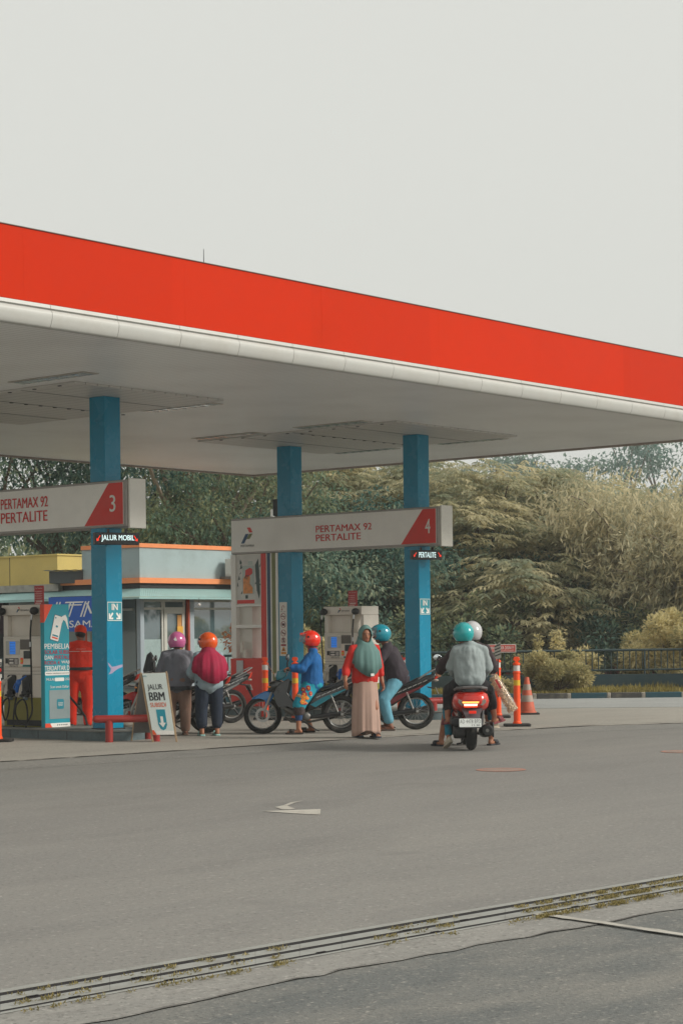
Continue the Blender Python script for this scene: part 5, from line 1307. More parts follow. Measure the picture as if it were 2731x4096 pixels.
def shell(poly, ymax, inset=.35, shrink=.012):
    """a panel pair hull: full outline in the middle, shrunk outline at the sides, so it reads as a rounded moulding"""
    cx_ = sum(p[0] for p in poly)/len(poly); cz_ = sum(p[1] for p in poly)/len(poly)
    rings = []
    for y, s in ((-ymax, .80), (-ymax*.9, .92), (-ymax*.6, 1.0), (ymax*.6, 1.0), (ymax*.9, .92), (ymax, .80)):
        rings.append([(cx_ + (p[0]-cx_)*s, y, cz_ + (p[1]-cz_)*s) for p in poly])
    return MB().loft(rings)
def paint(name, c, rough=.22): return mat(name, c, rough, var=.04, coat=.6)
def mirror_pair(t, x, z, zt, chrome=True, spread=.26, yaw=0):
    for s in (1, -1):
        m_ = MB(); m_.tube([(x, s*.13, z), (x-.0, s*(spread*.8), z+(zt-z)*.55), (x-.02, s*spread, zt-.04)], .006, 6); ms = m_.build('mirror_stalk', M_darkmetal, t)
        MB().sph((x+.0, s*spread, zt), (.018, .058, .045), 14, 10).build('mirror_back', M_black, ms)
        MB().sph((x-.012, s*spread, zt), (.012, .050, .038), 14, 10).build('mirror_glass', mat('mirror_glass', (214, 220, 222), .08, metal=1, var=0), ms)

def underbone(label, loc, rz, body, accent, fender, plate='AD 2552', group='motorbikes at the pumps', bodysplit=True, alloy=False, tail_up=.0):
    t = thing('motorbike', label, 'motorbike', loc, rz, group)
    fx, rx, R = .563, -.563, .275
    wheel(t, 'front_wheel', fx, R, .034, spokes=not alloy); wheel(t, 'rear_wheel', rx, R, .038, spokes=not alloy, disc=False)
    # fork, fender
    mb = MB()
    for s in (1, -1): mb.tube([(fx, s*.075, R), (.47, s*.075, .50), (.40, s*.07, .66)], [.020, .018, .016], 8)
    mb.build('front_fork', M_silver, t)
    fen = [(.733, .501), (.673, .549), (.530, .617), (.451, .628), (.369, .617), (.388, .557), (.443, .478), (.491, .402), (.527, .406), (.522, .485), (.625, .515)]
    MB_ = shell(fen, .068); MB_.build('front_fender', fender, t, smooth=50)
    MB().cyl((fx, .085, R-.02), (fx+.0, .085, R+.06), .022, n=8).build('brake_caliper', mat('caliper_red', (160, 40, 30), .4), t)
    # headlamp cowl, handle cowl, leg shield
    shell([(.491, .617), (.467, .744), (.356, .785), (.270, .75), (.27, .66), (.39, .60)], .13).build('front_cowl', body, t, smooth=50)
    shell([(.372, .823), (.345, .905), (.25, .925), (.19, .90), (.215, .83), (.29, .775), (.356, .767)], .115).build('handle_cowl', accent, t, smooth=50)
    MB().sph((.352, 0, .845), (.04, .075, .042), 14, 10).build('headlight', mat('headlight_lens', (206, 206, 196), .15, var=0), t)
    for s in (1, -1): MB().sph((.455, s*.10, .68), (.03, .035, .022), 10, 8).build('turn_signal', mat('amber_lens', (226, 140, 40), .25), t)
    mb = MB()
    leg = [(.404, .601), (.30, .735), (.20, .79), (.165, .775), (.205, .60), (.125, .465), (.009, .36), (.04, .325), (.214, .40), (.325, .38), (.375, .46)]
    for s in (1, -1): mb.prism(leg, lambda a, b, q, s=s: (a, s*(.155 - .05*(b-.3)) + q, b), -.012, .012)
    mb.build('leg_shield', body, t, bevel=.006)
    shell([(.30, .735), (.20, .79), (.14, .76), (.19, .58), (.10, .45), (-.05, .38), (-.05, .30), (.12, .34), (.26, .44)], .075).build('frame_cover', M_black, t, smooth=50)
    # handlebar
    mb = MB(); mb.tube([(.16, .335, .925), (.20, .22, .92), (.26, .08, .90), (.26, -.08, .90), (.20, -.22, .92), (.16, -.335, .925)], .011, 8); mb.build('handlebar', M_darkmetal, t)
    for s in (1, -1):
        MB().cyl((.155, s*.34, .925), (.19, s*.235, .922), .017, n=10).build('grip', M_rubber, t)
        MB().tube([(.22, s*.24, .925), (.215, s*.33, .915)], .005, 5).build('lever', M_silver, t)
    mirror_pair(t, .20, .93, 1.105)
    # body side panels and tail
    bp = [(-.03, .30), (-.07, .44), (-.135, .575), (-.30, .615), (-.55, .69), (-.84, .79+tail_up), (-.885, .80+tail_up), (-.84, .715+tail_up), (-.62, .60), (-.42, .49), (-.22, .36)]
    shell(bp, .118).build('side_panel', body, t, smooth=50)
    mb = MB()
    for s in (1, -1):
        mb.prism([(-.12, .42), (-.30, .52), (-.58, .625), (-.80, .725+tail_up), (-.66, .635), (-.40, .50), (-.20, .38)], lambda a, b, q, s=s: (a, s*.1145 + s*q*(1 - min(1, max(0, (-.3-a)))*.35), b), 0, .004)
    mb.build('accent_stripe', accent, t, bevel=.002)
    mb = MB()
    for s in (1, -1):
        for k in range(7): mb.prism([(-.22-.075*k, .515+.031*k), (-.28-.075*k, .545+.031*k), (-.27-.075*k, .555+.031*k), (-.21-.075*k, .525+.031*k)], lambda a, b, q, s=s: (a, s*.1165 + s*q, b), 0, .004)
    mb.build('decal', M_silver, t, flat=True)
    # seat
    prof_ = [(-.13, .585, .60, .06), (-.20, .60, .66, .095), (-.35, .635, .685, .115), (-.48, .665, .715, .125), (-.58, .69, .765, .120), (-.72, .735, .80, .10), (-.83, .785, .825, .06)]
    rings = []
    for x, z0, z1, w_ in prof_:
        rings.append([(x, -w_, z0), (x, -w_*1.02, (z0+z1)/2), (x, -w_*.8, z1-.008), (x, -w_*.4, z1), (x, 0, z1+.003), (x, w_*.4, z1), (x, w_*.8, z1-.008), (x, w_*1.02, (z0+z1)/2), (x, w_, z0)])
    MB().loft(rings).build('seat', mat('seat_vinyl', (24, 26, 30), .5, var=.1), t, smooth=60)
    # tail: lamp, grab rail, rear fender, plate
    MB().tube([(-.60, .10, .75), (-.78, .10, .83+tail_up), (-.92, .05, .895+tail_up), (-.92, -.05, .895+tail_up), (-.78, -.10, .83+tail_up), (-.60, -.10, .75)], .010, 8).build('grab_rail', M_silver, t)
    shell([(-.80, .74+tail_up), (-.86, .80+tail_up), (-.93, .83+tail_up), (-.90, .74+tail_up), (-.84, .70+tail_up)], .06).build('tail_light', mat('tail_lens', (220, 60, 40), .2, var=.05), t)
    for s in (1, -1): MB().sph((-.86, s*.085, .70+tail_up), (.04, .022, .018), 10, 8).build('turn_signal', mat('lens_smoky', (170, 160, 150), .25), t)
    MB().loft([[(x, -w_, z), (x, w_, z), (x+.012, w_, z+.02), (x+.012, -w_, z+.02)] for x, z, w_ in ((-.74, .62, .06), (-.84, .60, .055), (-.90, .50, .05), (-.97, .36, .035))]).build('rear_fender', M_black, t, smooth=50)
    pl = MB(); Fp = Fr((-.895, .11, .53), (0, -1, 0), (.35, 0, .94), (-.94, 0, .35)); pl.prism([(0, 0), (.22, 0), (.22, .10), (0, .10)], Fp, -.002, .002); po = pl.build('number_plate', M_reflect, t)
    pl = MB(); lettering(pl, plate, Fp, .02, .20, .045, .085, .0035, bold=.02); pl.build('plate_lettering', M_textdark, po, flat=True)
    # engine
    e = MB(); e.cyl((.02, -.11, .27), (.02, .115, .27), .085, n=18); e.box((-.10, -.08, .20), (.08, .08, .34)); e.tube([(.06, 0, .29), (.17, 0, .34), (.235, 0, .365)], [.062, .058, .05], 12)
    for k in range(6): e.cyl((.10+.02*k, 0, .303+.011*k), (.106+.02*k, 0, .306+.011*k), .076, n=16)
    e.sph((-.06, .10, .25), (.07, .03, .06), 14, 8); e.build('engine', M_dullalu, t)
    MB().tube([(.20, .02, .34), (.24, .03, .25), (.16, -.09, .17), (-.1, -.13, .16), (-.32, -.15, .20)], .016, 8).build('exhaust_pipe', M_dullalu, t)
    MB().tube([(-.28, -.155, .20), (-.34, -.158, .215), (-.78, -.165, .32), (-.82, -.165, .33)], [.02, .042, .045, .03], 14).build('muffler', M_darkmetal, t)
    sw = MB()
    for s in (1, -1): sw.tube([(-.06, s*.07, .24), (-.30, s*.078, .235), (-.60, s*.078, .275)], [.018, .019, .016], 8)
    sw.build('swingarm', M_silver, t)
    MB().tube([(-.03, .085, .235), (-.30, .09, .255), (-.56, .09, .29)], [.028, .03, .04], 10).build('chain_case', M_darkmetal, t)
    for s in (1, -1):
        sh_ = MB(); sh_.cyl((-.52, s*.105, .30), (-.475, s*.105, .42), .016, n=10); sh_.cyl((-.475, s*.105, .42), (-.415, s*.105, .57), .012, n=8)
        for k in range(7): torus(sh_, (0, 0, 0), .02, .005, n=2, k=3) if False else sh_.cyl((-.47+.0077*k, s*.105, .43+.019*k), (-.466+.0077*k, s*.105, .437+.019*k), .022, n=10)
        sh_.build('rear_shock', M_dullalu if s > 0 else M_darkmetal, t)
    st_ = MB(); st_.tube([(.0, .12, .21), (.0, .24, .20)], .009, 6); st_.cyl((.0, .17, .20), (.0, .25, .20), .016, n=8); st_.tube([(.0, -.12, .21), (.0, -.24, .20)], .009, 6); st_.cyl((.0, -.17, .20), (.0, -.25, .20), .016, n=8)
    st_.tube([(-.25, .09, .26), (-.33, .12, .33), (-.37, .13, .37)], .008, 6); st_.tube([(-.02, .10, .18), (-.22, .13, .05), (-.25, .14, .04)], .010, 6)
    st_.build('foot_peg', M_darkmetal, t)
    return t
P_black = paint('paint_black', (13, 14, 17)); P_blue = paint('paint_bright_blue', (10, 112, 178)); P_teal = paint('paint_teal', (0, 116, 132)); P_redp = paint('paint_red', (196, 30, 16)); P_maroon = paint('paint_maroon', (110, 24, 34)); P_grey = paint('paint_grey', (120, 120, 120))
HD = math.atan2(-RT[1], -RT[0])        # heading of a bike that rides to the left across the view
def mid(xf, xr, y): a = gz(xf, y, ZF); b = gz(xr, y, ZF); return tuple((a + b)/2)
bike1 = underbone('blue fendered motorbike ridden by the person in the blue jacket', mid(1057, 1360, 2935), HD, P_black, P_teal, P_blue)
bike2 = underbone('black motorbike ridden by the man in the dark shirt', mid(1364, 1661, 2921), HD, P_black, P_maroon, P_black, tail_up=.03)
bike3 = underbone('motorbike with red front fender behind the A frame board', mid(514, 836, 2934), HD, P_black, P_grey, P_redp)
# tall dark cowl of the third one
shell([(.33, .80), (.36, .93), (.30, 1.16), (.25, 1.20), (.20, 1.12), (.17, .92), (.22, .80)], .10).build('tall_cowl', M_black, bike3, smooth=50)
b4c = gz(926, 2893, ZF); h4 = HD + rad(28)
bike4 = underbone('black motorbike with alloy wheels seen obliquely beside the red kiosk base', (b4c.x + .563*math.cos(h4), b4c.y + .563*math.sin(h4), ZF), h4, P_black, P_grey, P_black, plate='AD 2562', alloy=True)
b5 = gz(322, 2905, ZF) ; b5 = at(330, 2531, 31.6)
bike5 = underbone('dark motorbike being filled in front of the attendant', (b5.x, b5.y, ZF), HD, P_black, P_grey, P_black)
ch = thing('safety_chain', 'thin metal chain sagging between the two bollards at the middle column', 'chain', gp(1062, 2880))
mb = MB(); p0 = at(1068, 2655, 30.0) - Vector(ch.location); p1 = at(1180, 2735, 29.9) - Vector(ch.location)
for k in range(26):
    u = k/25; q = p0.lerp(p1, u) - Vector((0, 0, .22*4*u*(1-u)*.5)); mb.sph(q, (.014, .014, .008) if k % 2 else (.008, .008, .014), 6, 5)
mb.build('links', mat('chain_rust', (170, 120, 84), .5, metal=.4), ch)

# ------------------------------------------------------------------ red scooter seen from behind
def scooter(label, loc, rz):
    t = thing('scooter', label, 'scooter', loc, rz)
    fx, rx = .64, -.60
    w = MB(); torus(w, (rx, 0, .255), .185, .070, sq=.95, n=40, k=12); o = w.build('rear_wheel', M_tyre, t)
    MB().cyl((rx, -.05, .255), (rx, .05, .255), .13, n=24).build('rim', M_darkmetal, o)
    w = MB(); torus(w, (fx, 0, .255), .205, .050, n=36); o = w.build('front_wheel', M_tyre, t); MB().cyl((fx, -.04, .255), (fx, .04, .255), .16, n=20).build('rim', M_darkmetal, o)
    # body: lofted from the tail forward
    def ringx(x, w_, z0, z1, k=.0):
        zc = (z0+z1)/2
        return [(x, -w_*.55, z0), (x, -w_*.92, z0+(zc-z0)*.5), (x, -w_, zc), (x, -w_*.90, zc+(z1-zc)*.6), (x, -w_*.5, z1), (x, 0, z1+.006), (x, w_*.5, z1), (x, w_*.90, zc+(z1-zc)*.6), (x, w_, zc), (x, w_*.92, z0+(zc-z0)*.5), (x, w_*.55, z0), (x, 0, z0-.004)]
    M_scred = paint('paint_scooter_red', (206, 34, 14), .25)
    MB().loft([ringx(-.90, .11, .57, .68), ringx(-.86, .165, .55, .735), ringx(-.76, .215, .51, .76), ringx(-.60, .235, .47, .765), ringx(-.35, .225, .42, .75), ringx(-.08, .19, .36, .70), ringx(.03, .15, .30, .62)]).build('body_shell', M_scred, t, smooth=60)
    MB().loft([ringx(.02, .17, .24, .33), ringx(.22, .19, .24, .33), ringx(.38, .19, .24, .34)]).build('floorboard', M_black, t, smooth=50)
    MB().loft([ringx(.36, .19, .28, .60), ringx(.42, .21, .40, .80), ringx(.50, .15, .55, .98)]).build('front_apron', M_scred, t, smooth=60)
    MB().loft([ringx(.40, .12, .94, 1.04), ringx(.48, .15, .92, 1.06), ringx(.58, .10, .90, 1.02)]).build('handle_cowl', M_scred, t, smooth=60)
    for s in (1, -1): MB().tube([(fx, s*.06, .255), (.54, s*.06, .62)], .02, 8).build('fork_leg', M_darkmetal, t)
    MB().tube([(.40, .36, .985), (.45, .2, 1.0), (.48, 0, 1.0), (.45, -.2, 1.0), (.40, -.36, .985)], .012, 8).build('handlebar', M_darkmetal, t)
    for s in (1, -1): MB().cyl((.40, s*.37, .985), (.43, s*.25, .995), .018, n=10).build('grip', M_rubber, t)
    for s, yy in ((1, .365), (-1, -.325)):
        m_ = MB(); m_.tube([(.44, s*.16, 1.02), (.44, s*.26, 1.12), (.44, yy, 1.135)], .006, 6); ms = m_.build('mirror_stalk', M_silver, t)
        MB().sph((.45, yy, 1.16), (.02, .062, .05), 18, 12).build('mirror_back', M_black, ms); MB().sph((.436, yy, 1.16), (.012, .054, .043), 18, 12).build('mirror_glass', MATS['mirror_glass'], ms)
    # seat
    MB().loft([ringx(-.87, .12, .745, .79), ringx(-.80, .175, .735, .815), ringx(-.55, .19, .735, .83), ringx(-.25, .165, .715, .79), ringx(.0, .11, .68, .75)]).build('seat', MATS['seat_vinyl'], t, smooth=60)
    MB().tube([(-.60, .20, .765), (-.80, .185, .785), (-.93, .11, .80), (-.945, 0, .805), (-.93, -.11, .80), (-.80, -.185, .785), (-.60, -.20, .765)], .017, 8).build('grab_rail', mat('grab_grey', (96, 92, 92), .35), t)
    # tail lamp group
    Fb = Fr((-.905, 0, .6), (0, -1, 0), (0, 0, 1), (-1, 0, 0))
    mb = MB(); mb.prism([(-.13, .035), (.09, .035), (.075, -.035), (-.11, -.035)], Fb, -.03, .006); mb.build('lamp_base', mat('lamp_red', (150, 14, 8), .2), t)
    mb = MB(); mb.prism([(-.125, .025), (.085, .025), (.08, .003), (-.12, .003)], Fb, .007, .012); mb.build('running_light', mat('lit_amber', (255, 190, 90), .4, emit=(255, 186, 90), estr=1.2, var=0), t)
    mb = MB(); mb.prism([(-.105, -.005), (.065, -.005), (.06, -.03), (-.10, -.03)], Fb, .007, .012); mb.build('brake_light', mat('lit_white', (255, 235, 215), .4, emit=(255, 225, 200), estr=1.5, var=0), t)
    mb = MB(); mb.prism([(-.11, -.034), (.07, -.034), (.06, -.048), (-.10, -.048)], Fb, .003, .008); mb.build('red_glow_lens', mat('lit_red', (255, 70, 20), .4, emit=(255, 60, 12), estr=.8, var=0), t)
    for s in (1, -1):
        mb = MB(); mb.prism([(s*.10, .03), (s*.17, .055), (s*.175, .01), (s*.13, -.03), (s*.10, -.02)], Fr((-.875, 0, .6), (0, -1, 0), (0, 0, 1), (-1, 0, 0)), -.04, .012); mb.build('turn_signal', mat('signal_clear', (150, 138, 130), .15), t, bevel=.004)
    # mudguard, reflector, plate
    MB().loft([[(x, -w_, z), (x, w_, z), (x+.05, w_*.9, z+.01), (x+.05, -w_*.9, z+.01)] for x, z, w_ in ((-.86, .53, .135), (-.90, .47, .10), (-.94, .42, .085), (-1.0, .30, .06))]).build('rear_fender', mat('fender_grey', (92, 84, 88), .4), t, smooth=50)
    MB().box((-.955, -.045, .475), (-.92, .045, .51)).build('reflector', mat('reflector_glow', (230, 40, 14), .3, emit=(230, 40, 10), estr=.25, var=0), t, bevel=.004)  # not a lamp; faint emission stands in for its reflected light
    Fp = Fr((-1.0, .175, .300), (0, -1, 0), (.25, 0, .97), (-.97, 0, .25))
    pl = MB(); pl.prism(rrect(0, .285, 0, .125, .012), Fp, -.004, .0); po = pl.build('number_plate', M_black, t)
    pl = MB(); pl.prism(rrect(.006, .279, .012, .119, .01), Fp, .001, .003); pl.build('plate_face', mat('plate_white', (222, 226, 222), .4), po, flat=True)
    pl = MB(); lettering(pl, 'AD 4478 BPD', Fp, .016, .269, .058, .108, .0045, bold=-.012, sp=1.15); lettering(pl, '11·30', Fp, .16, .262, .022, .045, .0045, bold=.0); pl.build('plate_lettering', M_textdark, po, flat=True)
    # engine block left, muffler right, air box, swing unit
    e = MB(); e.box((-.66, .075, .16), (-.10, .20, .30)); e.cyl((-.60, .07, .25), (-.60, .22, .25), .10, n=18); e.cyl((-.16, .07, .26), (-.16, .22, .26), .09, n=18); e.build('transmission', mat('engine_grey', (66, 66, 68), .5, metal=.3, dirt=(110, 104, 96), dirt_amt=.4, dirt_scale=9), t, bevel=.02)
    MB().box((-.80, .12, .31), (-.45, .26, .43)).build('air_box', M_black, t, bevel=.03)
    mb = MB(); mb.tube([(-.05, -.13, .18), (-.3, -.17, .20), (-.40, -.18, .23)], .018, 8); mb.build('exhaust_pipe', M_darkmetal, t)
    MB().tube([(-.36, -.18, .22), (-.40, -.18, .225), (-.84, -.185, .26), (-.88, -.185, .262)], [.05, .075, .082, .06], 18).build('muffler', mat('muffler_black', (34, 34, 35), .45, metal=.3), t)
    MB().cyl((-.885, -.185, .262), (-.893, -.185, .262), .022, n=14).build('exhaust_tip', M_dullalu, t)
    mb = MB(); mb.loft([[(-.80, -.275, .17), (-.80, -.255, .17), (-.80, -.255, .36), (-.80, -.275, .36)], [(-.35, -.275, .20), (-.35, -.255, .20), (-.35, -.255, .34), (-.35, -.275, .34)]]); mb.build('heat_shield', M_black, t, bevel=.01)
    for s in (1, -1): MB().cyl((-.70, s*.12, .30), (-.62, s*.15, .52), .024, n=10).build('rear_shock', M_darkmetal, t)
    MB().tube([(-.2, .06, .16), (-.22, .10, .07), (-.22, .16, .06)], .012, 6).build('centre_stand', M_darkmetal, t)
    for s in (1, -1): MB().cyl((-.25, s*.20, .33), (-.25, s*.30, .33), .012, n=8).build('foot_peg', M_dullalu, t)
    return t
sc_loc = gz(1884, 3002, 0)
H5 = rad(40)
sc = scooter('red scooter carrying three riders seen from behind', (sc_loc.x + .60*math.cos(H5), sc_loc.y + .60*math.sin(H5), 0), H5)

# ------------------------------------------------------------------ people (x right, y forward, z up)
def blob(name, prims, voxel, m, parent, smooth=2, wr=0.0, wscale=9.0, seed=0, cuts=None):
    """one continuous surface grown over tapered limbs and ellipsoids"""
    mb = MB()
    for p in prims:
        if p[0] == 'c':
            _, a, b, r0, r1 = p; a, b = Vector(a), Vector(b)
            if (b - a).length > 1e-4: mb.cyl(a, b, r0, r1, n=14)
            mb.sph(a, r0, 12, 8); mb.sph(b, r1, 12, 8)
        elif p[0] == 'e':
            _, c, r, M = p; mb.sph(c, r, 18, 12, M=M)
    me = bpy.data.meshes.new(name); me.from_pydata(mb.v, [], mb.f)
    bm = bmesh.new(); bm.from_mesh(me); bmesh.ops.recalc_face_normals(bm, faces=bm.faces); bm.to_mesh(me); bm.free()
    o = bpy.data.objects.new('tmp', me); C.objects.link(o)
    r = o.modifiers.new('r', 'REMESH'); r.mode = 'VOXEL'; r.voxel_size = voxel
    if smooth: s = o.modifiers.new('s', 'SMOOTH'); s.iterations = smooth; s.factor = .5
    dg = bpy.context.evaluated_depsgraph_get(); m2 = bpy.data.meshes.new_from_object(o.evaluated_get(dg))
    bpy.data.objects.remove(o); bpy.data.meshes.remove(me)
    if cuts:
        bm = bmesh.new(); bm.from_mesh(m2)
        for co, no in cuts: bmesh.ops.bisect_plane(bm, geom=bm.verts[:] + bm.edges[:] + bm.faces[:], plane_co=co, plane_no=no, clear_outer=True)
        bm.to_mesh(m2); bm.free()
    if wr > 0:
        n = len(m2.vertices); co = np.empty(n*3, np.float32); m2.vertices.foreach_get('co', co); co = co.reshape(-1, 3)
        nm = np.empty(n*3, np.float32); m2.vertices.foreach_get('normal', nm); nm = nm.reshape(-1, 3)
        d = np.array([noise.noise(Vector((c[0]*wscale + seed, c[1]*wscale, c[2]*wscale*.55))) + .5*noise.noise(Vector((c[0]*wscale*2.2, c[1]*wscale*2.2 + seed, c[2]*wscale*1.2))) for c in co.tolist()])
        co = co + nm * (d*wr)[:, None].astype(np.float32); m2.vertices.foreach_set('co', co.ravel())
    m2.name = name; m2.materials.clear(); m2.materials.append(m); m2.shade_smooth(); m2.update()
    o = bpy.data.objects.new(name, m2); C.objects.link(o); o.parent = parent
    return o
V3 = Vector
def hand(prims, el, wr_, palm_n, curl=.5, s=1.0, thumb_dir=None):
    d = (wr_ - el).normalized(); n = palm_n - d*palm_n.dot(d)
    if n.length < 1e-3: n = d.orthogonal()
    n.normalize(); side_ = d.cross(n); c = wr_ + d*.048*s
    R_ = Matrix((side_, d, n)).transposed()
    prims.append(('e', c, (.036*s, .052*s, .016*s), R_))
    for k in range(4):
        b = wr_ + d*.085*s + side_*(-.027 + .018*k)*s; L = (.062, .072, .068, .052)[k]*s
        a1 = curl*.6; a2 = curl*1.3
        p1 = b + (d*math.cos(a1) + n*math.sin(a1))*L*.5; p2 = p1 + (d*math.cos(a2) + n*math.sin(a2))*L*.5
        prims.append(('c', b, p1, .0092*s, .0086*s)); prims.append(('c', p1, p2, .0086*s, .0075*s))
    td = thumb_dir if thumb_dir is not None else side_
    td = td.normalized(); b = wr_ + d*.03*s + td*.028*s; p1 = b + (d*.6 + td*.7 + n*.3).normalized()*.035*s; p2 = p1 + (d*.9 + td*.2 + n*.5).normalized()*.028*s
    prims += [('c', b, p1, .012*s, .010*s), ('c', p1, p2, .010*s, .0085*s)]

def helmet(t, c, fwd, m, r=.142, visor=True, stripe=None, tilt=0.0, vis_col=(150, 165, 168)):
    """open face helmet shell around head centre c, facing fwd"""
    f = Vector(fwd).normalized(); x = f.cross(Vector((0, 0, 1))).normalized(); z = x.cross(f)
    M = Matrix((x, f, z)).transposed()
    nu, nv = 48, 30; vs = []; ids = {}; fs = []
    def P(i, j):
        ph = math.pi*j/nv; th = 2*math.pi*i/nu
        return Vector((.90*math.sin(ph)*math.cos(th), 1.06*math.sin(ph)*math.sin(th), .97*math.cos(ph)))
    for j in range(nv+1):
        for i in range(nu): vs.append(P(i, j))
    for j in range(nv):
        for i in range(nu):
            i2 = (i+1) % nu; c4 = (P(i, j) + P(i2, j) + P(i2, j+1) + P(i, j+1))/4
            if c4.z < -.72 + .15*(c4.y > 0)*0: continue
            if c4.z < -.60 and c4.y > .2: continue
            if c4.y > .50 - .12*(c4.z+.1) and c4.z < .40 and abs(c4.x) < .74: continue
            if j == 0: fs.append((i, nu + i, nu + i2)) if False else fs.append((j*nu+i, (j+1)*nu+i, (j+1)*nu+i2))
            else: fs.append((j*nu+i, (j+1)*nu+i, (j+1)*nu+i2, j*nu+i2))
    me = bpy.data.meshes.new('helmet'); me.from_pydata([tuple(c + M @ (v*r)) for v in vs], [], fs)
    bm = bmesh.new(); bm.from_mesh(me); bmesh.ops.remove_doubles(bm, verts=bm.verts, dist=1e-5)
    bmesh.ops.delete(bm, geom=[v for v in bm.verts if not v.link_faces], context='VERTS'); bmesh.ops.recalc_face_normals(bm, faces=bm.faces)
    s_ = sum(fa.normal.dot(fa.calc_center_median() - c) for fa in bm.faces)
    if s_ < 0: bmesh.ops.reverse_faces(bm, faces=bm.faces)
    bm.to_mesh(me); bm.free(); me.materials.append(m); me.materials.append(M_black); me.shade_smooth()
    o = bpy.data.objects.new('helmet', me); C.objects.link(o); o.parent = t
    so = o.modifiers.new('s', 'SOLIDIFY'); so.thickness = .024; so.offset = -1; so.material_offset = 1
    # dark rim trim along the lower edge
    pts = []
    for i in range(nu):
        th = 2*math.pi*i/nu; yy = math.sin(th); zz = -.72
        if yy > .35: continue
        ph = math.acos(zz/.97); pts.append(c + M @ (Vector((.90*math.sin(ph)*math.cos(th), 1.06*math.sin(ph)*math.sin(th), zz))*r))
    k0 = next((i for i in range(len(pts)-1) if (pts[i+1]-pts[i]).length > .05), None)
    if k0 is not None: pts = pts[k0+1:] + pts[:k0+1]
    MB().tube(pts, .006, 6).build('rim_trim', M_black, o)
    if visor:
        mv = MB(); R_ = []
        for a in range(-6, 7):
            th = rad(90 + a*11)
            R_.append([c + M @ (Vector((.93*math.sin(rad(q))*math.cos(th), 1.11*math.sin(rad(q))*math.sin(th), 1.0*math.cos(rad(q))))*r*1.03) + M @ Vector((0, .004, 0)) for q in (52, 62, 74, 84, 95, 104)])
        mv.loft(R_, closed=False, caps=False); mv.build('visor', mat('visor_smoke', vis_col, .08, var=0, alpha=.45, spec=.8), o)
        for s in (-1, 1): MB().cyl(c + M @ Vector((s*.88*r, .18*r, .28*r)), c + M @ Vector((s*.96*r, .18*r, .28*r)), .016, n=14).build('visor_pivot', M_black, o)
    return o, M

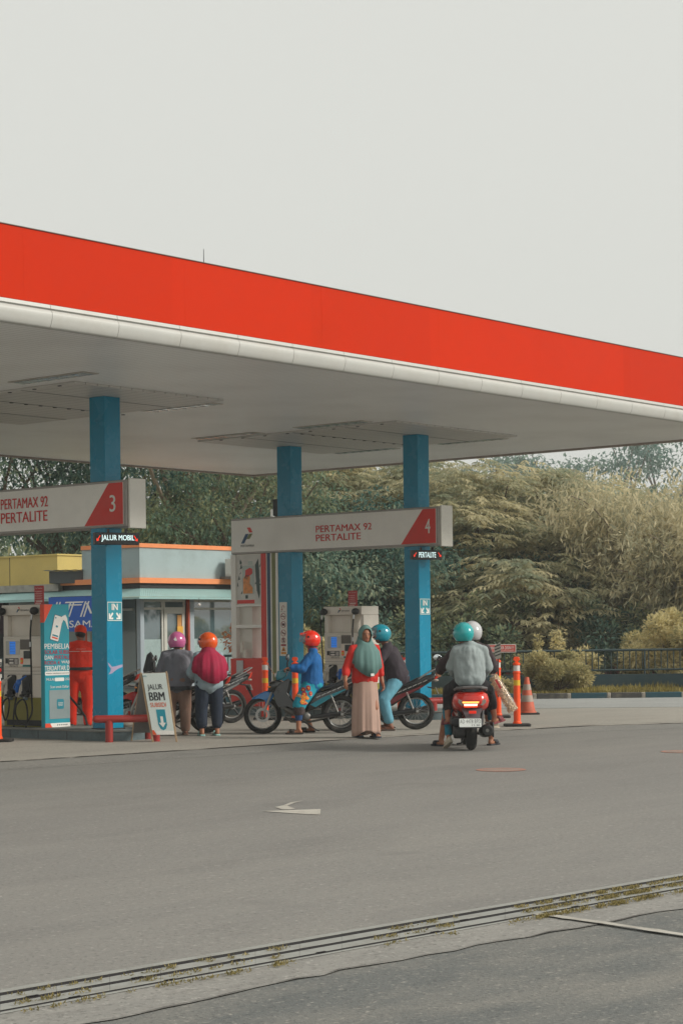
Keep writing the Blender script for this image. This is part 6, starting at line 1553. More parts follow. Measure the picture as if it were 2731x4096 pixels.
def figure(label, loc, rz, J, skin=M_skin, top=None, bottom=None, shoe=None, s=1.0, sleeve=1.0, pant=1.0, head_dir=(0, 1, 0), headr=1.0, group=None, hands=True, curl=(.6, .6), palm=(None, None), top_grow=0.0, hem=.0, bot_grow=0.0, wr=.006, neck_r=.05, footdir=((0, 1, 0), (0, 1, 0)), footpitch=(0, 0), seed=0, collar=None, face=False, waist=1.0, ears=True):
    t = thing('person', label, 'person', loc, rz, group)
    J = {k: V3(v) for k, v in J.items()}
    P_, N_, Hd = J['pel'], J['neck'], J['head']
    up = (N_ - P_).normalized(); xr = (J['shr'] - J['shl']).normalized(); xr = (xr - up*xr.dot(up)).normalized(); fw_ = up.cross(xr)
    MT = Matrix((xr, fw_, up)).transposed()
    ch = P_.lerp(N_, .66); wa = P_.lerp(N_, .33)
    hd = V3(head_dir).normalized(); hx = hd.cross(V3((0, 0, 1))).normalized(); hz = hx.cross(hd); MH = Matrix((hx, hd, hz)).transposed()
    tl = (N_-P_).length; wch = (J['shr']-J['shl']).length/2
    body = [('e', P_ + up*.02, (.155*s*waist, .115*s*waist, .12*s), MT), ('e', wa, (.132*s*waist, .105*s*waist, .16*s), MT), ('e', ch, (wch*.84, .105*s, tl*.31), MT),
            ('c', J['shl'].lerp(N_, .25) - up*.03, J['shr'].lerp(N_, .25) - up*.03, .045*s, .045*s),
            ('c', N_ - up*.03, Hd - hz*.06*s + hd*(-.01), neck_r*s, neck_r*.95*s),
            ('e', Hd, (.074*s*headr, .092*s*headr, .108*s*headr), MH), ('e', Hd + MH @ V3((0, .028, -.062))*s, (.052*s, .055*s, .052*s), MH), ('c', Hd + MH @ V3((0, .088, .008))*s, Hd + MH @ V3((0, .106, -.022))*s, .009*s, .014*s)]
    if ears: body += [('e', Hd + MH @ V3((sx*.074, -.005, -.01))*s, (.010*s, .018*s, .028*s), MH) for sx in (-1, 1)]
    body += [('c', N_ - up*.015, J[k_].lerp(N_, .15), .042*s, .038*s) for k_ in ('shl', 'shr')]
    for a, b, c, r in (('shl', 'ell', 'wrl', (.048, .040, .036, .026)), ('shr', 'elr', 'wrr', (.048, .040, .036, .026))):
        body += [('c', J[a], J[b], r[0]*s, r[1]*s), ('c', J[b], J[c], r[1]*s*.97, r[3]*s)]
    for a, b, c in (('hil', 'knl', 'anl'), ('hir', 'knr', 'anr')):
        calf = J[b].lerp(J[c], .3) - 0*fw_
        body += [('c', J[a], J[b], .078*s, .054*s), ('c', J[b], calf, .050*s, .052*s), ('c', calf, J[c], .052*s, .034*s)]
    for k, a in enumerate(('anl', 'anr')):
        fd = V3(footdir[k]).normalized(); fd = (fd + V3((0, 0, footpitch[k]))).normalized(); dn = V3((0, 0, -1)); dn = (dn - fd*dn.dot(fd)).normalized()
        heel = J[a] - fd*.03*s + dn*.045*s; toe = J[a] + fd*.155*s + dn*.058*s
        body += [('c', J[a], heel, .034*s, .030*s), ('c', heel, toe, .028*s, .022*s), ('c', toe - fd*.05, toe + fd.cross(dn)*.02 , .026*s, .016*s), ('c', toe - fd*.05, toe - fd.cross(dn)*.02, .024*s, .014*s)]
        if shoe:
            m_ = shoe[k] if isinstance(shoe, list) else shoe
            sd = fd.cross(dn).normalized(); o_ = J[a] + dn*.074*s
            FS = lambda a_, b_, q, o_=o_, fd=fd, sd=sd, dn=dn: o_ + fd*a_*s + sd*b_*s + dn*(-q)
            kind = m_[1] if isinstance(m_, tuple) else 'flip'; mm = m_[0] if isinstance(m_, tuple) else m_
            ou = [(-.075, -.025), (-.065, -.036), (0, -.036), (.08, -.042), (.14, -.046), (.185, -.036), (.20, 0), (.185, .036), (.14, .046), (.08, .042), (0, .036), (-.065, .036), (-.075, .025)]
            mb = MB(); mb.prism(ou, FS, -.010, .012); so = mb.build('sandal', mm, t, bevel=.004)
            if kind == 'flip':
                mb = MB(); 
                for sy in (-1, 1): mb.tube([FS(.05, sy*.040, .012), FS(.08, sy*.036, .045), FS(.12, sy*.02, .050), FS(.155, 0, .03)], .0075*s, 6)
                mb.build('strap', mm, so)
            elif kind == 'slide':
                mb = MB(); mb.loft([[FS(x, -.044*.98, .0), FS(x, -.040, .04), FS(x, -.018, .062), FS(x, .018, .062), FS(x, .040, .04), FS(x, .044, 0)] for x in (.06, .10, .14)], closed=False, caps=False); q = mb.build('strap', mm, so)
                q.modifiers.new('s', 'SOLIDIFY').thickness = .006
            elif kind == 'clog':
                blob('clog_upper', [('c', FS(-.03, 0, .03), FS(.13, 0, .032), .040*s, .040*s), ('c', FS(-.03, 0, .055), FS(.08, 0, .045), .034*s, .034*s)], .008, mm, so, 2)
    if hands:
        pn = [p if p is not None else d_ for p, d_ in zip(palm, (xr, -xr))]
        hand(body, J['ell'], J['wrl'], V3(pn[0]), curl[0], s, fw_*1.0); hand(body, J['elr'], J['wrr'], V3(pn[1]), curl[1], s, fw_*1.0)
    blob('body', body, .0065, skin, t, 1)
    if bottom:
        g = .014 + bot_grow; pr = [('e', P_ + up*.01, (.158*s*waist + g, .125*s*waist + g*.8, .125*s), MT)]
        for a, b, c in (('hil', 'knl', 'anl'), ('hir', 'knr', 'anr')):
            if pant <= 1: pr.append(('c', J[a], J[a].lerp(J[b], pant), .084*s + g, .060*s + g))
            else:
                e_ = J[b].lerp(J[c], pant - 1); pr += [('c', J[a], J[b], .084*s + g, .058*s + g), ('c', J[b], e_, .056*s + g, (.052 - .012*(pant-1))*s + g)]
        blob('trousers', pr, .011, bottom, t, 3, wr, 11, seed)
    if top:
        g = .016 + top_grow
        pr = [('e', wa - up*.02, (.142*s*waist + g, .118*s*waist + g, .17*s), MT), ('e', ch - up*.02, (wch*.90 + g*.6, .125*s + g*.6, tl*.34), MT), ('c', N_ - up*.01, J['shl'].lerp(N_, .1), .054*s + g*.4, .046*s + g*.4), ('c', N_ - up*.01, J['shr'].lerp(N_, .1), .054*s + g*.4, .046*s + g*.4),
              ('e', P_ + up*(.03 - hem), (.160*s*waist + g*1.2, .125*s*waist + g*1.1, .10*s + hem), MT)]
        pr.append(('c', ch + up*.02, P_ + up*.0, .122*s + g*.6, .125*s*waist + g))
        for sx in (-1, 1): pr.append(('c', ch + xr*sx*wch*.42, P_ + xr*sx*.065*s + up*.02, .092*s + g, .104*s*waist + g))
        for a, b, c in (('shl', 'ell', 'wrl'), ('shr', 'elr', 'wrr')):
            if sleeve <= 1: pr.append(('c', J[a], J[a].lerp(J[b], sleeve), .047*s + g*.5, .050*s + g))
            else: pr += [('c', J[a], J[b], .047*s + g*.5, .046*s + g*.7), ('c', J[b], J[b].lerp(J[c], sleeve - 1), .046*s + g*.8, (.040 - .008*(sleeve-1))*s + g*.7)]
        pr.append(('c', N_ - up*.04, N_ + up*.025, .068*s, .058*s))
        blob('shirt', pr, .010, top, t, 5, wr*1.35, 13, seed + 5, cuts=[(tuple(N_ + up*.035), tuple(up))])
        if collar: MB().lathe([(.062*s, 0), (.067*s, .045)], n=20, M=MT, c=tuple(N_ - up*.0)).build('collar', collar, t)
    if face:
        E_ = MB()
        for sx in (-1, 1): E_.sph(Hd + MH @ V3((sx*.031, .082, .012))*s, (.013*s, .006*s, .0055*s), 10, 6, M=MH)
        E_.build('eyes', M_dark_hair, t)
        E_ = MB()
        for sx in (-1, 1): E_.tube([Hd + MH @ V3((sx*.014, .090, .030))*s, Hd + MH @ V3((sx*.03, .088, .036))*s, Hd + MH @ V3((sx*.05, .074, .030))*s], .003*s, 5)
        E_.build('eyebrows', M_dark_hair, t)
        E_ = MB(); E_.sph(Hd + MH @ V3((0, .083, -.052))*s, (.022*s, .008*s, .007*s), 10, 6, M=MH); E_.build('lips', mat('lips', (150, 78, 70), .5), t)
    t['_'] = 0; del t['_']
    return t, J, MT, MH
def stand(hgt, lean=0.0, foot=.07, arms=None, sw=.19, hw=.085, stance=.10, kneefwd=.0, headfwd=.03):
    h = hgt
    J = dict(pel=(0, 0, h*.53), neck=(0, lean*.6, h*.835), head=(0, lean*.8 + headfwd, h*.93), shl=(-sw, lean*.55, h*.805), shr=(sw, lean*.55, h*.805),
             hil=(-hw, 0, h*.51), hir=(hw, 0, h*.51), knl=(-stance, .02+kneefwd, h*.275), knr=(stance, .02+kneefwd, h*.275), anl=(-stance, -.01, .085), anr=(stance, -.01, .085),
             ell=(-sw-.04, lean*.3, h*.62), elr=(sw+.04, lean*.3, h*.62), wrl=(-sw-.03, .08+lean*.3, h*.475), wrr=(sw+.03, .08+lean*.3, h*.475))
    if arms: J.update(arms)
    return J
FL = HD - math.pi/2        # person facing left across the view
FAWAY = -YAW               # person facing away from the camera (+y = FW)
def shell_cap(): pass

M_orgcloth = mat('cloth_orange_uniform', (222, 44, 10), .8, var=.08, scale=8, bump=.3, bscale=60)
M_greycloth = mat('cloth_grey_jacket', (112, 112, 120), .85, var=.07, scale=8, bump=.3, bscale=70)
M_brown = mat('cloth_brown', (128, 100, 86), .85, var=.08, bump=.3, bscale=60)
M_wine = mat('cloth_wine', (162, 20, 62), .8, var=.08, bump=.2, bscale=60)
M_navy = mat('cloth_navy', (26, 38, 56), .8, var=.12, bump=.3, bscale=50)
M_paleblue = mat('cloth_pale_blue', (146, 164, 172), .8, var=.06)
M_bluecloth = mat('cloth_blue', (0, 92, 156), .8, var=.08, bump=.3, bscale=60)
M_redcloth = mat('cloth_red', (196, 30, 16), .8, var=.08, bump=.4, bscale=60)
M_skirt = mat('cloth_dusty_rose', (176, 146, 132), .85, var=.07, scale=5)
M_slit = mat('cloth_tan', (186, 128, 84), .85, var=.05)
M_greygreen = mat('cloth_grey_green', (92, 126, 122), .8, var=.07, scale=6)
M_darkshirt = mat('cloth_charcoal', (52, 44, 52), .85, var=.1, bump=.2)
M_jean = mat('denim_light', (98, 158, 178), .85, var=.12, scale=7, bump=.3, bscale=80)
M_jean2 = mat('denim_teal', (30, 112, 132), .85, var=.1)
M_greyj = mat('cloth_light_grey', (146, 156, 156), .85, var=.06, scale=6, bump=.3, bscale=80)
M_blackcl = mat('cloth_black', (26, 24, 30), .85, var=.15)
M_brownj = mat('cloth_dark_brown', (56, 42, 46), .85, var=.12)
hp = lambda n, c, r=.18: mat(n, c, r, var=.04, coat=.7)
# --- attendant
al = at(316, 2531, 30.3)
J = stand(1.60, lean=.02, stance=.12, arms=dict(ell=(-.26, .02, .98), elr=(.26, .05, .98), wrl=(-.20, .22, .86), wrr=(.20, .24, .86)))
for k in ('neck', 'head', 'shl', 'shr'): J[k] = (J[k][0] + .02, J[k][1] + .03, J[k][2])
at_, Jt, MT, MH = figure('fuel attendant in orange uniform and orange cap seen from behind', (al.x, al.y, ZF), FAWAY + .12, J, M_skin2, M_orgcloth, M_orgcloth, (M_black, 'clog'), sleeve=.92, pant=1.96, head_dir=(.25, 1, -.35), top_grow=.012, bot_grow=.016, s=1.0, seed=3)
c = Jt['head']
hr = MB(); hr.sph(c + V3((0, -.012, .012)), (.083, .098, .105), 18, 12); hr.build('hair', M_dark_hair, at_)
cp = MB(); cp.sph(c + V3((.005, -.005, .045)), (.096, .108, .088), 20, 12); cp.prism([(-.07, 0), (-.06, .07), (0, .10), (.06, .07), (.07, 0)], lambda a, b, q: c + V3((a + .02, .08 + b, .03 - b*.4 + q)), 0, .008); cp.build('cap', mat('cap_orange', (226, 54, 12), .7), at_)
MB().sph(c + V3((-.008, -.088, .002)), (.032, .024, .026), 12, 8).build('cap_opening', M_dark_hair, at_)
bl_ = MB(); P0 = Jt['pel'] + V3((0, 0, .09)); bl_.loft([[P0 + V3(((.205)*math.cos(a*math.pi/12), .180*math.sin(a*math.pi/12), z)) for a in range(24)] for z in (-.022, .022)]); bl_.build('belt', M_black, at_)
mb = MB(); mb.tube([Jt['neck'] + V3((-.20 + .4*k/12, -.118 - .03*math.sin(math.pi*k/12), -.13 + .0*k)) for k in range(13)], .004, 5); lettering(mb, 'www.pertamina.com', Fr(tuple(Jt['neck'] + V3((-.07, -.148, -.10))), (1, 0, 0), (0, 0, 1), (0, -1, 0)), 0, .15, 0, .012, .002); mb.build('white_piping', M_textwhite, at_)
# filling hose held by the attendant
ho = thing('filling_hose', 'black filling hose curving from the pump past the attendant', 'hose', tuple(at(277, 2785, 28.6)))
hb = [at(255, 2745, 28.4), at(277, 2785, 28.6), at(300, 2812, 28.9), at(322, 2838, 29.2), at(340, 2866, 29.4), at(348, 2895, 29.3), at(343, 2915, 29.2)]
MB().tube([p - Vector(ho.location) for p in hb], .017, 8).build('hose', M_rubber, ho)

# --- man in pink helmet
q = gz(712, 2941, ZF)
J = stand(1.44, lean=.05, stance=.11, sw=.175, arms=dict(ell=(-.27, .08, .88), elr=(.27, .08, .88), wrl=(-.22, .26, .80), wrr=(.22, .26, .78)))
pk, Jt, MT, MH = figure('older man in grey jacket and pink helmet seen from behind', (q.x, q.y, ZF), FAWAY + .1, J, M_skin2, M_greycloth, M_brown, (M_brown, 'slide'), sleeve=1.95, pant=1.93, head_dir=(.1, 1, -.3), top_grow=.012, bot_grow=.02, waist=1.12, hem=.05, s=.98, seed=12)
helmet(pk, Jt['head'] + V3((0, 0, .015)), (.1, 1, -.15), hp('helmet_pink', (200, 100, 152)), .146, visor=False)
MB().loft([[Jt['pel'] + V3(((.20)*math.cos(a*math.pi/12), .168*math.sin(a*math.pi/12), z - .085)) for a in range(24)] for z in (-.028, .028)]).build('waistband', mat('band_charcoal', (52, 54, 58), .8), pk)
mb = MB(); hc = Jt['head'] + V3((0, 0, .015)); FP = Fr(tuple(hc + V3((-.05, -.158, .03))), (1, 0, 0), (0, 0, 1), (0, -1, 0))
mb.prism([(.0, 0), (.02, .015), (.025, .04), (.04, .01), (.05, -.02), (.02, -.025)], FP, -.004, .004); mb.build('white_decal', M_textwhite, pk)

# --- woman with wine scarf and orange helmet
q = gz(838, 2944, ZF)
J = stand(1.42, lean=.02, stance=.11, sw=.155, arms=dict(ell=(-.25, .06, .90), elr=(.24, .10, .92), wrl=(-.17, .22, .84), wrr=(.12, .24, .86)))
wn_, Jt, MT, MH = figure('woman in wine red headscarf and orange helmet seen from behind', (q.x, q.y, ZF), FAWAY + .25, J, M_skin, M_paleblue, M_navy, (mat('sandal_mint', (150, 196, 190), .6), 'flip'), sleeve=1.95, pant=1.72, head_dir=(-.5, 1, -.1), top_grow=.018, bot_grow=.022, waist=1.08, s=.98, seed=21, wr=.006, hem=.04)
hw_, MHh = helmet(wn_, Jt['head'] + V3((0, 0, .02)), (-.6, 1, -.05), hp('helmet_orange', (240, 92, 20)), .146, visor=True)
def scarf(t, J, m, R0, sides, pts, name='headscarf', wr=.012, folds=9, seed=0, pw=2.0):
    """hanging cloth: rings from neck to hem, radius and hem height by angle"""
    rings = []; n = 72
    for (z, rx, ry, cy, dip) in pts:
        ring_ = []
        for i in range(n):
            a = 2*math.pi*i/n; f = 1 + wr*6*(z[1])*math.sin(folds*a + seed) + wr*4*z[1]*math.sin(folds*2.3*a + seed*2)
            hz = z[0] - dip*(.5 - .5*math.cos(a - sides))**pw
            ring_.append((J['neck'].x + rx*f*math.cos(a), J['neck'].y + cy + ry*f*math.sin(a), hz))
        rings.append(ring_)
    mb = MB(); mb.loft(rings, caps=False); o = mb.build(name, m, t, smooth=80)
    sd = o.modifiers.new('s', 'SOLIDIFY'); sd.thickness = .006
    return o
zn = Jt['neck'].z
scarf(wn_, Jt, M_wine, 0, rad(100), [((zn + .085, 0), .080, .09, 0, 0), ((zn + .03, .1), .110, .105, 0, 0), ((zn - .01, .2), .165, .125, 0, .0), ((zn - .06, .4), .222, .160, -.01, .0), ((zn - .14, .7), .250, .185, -.02, .05), ((zn - .20, 1.0), .262, .200, -.025, .24)], seed=1, pw=2.6)
mb = MB()
for k in range(3): mb.tube([Jt['head'] + V3((-.145 + .0*k, -.03 - .022*k, .02 - .01*k)), Jt['head'] + V3((-.138, -.07 - .022*k, -.02 - .015*k)), Jt['head'] + V3((-.125, -.09 - .02*k, -.055))], .005, 5)
mb.build('helmet_decal', M_black, wn_)

# --- rider in blue on bike 1
def rider_frame(bike): return tuple(bike.location), bike.rotation_euler.z - math.pi/2
L_, RZ_ = rider_frame(bike1)
J = dict(pel=(0, -.15, .70), neck=(0, -.17, 1.20), head=(0, -.135, 1.335), shl=(-.18, -.175, 1.16), shr=(.18, -.175, 1.16), ell=(-.27, -.02, .94), elr=(.27, .0, .95), wrl=(-.265, .13, .945), wrr=(.265, .13, .945),
         hil=(-.09, -.13, .69), hir=(.09, -.13, .69), knl=(-.21, .03, .42), knr=(.21, .0, .42), anl=(-.24, .045, .085), anr=(.26, -.12, .085))
flor = mat('cloth_teal_floral', (20, 150, 172), .8, var=.05)
r1, Jt, MT, MH = figure('rider in blue jacket floral trousers and red helmet on motorbike', L_, RZ_, J, M_skin, M_bluecloth, flor, (mat('sandal_dark', (46, 38, 36), .7), 'slide'), sleeve=1.95, pant=1.05, head_dir=(0, 1, -.05), top_grow=.018, bot_grow=.03, s=.95, curl=(1.5, 1.5), palm=((0, 0, -1), (0, 0, -1)), seed=31, wr=.008, waist=1.1)
helmet(r1, Jt['head'] + V3((0, .0, .02)), (0, 1, 0), hp('helmet_red', (238, 44, 18)), .140)
blob('scarf', [('c', Jt['neck'] + V3((0, 0, -.01)), Jt['neck'] + V3((0, .02, .07)), .075, .062)], .01, mat('scarf_red', (150, 30, 34), .8), r1, 2, .004, 20)
MB().prism([(0, 0), (.06, -.01), (.06, .025), (0, .03)], lambda a, b, q: Jt['head'] + V3((q, .088 + a, .092 + b)), -.07, .07).build('peak', hp('helmet_red', (238, 44, 18)), r1, bevel=.006)
# flowers on the trousers and dark patterned legs
fl = [MB(), MB(), MB(), MB()]
for k in range(32):
    leg = random.random(); side_ = random.choice((-1, 1)); a_, b_ = Jt['hil' if side_ < 0 else 'hir'], Jt['knl' if side_ < 0 else 'knr']
    u = random.uniform(-.05, .95); c_ = a_.lerp(b_, u); r_ = .137 - .040*u; ang = random.uniform(-1.3, 1.3) + (math.pi if side_ < 0 else 0)
    n_ = V3((math.cos(ang), math.sin(ang)*.9, .15)).normalized(); p = c_ + n_*r_; tx = n_.cross(V3((0, 0, 1))).normalized(); tz = tx.cross(n_)
    R_ = random.uniform(.018, .040); which = random.choice((0, 0, 1, 2))
    for j in range(7):
        w_ = 2*math.pi*j/7; fl[which].sph(p + (tx*math.cos(w_) + tz*math.sin(w_))*R_*.75, (R_*.42, R_*.42, .006), 8, 5, M=Matrix((tx, tz, n_)).transposed())
    fl[3].sph(p + n_*.004, (R_*.4, R_*.4, .008), 8, 5, M=Matrix((tx, tz, n_)).transposed())
for m_, f_, nm in zip((mat('petal_red', (172, 30, 52), .7), mat('petal_orange', (224, 128, 40), .7), mat('petal_white', (214, 190, 176), .7), mat('petal_gold', (222, 168, 60), .7)), fl, ('red_flowers', 'orange_flowers', 'pale_flowers', 'flower_centres')):
    if f_.v: f_.build(nm, m_, r1)
for a_, b_, n_ in (('knl', 'anl', 1), ('knr', 'anr', 2)):
    blob('patterned_cuff', [('c', Jt['hil' if n_ == 1 else 'hir'].lerp(Jt[a_], .62), Jt[a_], .098, .086), ('c', Jt[a_], Jt[a_].lerp(Jt[b_], .28), .088, .082)], .012, mat('cloth_dark_pattern', (70, 58, 58), .85, var=.5, scale=45), r1, 2, .008, 12, n_)
    blob('legging', [('c', Jt[a_], Jt[a_].lerp(Jt[b_], .58), .066, .054)], .012, M_navy if n_ == 9 else mat('legging_blue', (24, 64, 110), .8), r1, 2, .004, 14, n_)

# --- woman walking
q = gz(1462, 2953, 0.045)
J = stand(1.53, lean=.0, stance=.10, sw=.175, arms=dict(ell=(.255, -.04, .96), elr=(.31, .0, .97), wrl=(-.27, .12, .80), wrr=(.27, .02, .72)))
J['ell'] = (-.235, -.03, .96); J['wrl'] = (-.25, .03, .765); J['elr'] = (.28, .0, .95); J['wrr'] = (.35, .12, .80)
J['knl'] = (-.10, .10, .42); J['anl'] = (-.10, .05, .09); J['anr'] = (.10, -.10, .10); J['knr'] = (.09, .0, .42)
RW = math.pi - YAW + .42
wk, Jt, MT, MH = figure('woman walking in grey green headscarf red sweater and long rose skirt', (q.x, q.y, 0.045), RW, J, M_skin, M_redcloth, None, (mat('sandal_navy', (44, 52, 66), .6), 'slide'), sleeve=1.42, pant=.9, head_dir=(.16, 1, -.18), top_grow=.012, s=.98, curl=(.8, .7), seed=41, wr=.008, face=True, ears=False, hem=.02)
# headscarf: close around the face, then a wide cape, longer in front
hd = Jt['head']; Mh = MH
def hood(t, m, J, MH, s=1.0):
    c = J['head']; n = 40; rings = []
    # back-of-head shell with a face opening, as an ellipsoid grid in the head frame
    vs = []; fs = []; nu, nv = 110, 72
    def P(i, j):
        ph = math.pi*j/nv; th = 2*math.pi*i/nu; return Vector((math.sin(ph)*math.cos(th), math.sin(ph)*math.sin(th), math.cos(ph)))
    for j in range(nv+1):
        for i in range(nu):
            p = P(i, j); w_ = 1 + .02*math.sin(p.z*9 + p.x*6)
            vs.append(c + MH @ V3((p.x*.098*w_, p.y*.115*w_ - .004, p.z*.130 + .008))*s)
    for j in range(nv):
        for i in range(nu):
            i2 = (i+1) % nu; p = (P(i, j) + P(i2, j+1))/2
            if p.y > .35 and (p.x/.74)**2 + ((p.z+.08)/.80)**2 < 1: continue
            fs.append((j*nu+i, (j+1)*nu+i, (j+1)*nu+i2, j*nu+i2) if j else (i, nu+i, nu+i2))
    mb = MB(); mb.add(vs, fs); o = mb.build('headscarf_hood', m, t, smooth=80); sd = o.modifiers.new('s', 'SOLIDIFY'); sd.thickness = .005; return o
hood(wk, M_greygreen, Jt, MH)
zn = Jt['neck'].z
scarf(wk, Jt, M_greygreen, 0, rad(-90), [((zn + .125, 0), .094, .098, .004, .088), ((zn + .07, .05), .108, .108, .004, .058), ((zn + .02, .15), .138, .124, .004, .035), ((zn - .03, .3), .178, .138, .006, .03), ((zn - .08, .5), .212, .158, .008, .02), ((zn - .15, .8), .224, .172, .01, .10), ((zn - .18, 1.0), .232, .178, .01, .25)], 'headscarf_cape', wr=.010, folds=7, seed=2.5, pw=3.0)
MB().box((-.02, .255, zn-.42), (.03, .262, zn-.385)).build('label_tag', M_textwhite, wk)
# skirt
rings = []; n = 80
for k in range(18):
    u = k/17; z = .86 - u*.80; rx = .160 + .036*u + .012*math.sin(u*3); ry = .128 + .062*u
    ring_ = []
    for i in range(n):
        a = 2*math.pi*i/n; f = 1 + (.012 + .05*u)*math.sin(8*a + 1.5*u) + .03*u*math.sin(19*a + u*3)
        ring_.append((rx*f*math.cos(a) + .0, ry*f*math.sin(a) + .02*u + .0, z - (.03*math.sin(3*a + 1) if k == 17 else 0) + (.018*max(0, math.sin(a)) * u**6)))
    rings.append(ring_)
mb = MB(); mb.loft(rings, caps=False); sk = mb.build('skirt', M_skirt, wk, smooth=80); sd = sk.modifiers.new('s', 'SOLIDIFY'); sd.thickness = .006
rr = []
for k in range(14):
    u = .25 + .75*k/13; z = .86 - u*.775; a0, a1 = rad(150), rad(176); rx = .165 + .060*u; ry = .132 + .080*u
    rr.append([(rx*math.cos(a0 + (a1-a0)*j/4)*(.93 + .01*math.sin(k*.8)), ry*math.sin(a0 + (a1-a0)*j/4)*.95 + .02*u, z) for j in range(5)])
mb = MB(); mb.loft(rr, closed=False, caps=False); o = mb.build('skirt_front_panel', M_slit, sk, smooth=80); o.modifiers.new('s', 'SOLIDIFY').thickness = .004

# --- rider in dark shirt on bike 2
L_, RZ_ = rider_frame(bike2)
J = dict(pel=(0, -.30, .77), neck=(0, -.15, 1.26), head=(0, -.05, 1.405), shl=(-.18, -.155, 1.215), shr=(.18, -.155, 1.215), ell=(-.28, .02, .98), elr=(.28, .02, .98), wrl=(-.29, .20, .96), wrr=(.29, .20, .96),
         hil=(-.09, -.29, .75), hir=(.09, -.29, .75), knl=(-.25, -.08, .46), knr=(.25, -.02, .46), anl=(-.27, -.17, .09), anr=(.28, -.12, .09))
r2, Jt, MT, MH = figure('rider in dark shirt light jeans and teal helmet on motorbike', L_, RZ_, J, M_skin2, M_darkshirt, M_jean, (mat('sandal_brown', (84, 66, 58), .7), 'flip'), sleeve=.9, pant=1.78, head_dir=(-.12, 1, -.12), top_grow=.02, bot_grow=.018, s=1.03, curl=(1.5, 1.5), palm=((0, 0, -1), (0, 0, -1)), seed=51, wr=.008, waist=1.12)
helmet(r2, Jt['head'] + V3((0, 0, .02)), (-.12, 1, .0), hp('helmet_teal', (0, 140, 160)), .152)
MB().tube([Jt['pel'] + V3((-.205*math.cos(a*.3), -.15*math.sin(a*.3) + .01, .045)) for a in range(11)], .008, 6).build('belt', M_black, r2)

# --- three people on the red scooter
Ls = tuple(sc.location); RZs = H5 - math.pi/2
J = dict(pel=(0, -.55, .90), neck=(-.02, -.53, 1.33), head=(-.075, -.50, 1.455), shl=(-.172, -.53, 1.265), shr=(.172, -.53, 1.265), ell=(-.232, -.42, 1.04), elr=(.235, -.44, 1.04), wrl=(-.15, -.25, .92), wrr=(.17, -.25, .92),
         hil=(-.10, -.52, .86), hir=(.10, -.52, .86), knl=(-.265, -.20, .74), knr=(.265, -.20, .74), anl=(-.275, -.27, .40), anr=(.325, -.24, .40))
pa, Jt, MT, MH = figure('passenger in light grey jacket and turquoise helmet at the back of scooter', Ls, RZs, J, M_skin, M_greyj, M_blackcl, (mat('sandal_maroon', (124, 50, 56), .6), 'slide'), sleeve=1.95, pant=1.62, head_dir=(-.45, 1, -.1), top_grow=.014, s=1.0, hem=.03, seed=61, wr=.009, footdir=((-.25, 1, 0), (.75, .9, 0)), footpitch=(-.1, .15), collar=M_greyj)
helmet(pa, Jt['head'] + V3((0, 0, .02)), (-.35, 1, -.02), hp('helmet_turquoise', (0, 158, 160)), .146)
J = dict(pel=(.03, -.02, .88), neck=(.05, .02, 1.33), head=(.07, .05, 1.47), shl=(-.12, .02, 1.265), shr=(.24, .02, 1.265), ell=(-.28, .18, 1.08), elr=(.34, .16, 1.05), wrl=(-.33, .34, 1.0), wrr=(.36, .34, 1.0),
         hil=(-.07, .0, .84), hir=(.13, .0, .84), knl=(-.25, .27, .48), knr=(.28, .27, .48), anl=(-.33, .33, .085), anr=(.33, .40, .085))
dv, Jt, MT, MH = figure('scooter driver in dark brown jacket and silver helmet', Ls, RZs, J, M_skin, M_brownj, M_navy, (mat('sandal_black', (40, 42, 48), .7), 'slide'), sleeve=1.97, pant=1.05, head_dir=(0, 1, 0), top_grow=.03, s=1.0, seed=71, wr=.008, curl=(1.5, 1.5), palm=((0, 0, -1), (0, 0, -1)), footdir=((-.5, .8, 0), (.5, .8, 0)), collar=M_blackcl)
helmet(dv, Jt['head'] + V3((0, 0, .02)), (0, 1, 0), hp('helmet_silver', (188, 188, 190)), .148)
J = dict(pel=(0, -.28, .84), neck=(0, -.26, 1.12), head=(0, -.24, 1.22), shl=(-.12, -.26, 1.09), shr=(.12, -.26, 1.09), ell=(-.16, -.15, .97), elr=(.16, -.15, .97), wrl=(-.12, -.06, .92), wrr=(.12, -.06, .92),
         hil=(-.08, -.27, .80), hir=(.08, -.27, .80), knl=(-.27, -.10, .46), knr=(.29, -.05, .58), anl=(-.265, -.30, .13), anr=(.29, -.16, .33))
kd, Jt, MT, MH = figure('passenger in rolled teal jeans and cream clogs squeezed between the two riders', Ls, RZs, J, M_skin, M_blackcl, M_jean2, (mat('clog_cream', (186, 176, 156), .7), 'clog'), sleeve=1.9, pant=1.8, s=.80, seed=81, footdir=((-.35, .9, 0), (.7, .8, 0)), footpitch=(-.45, -.1), wr=.006)
MB().sph(Jt['head'] + V3((0, -.01, .015)), (.078, .088, .09), 16, 10).build('hair', M_dark_hair, kd)
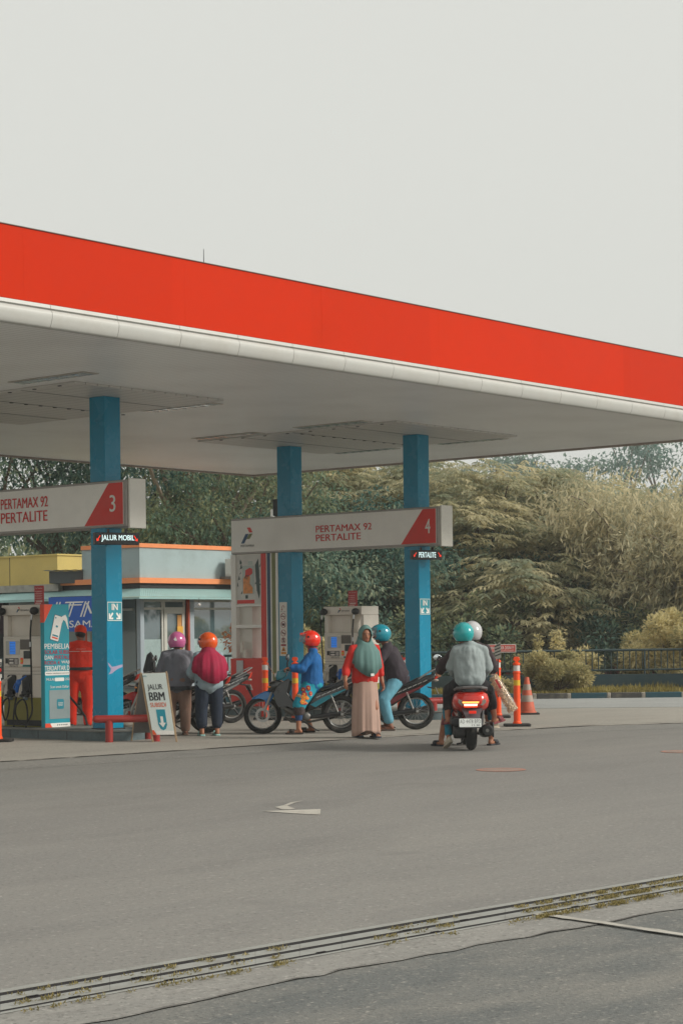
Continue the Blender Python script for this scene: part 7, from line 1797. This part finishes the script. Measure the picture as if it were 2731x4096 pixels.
# clear bag of crackers
sp = Vector(Ls); Rm = Matrix.Rotation(H5, 3, 'Z')
loc_ = lambda x, y, z: sp + Rm @ V3((x, y, z))
a = loc_(-.35, -.30, .93); b = loc_(-.35, -.565, .47)
bg = thing('cracker_bag', 'long clear plastic bag of pale crackers hanging at the passenger side', 'bag', tuple(a)); ax = (b - a); Lb_ = ax.length; ax.normalize()
u_ = ax.orthogonal().normalized(); v_ = ax.cross(u_)
rings = []
for k, (tt, r_) in enumerate(((-.05, .012), (-.01, .03), (.03, .058), (.12, .066), (.3, .07), (.6, .074), (.85, .074), (.97, .066), (1.0, .05))):
    rings.append([tuple(ax*Lb_*tt + (u_*math.cos(j*math.pi/12)*(1 + .05*math.sin(j*2.1 + k)) + v_*math.sin(j*math.pi/12))*r_) for j in range(24)])
mb = MB()
for k in range(420):
    tt = random.uniform(.03, .97); th = random.uniform(0, 2*math.pi); r_ = .058 * math.sqrt(random.uniform(.35, 1))
    p = ax*Lb_*tt + (u_*math.cos(th) + v_*math.sin(th))*r_
    nrm = Vector((random.gauss(0, 1), random.gauss(0, 1), random.gauss(0, 1))).normalized(); tx = nrm.orthogonal().normalized()
    mb.sph(p, (random.uniform(.013, .02), random.uniform(.011, .016), .006), 8, 5, M=Matrix((tx, nrm.cross(tx), nrm)).transposed())
mb.build('crackers', mat('cracker', (212, 182, 142), .7, var=.12, scale=30), bg)
mb = MB(); mb.loft(rings); mb.build('plastic_film', mat('clear_film', (225, 225, 222), .08, var=0, alpha=.16, spec=.9), bg, smooth=60)
n_ = -Vector((FW[0], FW[1], 0)); n_ = (n_ - ax*n_.dot(ax)).normalized(); sd_ = ax.cross(n_)
if sd_.z > 0: sd_ = -sd_
FB = Fr(tuple(ax*Lb_*.34 + n_*.078), -ax, -sd_ if sd_.cross(-ax).dot(n_) < 0 else sd_, n_)
mb = MB(); mb.prism([(-.07, -.018), (.06, -.018), (.06, .010), (-.07, .010)], Fr(tuple(ax*Lb_*.24 + n_*.0775), ax, ax.cross(n_), n_), 0, .002); mb.build('red_label', mat('label_red', (178, 40, 44), .5), bg)

HAZE = 0.0013
# ------------------------------------------------------------------ haze: humid air, adding to the haze already coloured into the leaves
hz_ = MB().box((-12, -12, -1), (135, 135, 19)).build('haze', M_white, flat=True)
hm = bpy.data.materials.new('haze_air'); hm.use_nodes = True; nt = hm.node_tree
for n in list(nt.nodes): nt.nodes.remove(n)
pv = nt.nodes.new('ShaderNodeVolumePrincipled'); pv.inputs['Color'].default_value = (.90, .93, .90, 1); pv.inputs['Density'].default_value = HAZE; pv.inputs['Anisotropy'].default_value = .3
ou = nt.nodes.new('ShaderNodeOutputMaterial'); nt.links.new(pv.outputs[0], ou.inputs['Volume'])
hz_.data.materials.clear(); hz_.data.materials.append(hm); hz_['kind'] = 'stuff'
